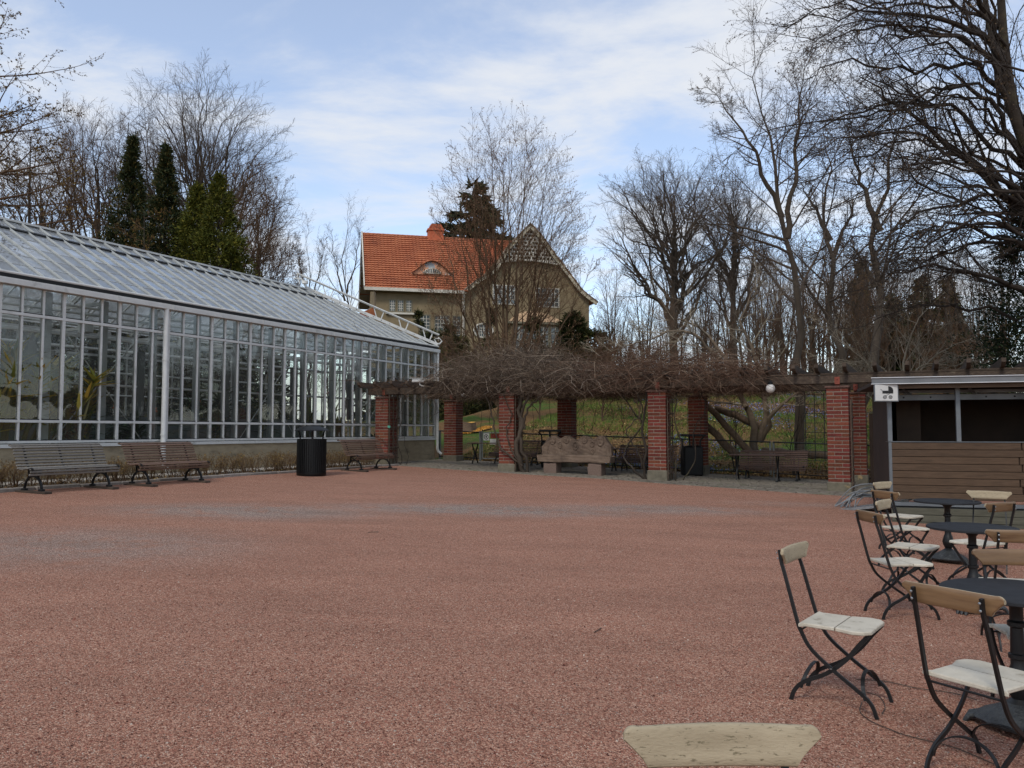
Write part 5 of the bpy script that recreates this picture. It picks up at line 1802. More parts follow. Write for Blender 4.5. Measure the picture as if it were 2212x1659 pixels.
def back_plank(m_front, m_rear):
    """curved back rest: flared outline with rounded shoulders, pale seat side and varnished rear"""
    top_w, bot_w, h, n = 0.226, 0.172, 0.090, 24
    outline = []
    for i in range(n + 1):
        x = -bot_w + 2 * bot_w * i / n
        outline.append((x, 0.0))
    for a in range(0, 5):                        # right flank
        f_ = a / 4
        outline.append((bot_w + (top_w - bot_w) * (f_ ** 1.15), 0.004 + 0.058 * f_))
    for a in range(1, 6):
        t = math.radians(-10 + 100 * a / 5)
        outline.append((top_w - 0.022 + 0.022 * math.cos(t), 0.068 + 0.022 * math.sin(t)))
    right_top = len(outline)
    for i in range(1, n):
        x = (top_w - 0.022) - 2 * (top_w - 0.022) * i / n
        outline.append((x, h - 0.001 + 0.002 * math.cos(x * 12)))
    for a in range(1, 6):
        t = math.radians(90 + 100 * a / 5)
        outline.append((-top_w + 0.022 + 0.022 * math.cos(t), 0.068 + 0.022 * math.sin(t)))
    for a in range(0, 5):
        f_ = 1 - a / 4
        outline.append((-(bot_w + (top_w - bot_w) * (f_ ** 1.15)), 0.004 + 0.058 * f_))
    bm = bmesh.new()

    def cv(x, z, off):
        return Vector((x, -0.012 * (1 - (x / 0.22) ** 2) + off - 0.18 * z * 0.6, z))
    # fill by vertical strips so that the faces follow the curve
    cols = (top_w - 0.0006) * np.sin(np.linspace(-math.pi / 2, math.pi / 2, 41))
    xs_o = [p[0] for p in outline]

    def span(x):
        zs_ = []
        for i in range(len(outline)):
            p, q = outline[i], outline[(i + 1) % len(outline)]
            if (p[0] - x) * (q[0] - x) <= 0 and abs(p[0] - q[0]) > 1e-9:
                zs_.append(p[1] + (q[1] - p[1]) * (x - p[0]) / (q[0] - p[0]))
        return min(zs_), max(zs_)
    grid_f, grid_b = [], []
    e = 0.004
    for x in cols:
        lo, hi = span(float(x))
        if hi - lo < 0.012:
            lo, hi = lo - 0.004, hi + 0.004
        zz = [lo, lo + e] + [lo + e + (hi - lo - 2 * e) * k / 4 for k in (1, 2, 3)] + [hi - e, hi]
        grid_f.append([bm.verts.new(cv(x, z, 0.009 - (e if k in (0, 6) else 0))) for k, z in enumerate(zz)])
        grid_b.append([bm.verts.new(cv(x, z, -0.009 + (e if k in (0, 6) else 0))) for k, z in enumerate(zz)])
    nc = len(cols)
    for i in range(nc - 1):
        for k in range(6):
            f = bm.faces.new((grid_f[i][k], grid_f[i][k + 1], grid_f[i + 1][k + 1], grid_f[i + 1][k])); f.material_index = 0
            f = bm.faces.new((grid_b[i][k], grid_b[i + 1][k], grid_b[i + 1][k + 1], grid_b[i][k + 1])); f.material_index = 1
        for k in (0, 6):
            f = bm.faces.new((grid_f[i][k], grid_f[i + 1][k], grid_b[i + 1][k], grid_b[i][k])); f.material_index = 0
    for i in (0, nc - 1):
        for k in range(6):
            f = bm.faces.new((grid_f[i][k], grid_b[i][k], grid_b[i][k + 1], grid_f[i][k + 1])); f.material_index = 0
    bmesh.ops.recalc_face_normals(bm, faces=bm.faces)
    for f in bm.faces:
        f.smooth = True
    me = bpy.data.meshes.new('backrest')
    bm.to_mesh(me); bm.free()
    me.set_sharp_from_angle(angle=math.radians(50))
    me.materials.append(m_front); me.materials.append(m_rear)
    return me


def make_chair():
    root = empty('bistro_chair')
    bk = link_mesh('backrest', back_plank(M_BACKPALE, M_BACKTAN), None, root)
    bk.location = (0, -0.24, 0.766)
    for sg in (-1, 1):
        x = sg * 0.165
        p = MB()
        p.tube(spline([(x * 0.92, -0.286, 0.84), (x * 0.92, -0.276, 0.77), (x * 0.94, -0.258, 0.71), (x, -0.19, 0.46), (x, -0.168, 0.4), (x, -0.115, 0.31), (x, 0.0, 0.215), (x, 0.115, 0.135), (x, 0.19, 0.075), (x, 0.222, 0.0)], 5), 0, flat=(0.014, 0.018, (1, 0, 0)))
        p.build('back_post', M_CHAIRIRON, root)
        x2 = sg * 0.148
        q = MB()
        q.tube(spline([(x2, 0.185, 0.425), (x2, 0.13, 0.36), (x2, 0.06, 0.27), (x2, -0.04, 0.185), (x2, -0.16, 0.12), (x2, -0.215, 0.065), (x2, -0.24, 0.0)], 5), 0, flat=(0.011, 0.022, (1, 0, 0)))
        q.build('leg', M_CHAIRIRON, root)
        MB().lathe([(0, -0.004), (0.007, -0.003), (0.007, 0.003), (0, 0.004)], 8, x * 1.05, -0.008, 0.222).build('pivot', M_BOLT, root)
        for z in (0.79, 0.822):
            MB().lathe([(0.0, -0.004), (0.006, -0.002), (0.006, 0.002), (0, 0.004)], 8).build('bolt', M_BOLT, bk).matrix_local = Matrix.Translation((x * 0.92, -0.0575 - 0.15 * (z - 0.79), z - 0.766)) @ Matrix.Rotation(math.pi / 2, 4, 'X')
    for y0, z0, y1 in ((0.165, 0.1, 0.13), (-0.185, 0.1, -0.15)):
        w = 0.16 if y0 > 0 else 0.144
        MB().tube([(w * math.cos(math.radians(a)), y0 + (y1 - y0) * math.sin(math.radians(a)), z0 - 0.02 + 0.115 * math.sin(math.radians(a))) for a in range(0, 181, 12)], 0, flat=(0.02, 0.006, (0, 1, 0))).build('hoop', M_CHAIRIRON, root)
    for y, z in ((-0.172, 0.405), (0.168, 0.41)):
        MB().tube([(-0.165, y, z), (0.165, y, z)], 0.006, 6).build('stretcher', M_CHAIRIRON, root)
    # seat of two boards with clipped front corners
    for outline in ([(-0.19, -0.175), (0.19, -0.175), (0.165, -0.15), (0.17, 0.012), (-0.17, 0.012), (-0.165, -0.15)],
                    [(-0.17, 0.02), (0.17, 0.02), (0.2, 0.11), (0.185, 0.17), (0.14, 0.2), (-0.14, 0.2), (-0.185, 0.17), (-0.2, 0.11)]):
        inner = [(a * 0.975, b_ * 0.985) for a, b_ in outline]
        s_ = MB()
        n = len(outline)
        s_.add([(a, b_, 0.427) for a, b_ in inner] + [(a, b_, 0.431) for a, b_ in outline] + [(a, b_, 0.443) for a, b_ in outline] + [(a, b_, 0.448) for a, b_ in inner],
               [tuple(range(n))[::-1], tuple(range(3 * n, 4 * n))] + [(l * n + i, l * n + (i + 1) % n, (l + 1) * n + (i + 1) % n, (l + 1) * n + i) for l in range(3) for i in range(n)])
        s_.build('seat_board', M_SEAT, root)
    return root


CHAIRS = [
    (0.485, 1.62, 0.02, -1.0, 'weathered chair back at the bottom edge of the picture'),
    (1.86, 4.58, 0.79, -0.61, 'lone chair turned aside in the middle of the gravel'),
    (2.13, 3.65, 0.857, 0.51, 'large near chair with brown back toward us by the nearest table'),
    (3.23, 6.70, 1.0, 0.06, 'brown-backed chair at the left of the middle table'),
    (3.76, 7.55, 0.75, -0.66, 'pale-backed chair just behind the brown-backed left one'),
    (4.40, 9.00, 0.97, 0.25, 'reddish-brown backed chair left of the farthest table'),
    (4.96, 10.2, 0.6, -0.8, 'farthest chair on the left, pale back before the kiosk boards'),
    (4.62, 7.98, -0.42, 0.91, 'brown-backed chair right of the middle table with seat turned left'),
    (5.33, 8.98, -0.55, -0.83, 'pale-backed chair farthest right beside the farthest table'),
    (3.64, 5.86, 0.3, 0.95, 'brown-backed chair cut by the right edge at the middle table'),
    (2.86, 4.40, -0.15, -0.98, 'tan-backed chair at the right edge behind the nearest table'),
]
chair0 = make_chair()
for i, (x, y, fx, fy, lb_) in enumerate(CHAIRS):
    c = chair0 if i == 0 else copy_tree(chair0)
    face(c, x, y, fx, fy)
    c.location.z = plaza_z(x, y) - 0.002
    tag(c, lb_, 'chair', 'folding bistro chairs')
    if lb_.startswith('tan-backed'):
        tan = [q for q in c.children if q.name.startswith('backrest')][0]
        tan.data = tan.data.copy()
        tan.data.materials[0] = M_BACKTAN

# ------------------------------------------------------------------ round bistro tables
M_TOP = mat('dark_grey_tabletop', '#26272a', '#2e3033', 14, 0.7, spec=0.15, bump=0.05, bscale=200)


M_CASTIRON = mat('worn_cast_iron', '#26282a', '#3a3d3e', 16, 0.5, 0.2, spec=0.5, bump=0.5, bscale=45, c3='#55585a', s3=9, t3=(0.55, 0.75))


def make_bistro_table():
    root = empty('bistro_table')
    MB().lathe([(0.0, 0.688), (0.345, 0.688), (0.352, 0.692), (0.352, 0.706), (0.346, 0.711), (0.0, 0.712)], 48).build('table_top', M_TOP, root, True)
    MB().lathe([(0.075, 0.66), (0.09, 0.687), (0.0, 0.687)], 16).build('top_flange', M_CHAIRIRON, root, True)
    MB().lathe([(0.045, 0.12), (0.06, 0.14), (0.035, 0.16), (0.055, 0.2), (0.062, 0.24), (0.045, 0.3), (0.034, 0.33), (0.034, 0.36), (0.044, 0.365), (0.044, 0.385), (0.034, 0.39),
                (0.03, 0.52), (0.044, 0.53), (0.044, 0.55), (0.032, 0.56), (0.032, 0.63), (0.06, 0.665)], 18).build('column', M_CHAIRIRON, root, True)
    ft = MB()
    k = 30
    pr = [(0.19, 0.035), (0.2, 0.05), (0.17, 0.075), (0.12, 0.1), (0.085, 0.12), (0.06, 0.14), (0.0, 0.145)]
    vs, fs = [], []
    for r_, z in pr:
        for j in range(k):
            a = 2 * math.pi * j / k
            rr_ = r_ * (1 + 0.09 * math.cos(3 * a) * (r_ / 0.25) + 0.03 * math.cos(15 * a) * (r_ / 0.25))
            vs.append((rr_ * math.cos(a), rr_ * math.sin(a), z))
    for i in range(len(pr) - 1):
        for j in range(k):
            fs.append((i * k + j, i * k + (j + 1) % k, (i + 1) * k + (j + 1) % k, (i + 1) * k + j))
    fs.append(tuple(range(k))[::-1])
    ft.add(vs, fs)
    ft.build('base', M_CASTIRON, root, True)
    for j in range(3):
        a = 2 * math.pi * j / 3
        c, s_ = math.cos(a), math.sin(a)
        cl = MB()
        for d_ in (-0.025, 0.0, 0.025):
            cl.tube([(0.19 * c - d_ * s_, 0.19 * s_ + d_ * c, 0.045), (0.225 * c - d_ * s_ * 1.2, 0.225 * s_ + d_ * c * 1.2, 0.035), (0.25 * c - d_ * s_ * 1.3, 0.25 * s_ + d_ * c * 1.3, 0.0)], [0.02, 0.017, 0.011], 7)
        cl.build('claw_foot', M_CASTIRON, root, True)
    return root


tb = make_bistro_table()
for i, (x, y, lb_) in enumerate(((2.62, 4.2, 'nearest round black cafe table at the right edge'), (3.95, 6.9, 'middle round black cafe table'), (5.1, 9.4, 'farthest round black cafe table before the kiosk'))):
    o = tb if i == 0 else copy_tree(tb)
    o.location = (x, y, plaza_z(x, y)); o.rotation_euler = (0, 0, 0.4 + i * 1.3)
    tag(o, lb_, 'table', 'round bistro tables')

# thin security cables lying between the chair legs
def ground_pt(px, py):
    z = 0.0
    for _ in range(12):
        dx, dy = (px - 1106) / F_PX, (829.5 - py) / F_PX
        wy = math.cos(PITCH) - dy * math.sin(PITCH); wz = math.sin(PITCH) + dy * math.cos(PITCH)
        k = (z - EYE) / wz
        z = 0.5 * z + 0.5 * plaza_z(dx * k, wy * k)
    return dx * k, wy * k


M_CABLE = mat('old_steel_cable', '#3d342d', '#54473d', 30, 0.6, 0.3)
for lb_, pts in (('thin steel cable looping round the lone chair foot', [(1872, 1498), (1900, 1508), (1912, 1530), (1905, 1545)]),
                 ('long thin steel cable from the lone chair to the near chair', [(1862, 1520), (1858, 1540), (1880, 1560), (1925, 1580), (1965, 1594), (2060, 1618), (2150, 1655)]),
                 ('thin steel cable running behind the near chair to the table', [(1850, 1470), (1915, 1475), (1985, 1490), (2060, 1500), (2110, 1515)])):
    P = [ground_pt(*p) for p in pts]
    o = MB().tube(spline([(x, y, plaza_z(x, y) + 0.008) for x, y in P], 6), 0.0028, 5).build('security_cable', M_CABLE)
    tag(o, lb_, 'cable', 'security cables between the chairs')
# two small twigs on the gravel
for x, y, a, lb_ in ((-1.9, 10.6, 0.1, 'short dark twig fallen on the open gravel, farther one'), (0.6, 5.9, 0.9, 'short dark twig fallen on the open gravel, nearer one')):
    o = MB().tube([(x, y, plaza_z(x, y) + 0.006), (x + 0.06 * math.cos(a), y + 0.06 * math.sin(a), plaza_z(x, y) + 0.012), (x + 0.14 * math.cos(a + .2), y + 0.14 * math.sin(a + .2), plaza_z(x, y) + 0.006)], 0.004, 5).build('fallen_twig', M_CABLE)
    tag(o, lb_, 'twig', 'twigs on the gravel')

# ------------------------------------------------------------------ wooden kiosk
M_BOARD = mat('stained_board', '#443425', '#534131', 4, 0.7, rand=0.1, stretch=(1, 1, 9), bump=0.15, bscale=40, c3='#3d2f22', s3=2.5, t3=(0.52, 0.72))
M_DARKWOOD = mat('dark_interior_wood', '#2a1f18', '#36281f', 3, 0.8)
M_ALU = mat('kiosk_aluminium', '#5f6468', '#73787c', 3, 0.45, 0.5)
M_ROOFEDGE = mat('white_roof_edge', '#b9bcbe', '#c9cbcd', 3, 0.45)
M_ROOFGREY = mat('grey_roof_fascia', '#5e6164', '#6d7073', 3, 0.55)
M_SKIRT = mat('greenish_skirt_board', '#46453a', '#57564a', 4, 0.85, rand=0.12, stretch=(1, 1, 8))
kx, ky = 6.41, 13.6
kio = empty('kiosk', (kx, ky, 0.0), math.radians(-18))
tag(kio, 'dark wooden kiosk with serving window and grey flat roof', 'kiosk')
KW, KD = 4.2, 2.1
NB, ZC, ZK0 = 8, 1.30, 0.345
bh = (ZC - ZK0) / NB
for j in range(NB):
    z0 = ZK0 + j * bh
    for x0, x1 in ((0.03, 2.0 - 0.04 * (j % 3)), (2.02 - 0.04 * (j % 3), KW)):
        MB().cbox(x0, x1, -0.03, 0.0, z0 + 0.004, z0 + bh - 0.004, 0.003).build('board', M_BOARD, kio)
MB().box(0.02, KW, 0.002, 0.05, ZK0, ZC).build('backing', M_DARKWOOD, kio)
MB().cbox(0.0, KW, -0.04, 0.35, ZC + 0.002, ZC + 0.016, 0.003).build('counter', M_ALU, kio)
for x in (0.03, 1.07, 2.16, 3.2):
    MB().cbox(x - 0.035, x + 0.035, -0.032, 0.03, ZC + 0.017, 2.26, 0.004).build('post', M_ALU, kio)
MB().cbox(0.0, 0.05, -0.035, 0.02, ZK0, ZC, 0.003).build('corner_trim', M_ALU, kio)
b = MB()
b.box(0.0, 0.03, 0.055, KD, 0.3, 2.2); b.box(KW - 0.03, KW, 0.055, KD, 0.3, 2.2); b.box(0.03, KW - 0.03, KD - 0.04, KD, 0.3, 2.2)
b.build('side_walls', M_DARKWOOD, kio)
MB().box(0.03, KW - 0.03, 0.06, KD - 0.05, 0.36, 0.4).build('floor', M_DARKWOOD, kio)
MB().box(0.3, 0.7, 1.2, 2.0, 0.4, 2.1).build('cupboard', mat('brown_cupboard', '#3a2c22', '#463629', 3, 0.7), kio)
bx = MB().cbox(0.1, KW - 0.1, 0.3, 0.34, 2.02, 2.12, 0.004).build('shutter_rail', M_ALU, kio)
for k in range(9):
    MB().lathe([(0.0, -0.004), (0.016, -0.003), (0.016, 0.003), (0, 0.004)], 10).build('rail_hole', M_SIGNBLACK, bx).matrix_local = Matrix.Translation((0.3 + k * 0.42, 0.298, 2.07)) @ Matrix.Rotation(math.pi / 2, 4, 'X')
MB().cbox(0.06, KW, 0.32, 0.4, 2.14, 2.2, 0.004).build('shutter', M_ALU, kio)
for k in range(4):
    MB().bar((0.25 + k * 1.0, 0.02, 2.2), (0.5 + k * 1.0, 0.5, 2.08), 0.03, 0.03).build('gas_strut', M_ALU, kio)
MB().box(-0.25, KW + 0.1, -0.3, KD + 0.2, 2.262, 2.32).build('roof_sheet', M_DARKWOOD, kio)
MB().box(-0.2, KW + 0.1, -0.29, -0.24, 2.20, 2.26).build('roof_batten', M_BOARD, kio)
MB().box(-0.27, KW + 0.12, -0.34, -0.305, 2.285, 2.375).build('roof_fascia', M_ROOFGREY, kio)
for z in (2.272, 2.376):
    MB().cbox(-0.28, KW + 0.12, -0.36, -0.3, z, z + 0.013, 0.003).build('roof_edge', M_ROOFEDGE, kio)
MB().cbox(-0.1, KW, -0.12, 0.0, 0.24, 0.30, 0.004).build('ledge', M_ALU, kio)
for k in range(3):
    MB().cbox(0.0, KW, -0.2, -0.17, -0.12 + k * 0.115, -0.012 + k * 0.115, 0.003).build('skirt_board', M_SKIRT, kio)
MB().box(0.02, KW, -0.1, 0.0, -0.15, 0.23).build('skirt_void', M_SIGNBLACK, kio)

# pram pictogram sign under the roof corner
psx = kio.matrix_basis @ Vector((-0.05, -0.33, 2.135))
ps = empty('pram_sign', psx, math.radians(-8))
tag(ps, 'white sign with black pram pictogram at the kiosk roof corner', 'sign')
MB().cbox(-0.195, 0.195, 0.0, 0.03, -0.155, 0.145, 0.006).build('frame', M_ALU, ps)
pf = MB().cbox(-0.178, 0.178, -0.006, 0.002, -0.138, 0.128, 0.003).build('panel', M_SIGN, ps)
yy = -0.0085
pr = MB()
pr.add([(-0.065, yy, -0.018), (0.105, yy, -0.018), (0.108, yy, 0.03), (-0.065, yy, 0.03)], [(0, 1, 2, 3)])                # body
hood_pts = [(0.03, 0.03)] + [(0.03 + 0.078 * math.sin(math.radians(a)), 0.03 + 0.075 * math.cos(math.radians(a))) for a in range(0, 91, 10)]
pr.add([(a, yy, c) for a, c in hood_pts], [tuple(range(len(hood_pts)))])
pr.add([(-0.095, yy, 0.056), (-0.09, yy, 0.06), (-0.062, yy, 0.03), (-0.068, yy, 0.027)], [(0, 1, 2, 3)])                    # handle
for (a0, c0), (a1, c1) in (((-0.02, -0.055), (0.05, -0.018)), ((0.065, -0.055), (-0.005, -0.018))):
    pr.add([(a0, yy, c0), (a0 + 0.006, yy, c0 - 0.004), (a1 + 0.006, yy, c1), (a1, yy, c1)], [(0, 1, 2, 3)])
for xc in (-0.027, 0.062):
    for i in range(20):
        a0, a1 = 2 * math.pi * i / 20, 2 * math.pi * (i + 1) / 20
        pr.add([(xc + r_ * math.cos(a), yy - 0.0005, -0.078 + r_ * math.sin(a)) for r_, a in ((0.022, a0), (0.03, a0), (0.03, a1), (0.022, a1))], [(0, 1, 2, 3)])
    for q in range(3):
        a = q * math.pi / 3 + 0.3
        u = Vector((math.cos(a), 0, math.sin(a))) * 0.024
        w = Vector((-math.sin(a), 0, math.cos(a))) * 0.002
        c = Vector((xc, yy - 0.0008, -0.078))
        pr.add([c - u - w, c + u - w, c + u + w, c - u + w], [(0, 1, 2, 3)])
pr.build('pram_pictogram', M_SIGNBLACK, pf)

# dark panel between the rear pillar and the kiosk
x, y = st(15.25, -0.75)
pn = empty('dark_screen', (x, y, gz(x, y)), G_ANG)
tag(pn, 'dark brown screen panel between rear pillar and kiosk', 'panel')
MB().cbox(-0.28, 1.3, -0.03, 0.0, -0.05, 1.98, 0.004).build('panel', M_DARKWOOD, pn)
MB().cbox(-0.3, 1.3, -0.05, 0.02, 1.985, 2.02, 0.004).build('rail', M_SKIRT, pn)
MB().lathe([(0.0, -0.03), (0.03, -0.02), (0.03, 0.0), (0, 0.01)], 10).build('handle', M_BOLT, pn).matrix_local = Matrix.Translation((0.36, -0.06, 0.95)) @ Matrix.Rotation(math.pi / 2, 4, 'X')

# corrugated ramp and a tangle of grey cable beside the kiosk
M_RAMP = mat('aluminium_tread', '#7f8182', '#95979a', 20, 0.4, 0.7)
rp = empty('loading_ramp', (6.75, 15.1, gz(6.75, 15.1)), math.radians(-38))
tag(rp, 'ribbed aluminium ramp lying against the kiosk side', 'ramp')
for k, (dx, dy, tz) in enumerate(((0, 0, 0.16), (0.1, 0.55, 0.2))):
    rm = MB()
    n = 16
    for i in range(n):
        x0, x1 = -0.5 + i * 1.0 / n, -0.5 + (i + 1) * 1.0 / n
        z0, z1 = tz * (i / n), tz * ((i + 1) / n)
        xm = (x0 + x1) / 2; zm = (z0 + z1) / 2 + 0.018
        rm.add([(x0 + dx, -0.24 + dy, z0), (xm + dx, -0.24 + dy, zm), (x1 + dx, -0.24 + dy, z1), (x0 + dx, 0.24 + dy, z0), (xm + dx, 0.24 + dy, zm), (x1 + dx, 0.24 + dy, z1)], [(0, 1, 4, 3), (1, 2, 5, 4)])
    rm.build('tread', M_RAMP, rp)
    MB().bar((-0.5 + dx, -0.25 + dy, 0.0), (0.5 + dx, -0.25 + dy, tz), 0.02, 0.05).build('side_rail', M_RAMP, rp)
ch = empty('cable_tangle', (6.95, 15.75, gz(6.95, 15.75)), 0)
tag(ch, 'tangle of grey cables heaped behind the ramp', 'cables')
cb = MB()
r3 = random.Random(9)
for k in range(14):
    w = r3.uniform(0.3, 0.62); h_ = r3.uniform(0.2, 0.5); a0 = r3.uniform(-0.6, 0.6)
    cb.tube(spline([(-w * math.cos(a0), -w * math.sin(a0) + r3.uniform(-.2, .2), 0.02), (-w * 0.5 * math.cos(a0), r3.uniform(-.2, .2), h_ * 0.85), (0.1, r3.uniform(-.2, .2), h_), (w * 0.6 * math.cos(a0), w * 0.5 * math.sin(a0), h_ * 0.7), (w, r3.uniform(-.3, .3), 0.05)], 6), 0.011, 5)
cb.build('cable', mat('grey_cable', '#6f7376', '#82868a', 6, 0.5), ch)

# ------------------------------------------------------------------ tree stump, sawdust and logs on the slope
M_BARK = mat('stump_bark', '#54463a', '#6d5c4b', 12, 0.95, bump=0.6, bscale=30)
M_CUT = mat('fresh_cut_wood', '#cf9a45', '#dcae5c', 6, 0.75, c3='#b97f33', s3=5)
p = at(1010, 909, 36.0)
sx, sy = p.x, 36.0
stump = empty('tree_stump', (sx, sy, gz(sx, sy)))
tag(stump, 'freshly sawn tree stump with orange cut face on the slope', 'stump')
k = 26
prof = [(0.46, -0.25), (0.37, 0.06), (0.32, 0.2), (0.3, 0.34)]
sm = MB()
vs, fs = [], []
rad = [1 + 0.16 * math.sin(3 * 2 * math.pi * j / k + 0.5) + 0.09 * math.sin(5 * 2 * math.pi * j / k) for j in range(k)]
for r_, z in prof:
    for j in range(k):
        a = 2 * math.pi * j / k
        vs.append((r_ * rad[j] * math.cos(a), r_ * rad[j] * math.sin(a), z + (0.03 * math.sin(a * 2) if z > 0.3 else 0)))
for i in range(len(prof) - 1):
    for j in range(k):
        fs.append((i * k + j, i * k + (j + 1) % k, (i + 1) * k + (j + 1) % k, (i + 1) * k + j))
sm.add(vs, fs)
sm.build('bark', M_BARK, stump, True)
sm = MB()
sm.add([(v[0], v[1], v[2] + 0.003) for v in vs[-k:]] + [(0, 0, 0.346)], [(j, (j + 1) % k, k) for j in range(k)])
sm.build('cut_face', M_CUT, stump)


def heap(name, x, y, r_, h_, label, m_, seed, squash=0.6):
    rg = np.random.default_rng(seed)
    n = 500
    a = rg.random(n) * 6.283; q = r_ * np.sqrt(rg.random(n))
    px_, py_ = x + q * np.cos(a), y + squash * q * np.sin(a)
    pz = ground(px_, py_) + h_ * (1 - (q / r_) ** 1.5) * (0.6 + 0.4 * rg.random(n)) + 0.01
    u = rg.normal(size=(n, 3)); u /= np.linalg.norm(u, axis=1, keepdims=True)
    v = np.cross(u, rg.normal(size=(n, 3))); v /= np.linalg.norm(v, axis=1, keepdims=True)
    c = np.stack([px_, py_, pz], -1)
    V = np.stack([c - u * 0.04, c - v * 0.03, c + u * 0.04, c + v * 0.03], 1)
    me = np_mesh(name, V, np.arange(n * 4).reshape(-1, 4))
    tag(link_mesh(name, me, m_), label, 'sawdust', kind='stuff')


heap('sawdust', sx + 0.75, sy - 0.3, 0.34, 0.08, 'heap of orange sawdust right of the stump', M_CUT, 3)
heap('sawdust', sx - 0.7, sy - 0.3, 0.3, 0.03, 'thin orange sawdust left of the stump', M_CUT, 4)
heap('sawdust', sx + 0.2, sy - 0.6, 0.45, 0.01, 'scattered orange sawdust below the stump', M_CUT, 5, 0.3)


def log(label, a, b_, r0, r1, seed):
    rg = random.Random(seed)
    a, b_ = Vector(a), Vector(b_)
    n = 9
    pts = [a.lerp(b_, i / (n - 1)) + Vector((rg.uniform(-1, 1), rg.uniform(-1, 1), rg.uniform(-1, 1))) * r0 * 0.25 for i in range(n)]
    root = empty('fallen_log', a)
    tag(root, label, 'log', 'logs behind the fence')
    o = MB().tube([p - a for p in pts], [r0 + (r1 - r0) * i / (n - 1) for i in range(n)], 10).build('bark', M_BARK, root, True)
    d_ = (pts[-1] - pts[-2]).normalized()
    MB().tube([pts[-1] - a, pts[-1] - a + d_ * 0.006], r1 * 0.92, 10).build('cut_end', mat('old_cut_wood_%d' % seed, '#8d7a60', '#a18d72', 8, 0.9), root)


def gp(px, py, Y, lift=0.1):
    p = at(px, py, Y)
    return (p.x, p.y, max(p.z, gz(p.x, p.y) + lift * 0.6))


log('broken log leaning up-left behind the right fence', gp(1655, 925, 26.2), gp(1545, 880, 26.6), 0.13, 0.11, 1)
log('long pale log slanting up behind the rear middle pillar', gp(1618, 975, 25.0), gp(1500, 845, 25.8), 0.12, 0.09, 2)
log('dark rotten log under the long pale log', gp(1595, 985, 25.4), gp(1500, 895, 25.9), 0.14, 0.1, 3)
log('thick dark log lying low by the climbing grid', gp(1650, 975, 26.3), gp(1790, 985, 24.4), 0.14, 0.12, 4)
# ================================================================== vegetation
def nrm(v):
    return v / np.maximum(np.linalg.norm(v, axis=-1, keepdims=True), 1e-9)


def tubes(P, R, k):
    """P (N, n, 3), R (N, n) -> vertices and quads of N tubes with k sides"""
    N_, n, _ = P.shape
    T = np.empty_like(P)
    T[:, 1:-1] = P[:, 2:] - P[:, :-2]
    T[:, 0] = P[:, 1] - P[:, 0]
    T[:, -1] = P[:, -1] - P[:, -2]
    T = nrm(T)
    ref = np.where(np.abs(T[:, :1, 2:3]) < 0.8, np.array([0, 0, 1.0]), np.array([1.0, 0, 0]))
    U = nrm(np.cross(T, ref))
    W = np.cross(T, U)
    a = 2 * math.pi * np.arange(k) / k
    V = P[:, :, None, :] + R[:, :, None, None] * (np.cos(a)[None, None, :, None] * U[:, :, None, :] + np.sin(a)[None, None, :, None] * W[:, :, None, :])
    b = (np.arange(N_) * n * k)[:, None, None]
    i = (np.arange(n - 1) * k)[None, :, None]
    j = np.arange(k)[None, None, :]
    j2 = (j + 1) % k
    Q = np.stack([b + i + j, b + i + j2, b + i + k + j2, b + i + k + j], -1).reshape(-1, 4)
    return V.reshape(-1, 3), Q


def join_tubes(parts):
    Vs, Qs, off = [], [], 0
    for P, R, k in parts:
        v, q = tubes(P, R, k)
        Vs.append(v); Qs.append(q + off); off += len(v)
    return np.concatenate(Vs), np.concatenate(Qs)


def resample(poly, n):
    p = np.array([tuple(q) for q in spline(poly, 6)])
    d_ = np.concatenate([[0], np.cumsum(np.linalg.norm(np.diff(p, axis=0), axis=1))])
    u = np.linspace(0, d_[-1], n)
    return np.stack([np.interp(u, d_, p[:, c]) for c in range(3)], -1)


def ellipsoid(c, r):
    c, r = np.array(c, float), np.array(r, float)

    def f(p):
        q = (p - c) / r
        return np.linalg.norm(q, axis=-1)
    return f


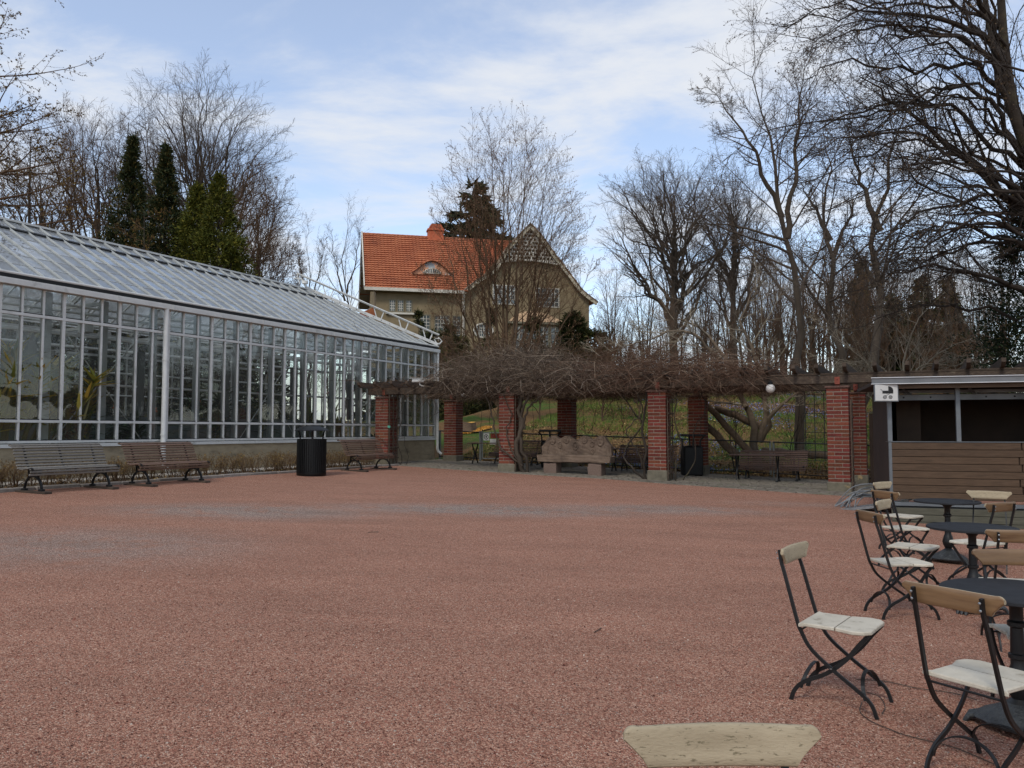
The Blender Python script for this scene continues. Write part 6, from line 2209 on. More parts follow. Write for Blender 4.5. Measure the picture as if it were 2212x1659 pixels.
def children(P, R, rng, count, t0, t1, ang, lf, n, wander, trop, rf, rmin, env=None, tip=0.35, fall=0.55, flat=0.0, lmin=0.0):
    N_, m, _ = P.shape
    Ls = np.linalg.norm(np.diff(P, axis=1), axis=2).sum(1)
    t = t0 + (t1 - t0) * ((np.arange(count)[None] + rng.random((N_, count))) / count)
    x = np.clip(t * (m - 1), 0, m - 1.001)
    i0 = x.astype(int); fr = (x - i0)[..., None]
    rows_ = np.arange(N_)[:, None]
    S = P[rows_, i0] * (1 - fr) + P[rows_, i0 + 1] * fr
    rad = R[rows_, i0] * (1 - fr[..., 0]) + R[rows_, i0 + 1] * fr[..., 0]
    T = nrm(P[rows_, i0 + 1] - P[rows_, i0])
    ph = rng.random((N_, count)) * 2 * math.pi
    ref = np.where(np.abs(T[..., 2:3]) < 0.9, np.array([0, 0, 1.0]), np.array([1.0, 0, 0]))
    U = nrm(np.cross(T, ref)); W = np.cross(T, U)
    a = np.radians(ang[0] + ang[1] * rng.standard_normal((N_, count)))
    d = np.cos(a)[..., None] * T + np.sin(a)[..., None] * (np.cos(ph)[..., None] * U + np.sin(ph)[..., None] * W)
    if flat:
        d[..., 2] *= (1 - flat)
    d = nrm(d).reshape(-1, 3)
    L_ = (Ls[:, None] * lf * (1.15 - fall * t) * (0.65 + 0.7 * rng.random((N_, count)))).reshape(-1)
    L_ = np.maximum(L_, lmin)
    M = len(L_)
    C = np.empty((M, n, 3)); C[:, 0] = S.reshape(-1, 3)
    step = (L_ / (n - 1))[:, None]
    for i in range(1, n):
        d = d + wander * rng.standard_normal((M, 3)); d[:, 2] += trop
        d = nrm(d)
        C[:, i] = C[:, i - 1] + d * step
    if env is not None:
        e = env(C[:, -1])
        sc = np.clip(1.0 / np.maximum(e, 1e-3), 0.2, 1.0) ** 1.6
        sc = np.where(e > 1, sc * (0.85 + 0.25 * rng.random(M)), 1.0)[:, None, None]
        C = C[:, :1] + (C - C[:, :1]) * sc
    r0 = np.maximum(rad.reshape(-1) * rf * (0.75 + 0.4 * rng.random(M)), rmin)
    Rr = r0[:, None] * np.linspace(1, tip, n)[None]
    return C, Rr


def specks(P, rng, per, size, jitter, elong=1.8, up=0.0):
    """small leaf faces near the ends of twigs"""
    N_ = len(P)
    t = 0.25 + 0.75 * rng.random((N_, per))
    x = np.clip(t * (P.shape[1] - 1), 0, P.shape[1] - 1.001); i0 = x.astype(int); fr = (x - i0)[..., None]
    rows_ = np.arange(N_)[:, None]
    c = (P[rows_, i0] * (1 - fr) + P[rows_, i0 + 1] * fr).reshape(-1, 3)
    c = c + jitter * rng.standard_normal(c.shape)
    n = len(c)
    u = rng.standard_normal((n, 3)); u[:, 2] += up; u = nrm(u)
    v = nrm(np.cross(u, rng.standard_normal((n, 3))))
    s_ = size * (0.6 + 0.8 * rng.random((n, 1)))
    V = np.stack([c - u * s_ * elong * 0.5 - v * s_ * 0.5, c + u * s_ * elong * 0.6, c - u * s_ * elong * 0.3 + v * s_ * 0.6], 1)
    return V.reshape(-1, 3), np.arange(n * 3).reshape(-1, 3)


def put_tree(name, label, cat, base, trunk_parts, crown_parts, m_trunk, m_crown, leaves=None, m_leaf=None, group=None):
    root = empty(name, base)
    tag(root, label, cat, group)
    b = np.array(base)
    v, q = join_tubes(trunk_parts)
    link_mesh('trunk', np_mesh('trunk', v - b, q, True), m_trunk, root)
    v, q = join_tubes(crown_parts)
    cr = link_mesh('crown', np_mesh('crown', v - b, q), m_crown, root)
    if leaves is not None:
        lv, lq = leaves
        link_mesh('buds', np_mesh('buds', lv - b, lq), m_leaf, cr)
    return root


M_BARKGREY = mat('grey_bark', '#3d352d', '#4f463c', 3, 0.95, bump=0.3, bscale=14, stretch=(1, 1, 0.35))
M_BARKDARK = mat('dark_bark', '#2c2621', '#3d352d', 3, 0.95, bump=0.3, bscale=14, c3='#4f4a36', s3=1.3, t3=(0.5, 0.7))
M_BARKBROWN = mat('brown_bark', '#493a2c', '#5d4b39', 3, 0.95, bump=0.3, bscale=14)
M_TWIG = mat('twig_grey_brown', '#40362e', '#52473d', 1.0, 0.9)
M_TWIGBROWN = mat('twig_brown', '#4a3727', '#5f4834', 1.0, 0.9)
M_TWIGDARK = mat('twig_dark', '#2a2420', '#3b332c', 1.0, 0.9)
M_TWIGPALE = mat('twig_pale', '#7b7161', '#948a78', 1.0, 0.9)
M_TWIGRED = island_material('vine_twig_red', [(0, '#35271f'), (0.5, '#543f32'), (0.85, '#6e5646'), (1, '#958573')])
M_TWIGPURPLE = island_material('vine_twig_purple', [(0, '#352b24'), (0.5, '#57493d'), (0.85, '#766757'), (1, '#a59889')])
M_BUD = island_material('spring_buds', [(0, '#5f4434'), (0.5, '#7d5f4a'), (0.8, '#94785e'), (1, '#7a7448')])
M_BUDDARK = island_material('dark_buds', [(0, '#3a2e24'), (0.6, '#574636'), (1, '#6d5a3c')])
M_LARCH = island_material('larch_spurs', [(0, '#3a2d1e'), (0.5, '#5a4527'), (0.85, '#7a5f30'), (1, '#8a7a3a')])
M_NEEDLE = island_material('dark_needles', [(0, '#172014'), (0.5, '#1f2c1b'), (0.85, '#2d3922'), (1, '#464326')], 0.7)
M_NEEDLEBROWN = island_material('brown_green_sprays', [(0, '#1f2915'), (0.5, '#2d381e'), (0.8, '#414223'), (1, '#6b582c')], 0.7)
M_THUJA = island_material('olive_thuja_sprays', [(0, '#343a12'), (0.45, '#484e18'), (0.8, '#5d5c1d'), (1, '#746b25')], 0.7)
M_YEW = island_material('yew_sprays', [(0, '#1b2212'), (0.5, '#333a1e'), (0.85, '#4c4e28'), (1, '#635a30')], 0.7)


def place(px, Y):
    x = (px - 1106) / F_PX * Y
    return x, Y, gz(x, Y)


def z_at(px, py, Y):
    return at(px, py, Y).z


def fib_dome(n, rng, up=0.15):
    """n directions spread over the upper part of a sphere"""
    i = np.arange(n) + 0.5
    z = 1 - i / n * (1 + up * 2)
    a = i * 2.399963 + rng.random() * 6
    r = np.sqrt(np.maximum(0, 1 - z * z))
    return np.stack([r * np.cos(a), r * np.sin(a), z], -1)


def dome_tree(name, label, px, top, Y, halfw, seed, m_t, m_c, wide_py, r0=0.35, limbs=22, n2=9, n3=7, n4=6, fork=0.25, lean=0.0, leaf=None, group='bare trees', twig=0.005):
    """broad bare tree: a trunk that breaks up into limbs aimed at every part of a dome, filled with fine twigs"""
    x, y, z = place(px, Y)
    rng = np.random.default_rng(seed)
    zt = z_at(px, top, Y); H = zt - z
    zw = max(z_at(px, wide_py, Y), z + 0.3 * H)
    c = np.array([x + lean, y, zw]); rad = np.array([halfw, halfw, zt - zw])
    rad_low = np.array([halfw, halfw, (zw - z) * 0.95])
    env = ellipsoid(c, rad); low = ellipsoid(c, rad_low)
    ev = lambda p: np.where(p[..., 2] > zw, env(p), low(p))
    tr = resample([(x, y, z - 0.3), (x + 0.1 + lean * 0.3, y, z + H * fork * 0.6), (x + lean, y, z + H * fork), (x + lean * 1.4 + 0.2, y, z + H * 0.6), (x + lean, y, z + H * 0.8)], 14)[None]
    R = (r0 * np.linspace(1, 0.1, 14))[None]
    D = fib_dome(limbs, rng, 0.22)
    D = nrm(D + 0.12 * rng.standard_normal(D.shape))
    f = 1.0 - 0.42 * rng.random((limbs, 1)) ** 1.8
    tgt = c + np.where(D[:, 2:3] > 0, D * rad, D * rad_low) * f
    P1, R1 = [], []
    for k in range(limbs):
        hgt = (tgt[k, 2] - z) / H
        t0 = min(0.62, max(fork * 0.8, (hgt - 0.30) * 0.85 + 0.06 * rng.standard_normal()))
        i0 = t0 * 13 / 0.8 if t0 < 0.8 else 12.9
        i0 = min(i0, 12.5)
        S = tr[0, int(i0)] * (1 - i0 % 1) + tr[0, int(i0) + 1] * (i0 % 1)
        dv = tgt[k] - S
        m1 = S + dv * 0.3 + np.array([0, 0, 0.10 * np.linalg.norm(dv[:2])]) + 0.05 * np.linalg.norm(dv) * rng.standard_normal(3)
        m2 = S + dv * 0.68 + np.array([0, 0, 0.08 * np.linalg.norm(dv[:2])]) + 0.05 * np.linalg.norm(dv) * rng.standard_normal(3)
        P1.append(resample([S, m1, m2, tgt[k]], 14))
        P1[-1][1:-1] += 0.012 * np.linalg.norm(dv) * rng.standard_normal((12, 3))
        rr_ = max(0.02, R[0, int(i0)] * (0.42 + 0.2 * rng.random()))
        R1.append(rr_ * np.linspace(1, 0.14, 14))
    P1, R1 = np.array(P1), np.array(R1)
    P2, R2 = children(P1, R1, rng, n2, 0.25, 0.98, (36, 10), 0.42, 6, 0.09, 0.035, 0.55, 0.012, ev, 0.25, 0.5)
    P3, R3 = children(P2, R2, rng, n3, 0.15, 1.0, (38, 12), 0.42, 4, 0.1, 0.04, 0.55, twig * 1.5, ev, 0.4)
    P4, R4 = children(P3, R3, rng, n4, 0.1, 1.0, (38, 14), 0.5, 2, 0.12, 0.05, 0.6, twig * 1.1, ev, 0.6)
    lv = specks(P4, rng, leaf[0], leaf[1], 0.03) if leaf else None
    return put_tree(name, label, 'tree', (x, y, z), [(tr, R, 10), (P1, R1, 7)], [(P2, R2, 4), (P3, R3, 3), (P4, R4, 3)], m_t, m_c, lv, leaf[2] if leaf else None, group)


def slim_tree(name, label, px, top, Y, seed, m_t, m_c, stems, r0=0.2, n1=16, n2=9, n3=7, ang=52, lf=0.38, leaf=None, trop=0.04, group='bare trees', t_from=0.35, sub=(0.6, 0.55, 0.3, 0.3)):
    """tree given by one or more stem lines [(px, py), ...] at depth Y, the first starting on the ground"""
    rng = np.random.default_rng(seed)
    x, y, z = place(px, Y)
    S, RS = [], []
    for k, line in enumerate(stems):
        dep = line[0] if isinstance(line[0], (int, float)) else Y
        pts = [q for q in line if not isinstance(q, (int, float))]
        w = [tuple(at(a, c, dep if i else Y)) for i, (a, c) in enumerate(pts)]
        if k == 0:
            w[0] = (w[0][0], w[0][1], z - 0.3)
        S.append(resample(w, 14))
        rk = r0 if k == 0 else r0 * sub[k - 1]
        RS.append(rk * np.linspace(1, 0.045, 14) ** 1.15)
    S, RS = np.array(S), np.array(RS)
    S[:, 2:-1] += (0.012 * np.linalg.norm(S[:, -1] - S[:, 0], axis=1))[:, None, None] * rng.standard_normal(S[:, 2:-1].shape) * np.array([1, 1, 0.3])
    P1, R1 = children(S, RS, rng, n1, t_from, 1.0, (ang, 10), lf, 9, 0.06, trop, 0.5, 0.010, None, 0.2, 0.72)
    P2, R2 = children(P1, R1, rng, n2, 0.15, 1.0, (42, 12), 0.38, 6, 0.1, trop, 0.6, 0.006, None, 0.35)
    P3, R3 = children(P2, R2, rng, n3, 0.1, 1.0, (40, 14), 0.45, 2, 0.12, trop, 0.65, 0.0038, None, 0.5)
    lv = specks(P3, rng, leaf[0], leaf[1], 0.02) if leaf else None
    return put_tree(name, label, 'tree', (x, y, z), [(S, RS, 9)], [(P1, R1, 6), (P2, R2, 3), (P3, R3, 3)], m_t, m_c, lv, leaf[2] if leaf else None, group)


# trees behind the greenhouse
dome_tree('beech_tree', 'tall round-crowned bare tree rising behind the greenhouse', 420, 152, 52, 6.0, 1, M_BARKGREY, M_TWIG, 420, 0.42, 42, 10, 8, 6, 0.22)
dome_tree('beech_tree', 'bare tree left of the tall round-crowned one', 195, 222, 50, 4.2, 2, M_BARKGREY, M_TWIGBROWN, 380, 0.34, 28, 9, 7, 6, 0.2)
dome_tree('beech_tree', 'bare tree at the far left behind the larch', 70, 262, 55, 4.8, 3, M_BARKGREY, M_TWIGBROWN, 400, 0.34, 24, 8, 7, 5, 0.2)
dome_tree('beech_tree', 'lower brown bare tree at the right edge of the round crown', 545, 335, 47, 2.4, 4, M_BARKBROWN, M_TWIGBROWN, 480, 0.2, 20, 8, 7, 6, 0.18, leaf=(1, 0.03, M_BUDDARK))
dome_tree('bare_shrub', 'brown bare shrub above the greenhouse roof right of the evergreen', 582, 490, 41, 1.7, 5, M_BARKBROWN, M_TWIGBROWN, 580, 0.1, 15, 7, 6, 6, 0.1, leaf=(1, 0.03, M_BUDDARK))
slim_tree('birch', 'thin bare tree between greenhouse roof and villa', 745, 455, 68, 6, M_BARKGREY, M_TWIG, [[(745, 700), (748, 600), (750, 458)], [(745, 650), (722, 560), (715, 500)], [(747, 640), (770, 560), (775, 480)]], 0.16, 16, 8, 6, 28, 0.3)
slim_tree('birch', 'second thin bare tree above the greenhouse ladder', 672, 490, 64, 7, M_BARKGREY, M_TWIG, [[(672, 700), (670, 600), (668, 495)], [(672, 660), (650, 580), (640, 520)], [(673, 650), (694, 570), (700, 520)]], 0.14, 16, 8, 6, 30, 0.3, leaf=(1, 0.03, M_BUD))
slim_tree('birch', 'third thin bare tree low behind the greenhouse ridge', 620, 560, 60, 8, M_BARKGREY, M_TWIGBROWN, [[(620, 700), (618, 640), (612, 570)], [(622, 680), (640, 620), (648, 585)]], 0.12, 16, 8, 6, 34, 0.32, leaf=(1, 0.03, M_BUD))

# larches at the left edge: long upswept branches set with short spurs and cones
def larch(label, px, top, Y, seed, n, length, r0, az=None):
    rng = np.random.default_rng(seed)
    x, y, z = place(px, Y)
    zt = z_at(px, top, Y); H = zt - z
    tr = resample([(x, y, z - 0.2), (x + 0.1, y, z + H * 0.5), (x, y, zt)], 14)[None]
    R = (r0 * np.linspace(1, 0.1, 14))[None]
    P1, R1 = children(tr, R, rng, n, 0.2, 0.97, (82, 8), length / H, 12, 0.035, 0.028, 0.35, 0.015, None, 0.2, 0.75)
    P2, R2 = children(P1, R1, rng, 12, 0.12, 1.0, (48, 12), 0.3, 6, 0.07, -0.02, 0.5, 0.006, None, 0.4)
    P3, R3 = children(P2, R2, rng, 4, 0.15, 1.0, (45, 12), 0.4, 3, 0.1, -0.05, 0.6, 0.004, None, 0.5)
    l1, q1 = specks(P2, rng, 9, 0.042, 0.018, 1.2)
    l2, q2 = specks(P3, rng, 5, 0.036, 0.014, 1.2)
    return put_tree('larch_tree', label, 'tree', (x, y, z), [(tr, R, 10)], [(P1, R1, 6), (P2, R2, 3), (P3, R3, 3)], M_BARKDARK, M_TWIGBROWN, (np.concatenate([l1, l2]), np.concatenate([q1, q2 + len(l1)])), M_LARCH, 'larches')


larch('large larch cut by the left edge with cone-studded branches', -95, -110, 24, 11, 66, 4.6, 0.26)
larch('mid-height brown larch at the left, below the large one', 45, 300, 30, 13, 46, 3.6, 0.16)
larch('young brown larch in front of the two dark columnar evergreens', 300, 455, 34, 12, 22, 2.0, 0.1)


def sprays(c, d, rng, size, elong=2.2):
    n = len(c)
    u = nrm(d + 0.45 * rng.standard_normal((n, 3)))
    v = nrm(np.cross(u, rng.standard_normal((n, 3))))
    s_ = size * (0.55 + 0.9 * rng.random((n, 1)))
    V = np.stack([c - v * s_ * 0.5, c + v * s_ * 0.5, c + u * s_ * elong * 1.15], 1)
    return V.reshape(-1, 3), np.arange(n * 3).reshape(-1, 3)


def conifer(name, label, px, top, Y, halfw, n, m, seed, shape=0.85, whorl=False, size=0.16, low=0.0, droop=-0.25, cat='tree', group='evergreens', lobes=0.16, zbase=None):
    rng = np.random.default_rng(seed)
    x, y, z = place(px, Y)
    if zbase is not None:
        z = zbase
    zt = z_at(px, top, Y); H = zt - z
    root = empty(name, (x, y, z)); tag(root, label, cat, group)
    P = resample([(0, 0, -0.3), (0.03, 0, H * 0.5), (0, 0, H * 0.97)], 8)[None]
    v, q = tubes(P, (np.linspace(1, 0.1, 8) * max(0.05, halfw * 0.09))[None], 8)
    link_mesh('trunk', np_mesh('trunk', v, q, True), M_BARKDARK, root)
    h = low + (1 - low) * rng.random(n) ** 1.15
    a = rng.random(n) * 6.283
    rad = halfw * (1 - h) ** shape + 0.03
    rad = rad * (1 + lobes * np.sin(3 * a + 9 * h + seed) + lobes * 0.8 * np.sin(7 * a - 23 * h))
    if whorl:
        nb = 150 if halfw < 5 else 190
        hb = np.sort(low + (1 - low) * (np.arange(nb) / nb) ** 1.05); ab = rng.random(nb) * 6.283
        lb = (halfw * (1 - hb) ** shape + 0.05) * (0.75 + 0.5 * rng.random(nb))
        k = rng.integers(0, nb, n)
        w = lb / lb.sum(); k = rng.choice(nb, n, p=w)
        f = rng.random(n) ** 0.7
        r_ = lb[k] * f
        a = ab[k] + 0.22 * rng.standard_normal(n) * (1.15 - f)
        zz = hb[k] * H + droop * r_ + 0.14 * r_ ** 2 / max(halfw, 1) - 0.08 * np.abs(rng.standard_normal(n))
        c = np.stack([r_ * np.cos(a), r_ * np.sin(a), zz], -1)
        d = np.stack([np.cos(a), np.sin(a), np.full(n, -0.25)], -1)
        Pb = np.stack([np.stack([f_ * lb * np.cos(ab), f_ * lb * np.sin(ab), hb * H + droop * f_ * lb + 0.14 * (f_ * lb) ** 2 / max(halfw, 1)], -1) for f_ in (0.0, 0.35, 0.7, 1.0)], 1)
        bv, bq = tubes(Pb, np.outer(0.012 * lb + 0.008, [1, 0.7, 0.45, 0.2]), 3)
        link_mesh('branches', np_mesh('branches', bv, bq), M_BARKDARK, root)
    else:
        nc = n // 70
        hc = low + (1 - low) * rng.random(nc) ** 1.2
        ac = rng.random(nc) * 6.283
        rc = (halfw * (1 - hc) ** shape + 0.03) * (1 + lobes * np.sin(3 * ac + 9 * hc + seed) + lobes * 0.8 * np.sin(7 * ac - 23 * hc)) * (0.55 + 0.5 * rng.random(nc) ** 0.6)
        k = rng.integers(0, nc, n)
        cs = (0.12 + 0.17 * rng.random(nc)) * (0.5 + 0.5 * min(1.6, halfw))
        cs = cs * (0.3 + 0.7 * np.clip(rc / halfw, 0, 1))
        off = rng.standard_normal((n, 3)) * cs[k][:, None]
        c = np.stack([rc[k] * np.cos(ac[k]), rc[k] * np.sin(ac[k]), hc[k] * H], -1) + off
        d = np.stack([0.7 * np.cos(ac[k]), 0.7 * np.sin(ac[k]), np.full(n, 0.35)], -1) + 2.0 * off
    lv, lq = sprays(c, d, rng, size)
    link_mesh('crown', np_mesh('crown', lv, lq), m, root)
    return root


conifer('columnar_evergreen', 'dark columnar evergreen, left of the pair behind the greenhouse', 272, 300, 40, 3.0, 50000, M_NEEDLEBROWN, 21, 1.05, size=0.06, lobes=0.3)
conifer('columnar_evergreen', 'dark columnar evergreen, right of the pair behind the greenhouse', 346, 318, 39, 2.8, 46000, M_NEEDLEBROWN, 22, 1.02, size=0.06, lobes=0.3)
conifer('thuja', 'yellow-green bushy evergreen behind the greenhouse, left peak', 415, 404, 38.5, 2.5, 38000, M_THUJA, 23, 0.75, size=0.055, lobes=0.18)
conifer('thuja', 'yellow-green bushy evergreen behind the greenhouse, taller right peak', 463, 382, 38, 2.9, 46000, M_THUJA, 24, 0.8, size=0.055, lobes=0.18)
conifer('thuja', 'low dark green evergreen shrub at the foot of the yellow-green one', 492, 520, 37.5, 1.1, 9000, M_THUJA, 25, 0.5, size=0.08, lobes=0.14)
conifer('spruce_tree', 'dark spruce standing behind the villa roof', 1025, 385, 84, 13.0, 36000, M_NEEDLE, 26, 0.9, True, 0.36, 0.0, -0.12, lobes=0.1)

# many-stemmed budding tree in front of the villa
def fan_tree():
    rng = np.random.default_rng(31)
    Y = 46.0
    x, y, z = place(1090, Y)
    zt = z_at(1090, 228, Y); H = zt - z
    zw = z_at(1100, 470, Y)
    env = ellipsoid((x + 0.3, y, zw), (4.5, 4.0, zt - zw)); low = ellipsoid((x + 0.3, y, zw), (4.6, 4.0, (zw - z) * 1.25))
    ev = lambda p: np.where(p[..., 2] > zw, env(p), low(p))
    S, RS = [], []
    n = 16
    for k in range(n):
        f = (k + 0.5) / n
        sp = (f - 0.5) * 2 + 0.05 * rng.normal()
        tx = sp * 5.0 + rng.normal() * 0.3
        ty = rng.normal() * 1.8
        hh = H * (0.97 - 0.52 * abs(sp) ** 1.6) * (0.84 + 0.16 * rng.random())
        S.append(resample([(x + sp * 0.35, y + ty * 0.1, z - 0.2), (x + sp * 1.15 + tx * 0.16, y + ty * 0.3, z + hh * 0.22), (x + tx * 0.7, y + ty * 0.6, z + hh * 0.58), (x + tx, y + ty, z + hh)], 14))
        S[-1][2:] += 0.07 * rng.standard_normal((12, 3))
        RS.append((0.12 - 0.05 * abs(sp)) * np.linspace(1, 0.06, 14))
    S, RS = np.array(S), np.array(RS)
    P1, R1 = children(S, RS, rng, 19, 0.25, 1.0, (38, 9), 0.33, 9, 0.05, 0.045, 0.45, 0.011, ev, 0.25, 0.5)
    P2, R2 = children(P1, R1, rng, 9, 0.15, 1.0, (38, 10), 0.36, 4, 0.08, 0.05, 0.6, 0.007, ev, 0.35)
    P3, R3 = children(P2, R2, rng, 5, 0.15, 1.0, (36, 12), 0.45, 2, 0.1, 0.06, 0.65, 0.0045, ev, 0.5)
    put_tree('multi_stemmed_tree', 'many-stemmed tree with pink-brown buds fanning out before the villa', 'tree', (x, y, z), [(S, RS, 8)], [(P1, R1, 4), (P2, R2, 3), (P3, R3, 3)], M_BARKBROWN, M_TWIGBROWN, specks(P3, rng, 1, 0.04, 0.02, 1.5), M_BUD, 'bare trees')


fan_tree()
# evergreen shrubs round the villa
for k, (px, top, Y, hw, n, shp, lb_) in enumerate(((965, 704, 50, 1.2, 7000, 0.45, 'dark spreading yew left of the fan-shaped tree'), (1240, 680, 51, 1.5, 13000, 0.5, 'large dark yew right of the fan-shaped tree'),
                                                   (903, 672, 57, 0.75, 3500, 0.6, 'small cone-shaped evergreen by the villa windows'), (1062, 668, 55, 0.9, 3500, 0.6, 'small evergreen under the left oval window'),
                                                   (1150, 690, 54, 1.3, 5000, 0.45, 'low evergreen under the villa bay'), (1285, 715, 50, 1.2, 6000, 0.45, 'low dark yew at the right end of the villa'),
                                                   (928, 718, 47, 1.1, 6000, 0.4, 'low yew behind the end of the greenhouse ladder'), (990, 728, 46, 1.3, 6000, 0.4, 'low brownish yew just above the vine'))):
    conifer('evergreen_shrub', lb_, px, top, Y, hw, n, M_YEW, 40 + k, shp, size=0.085, cat='shrub', group='evergreen shrubs by the villa', lobes=0.2)

# trees behind the pergola, from the middle to the right
dome_tree('bare_tree', 'bare tree with broad rounded crown right of the villa', 1455, 335, 55, 5.1, 51, M_BARKGREY, M_TWIG, 460, 0.34, 36, 9, 7, 6, 0.2)
dome_tree('bare_tree', 'bare tree overlapping the broad crown on its right', 1585, 350, 58, 3.6, 52, M_BARKGREY, M_TWIG, 480, 0.3, 24, 9, 7, 6, 0.2)
slim_tree('tall_bare_tree', 'tall bare tree with label whose trunk rises behind the pergola', 1724, 100, 27, 53, M_BARKGREY, M_TWIG,
          [[(1728, 985), (1724, 850), (1722, 720), (1712, 600), (1700, 510), (1680, 440), (1662, 330), (1660, 200), (1655, 90)], [27.0, (1702, 515), (1715, 400), (1722, 250), (1735, 120)], [26.5, (1690, 470), (1640, 350), (1575, 240), (1520, 185)], [27.5, (1700, 520), (1600, 490), (1500, 480), (1420, 460)]],
          0.18, 20, 9, 7, 55, 0.34, (1, 0.02, M_BUDDARK), t_from=0.35)
slim_tree('tall_bare_tree', 'slender bare tree with straight trunk left of the forked one', 1800, 260, 33, 54, M_BARKGREY, M_TWIG,
          [[(1818, 960), (1808, 800), (1798, 640), (1793, 500), (1788, 380), (1786, 260)], [33.0, (1798, 560), (1830, 480), (1860, 400)], [33.0, (1795, 520), (1755, 440), (1715, 380)]], 0.2, 15, 9, 7, 56, 0.34, (1, 0.02, M_BUDDARK))
slim_tree('tall_bare_tree', 'bare tree whose trunk forks in two near the right trees', 1880, 200, 30, 55, M_BARKGREY, M_TWIG,
          [[(1850, 960), (1865, 800), (1888, 640), (1898, 540), (1905, 480), (1925, 380), (1940, 260), (1950, 180)], [30.0, (1902, 500), (1875, 440), (1850, 350), (1838, 260)], [30, (1890, 620), (1860, 560), (1830, 520)]], 0.22, 15, 9, 7, 54, 0.36, (1, 0.02, M_BUDDARK))
slim_tree('leaning_tree', 'low spreading tree with thick leaning limbs behind the pergola', 1640, 640, 26, 56, mat('pale_bark', '#5d5143', '#756757', 4, 0.95, bump=0.4, bscale=20), M_TWIGPALE,
          [[(1640, 960), (1622, 900), (1598, 850), (1575, 790), (1520, 720), (1470, 690), (1400, 700)], [26.0, (1640, 955), (1655, 880), (1640, 800), (1610, 720), (1620, 650), (1645, 580)], [25.6, (1645, 950), (1680, 880), (1740, 840), (1800, 820)], [26.4, (1612, 880), (1585, 840), (1560, 790)], [25.8, (1560, 780), (1480, 715), (1380, 740), (1290, 770)]],
          0.155, 14, 8, 6, 58, 0.34, t_from=0.25, trop=0.03, sub=(0.75, 0.6, 0.5, 0.45))
slim_tree('pale_shrub', 'pale-twigged spreading shrub above the kiosk roof', 1960, 620, 25, 57, M_TWIGPALE, M_TWIGPALE,
          [[(1950, 920), (1952, 800), (1968, 720), (2010, 660), (2058, 610)], [25, (1940, 860), (1880, 790), (1820, 740), (1770, 690)], [25, (1950, 860), (2020, 770), (2100, 730), (2150, 690)], [24.5, (1950, 850), (1990, 790), (2060, 790), (2120, 770)], [25, (1945, 850), (1900, 790), (1840, 780), (1770, 770)]],
          0.07, 13, 8, 6, 48, 0.42, t_from=0.2, trop=0.02, sub=(0.6, 0.6, 0.6, 0.6))

for k, (px, top, Y, hw, lb_) in enumerate(((985, 712, 37, 1.5, 'brown bare bush above the left end of the purple vine'), (1075, 706, 38, 1.7, 'brown bare bush at the foot of the fan-shaped tree'), (1165, 712, 37, 1.6, 'brown bare bush above the middle of the purple vine'), (1300, 722, 36, 1.6, 'brown bare bush below the right end of the villa'), (1380, 735, 35, 1.4, 'brown bare bush above the red vine'))):
    dome_tree('bare_bush', lb_, px, top, Y, hw, 140 + k, M_BARKBROWN, M_TWIGBROWN, 775, 0.05, 15, 7, 6, 5, 0.06, group='brown bushes above the vine')

# a stand of thin saplings further back, each its own tree; they share two meshes
def sapling_proto(seed, m):
    rng = np.random.default_rng(seed)
    S = []
    for k in range(4):
        a = rng.random() * 6.28
        S.append(resample([(0.25 * math.cos(a), 0.25 * math.sin(a), -0.3), (0.5 * math.cos(a), 0.5 * math.sin(a), 3.5), (1.1 * math.cos(a) + rng.normal() * 0.3, 1.1 * math.sin(a), 7.5 + rng.random() * 2)], 12))
    S = np.array(S); RS = np.outer([0.11, 0.09, 0.08, 0.07], np.linspace(1, 0.1, 12))
    P1, R1 = children(S, RS, rng, 16, 0.15, 0.98, (36, 9), 0.28, 7, 0.06, 0.06, 0.5, 0.012, None, 0.25, 0.6)
    P2, R2 = children(P1, R1, rng, 8, 0.15, 1.0, (38, 10), 0.4, 4, 0.09, 0.05, 0.6, 0.007, None, 0.4)
    P3, R3 = children(P2, R2, rng, 4, 0.15, 1.0, (38, 10), 0.45, 2, 0.1, 0.04, 0.65, 0.005, None, 0.5)
    v, q = tubes(S, RS, 6); t_me = np_mesh('trunk', v, q, True); t_me.materials.append(M_BARKGREY)
    v, q = join_tubes([(P1, R1, 4), (P2, R2, 3), (P3, R3, 3)]); c_me = np_mesh('crown', v, q); c_me.materials.append(m)
    return t_me, c_me


SAP = [sapling_proto(61, M_TWIGBROWN), sapling_proto(62, M_TWIG)]
spots = [(1330, 62, 1.0), (1395, 58, 0.9), (1540, 60, 0.95), (1630, 56, 0.95), (1672, 50, 0.9), (1745, 54, 1.05), (1768, 48, 0.9), (1832, 52, 1.0), (1862, 46, 0.8), (1905, 56, 1.0), (1955, 60, 1.0), (1700, 64, 1.1), (1800, 66, 1.15), (1290, 70, 0.9), (1470, 64, 1.0), (1580, 48, 0.7), (1430, 46, 0.6), (1350, 44, 0.5),
         (2040, 66, 1.05), (2110, 62, 1.05), (2170, 58, 1.05), (660, 74, 0.9), (715, 78, 1.0), (770, 80, 1.0),
         (1310, 48, 0.62), (1375, 40, 0.45), (1450, 40, 0.5), (1510, 44, 0.62), (1555, 42, 0.55), (1615, 44, 0.7), (1655, 40, 0.62), (1690, 42, 0.7), (1740, 40, 0.66), (1775, 42, 0.75), (1815, 38, 0.66), (1845, 42, 0.75), (1895, 40, 0.75), (1925, 44, 0.8), (1970, 42, 0.7), (2030, 44, 0.85), (2075, 40, 0.75), (2130, 36, 0.7), (2160, 42, 0.9), (1640, 70, 1.2), (1860, 72, 1.2), (1520, 74, 1.1)]
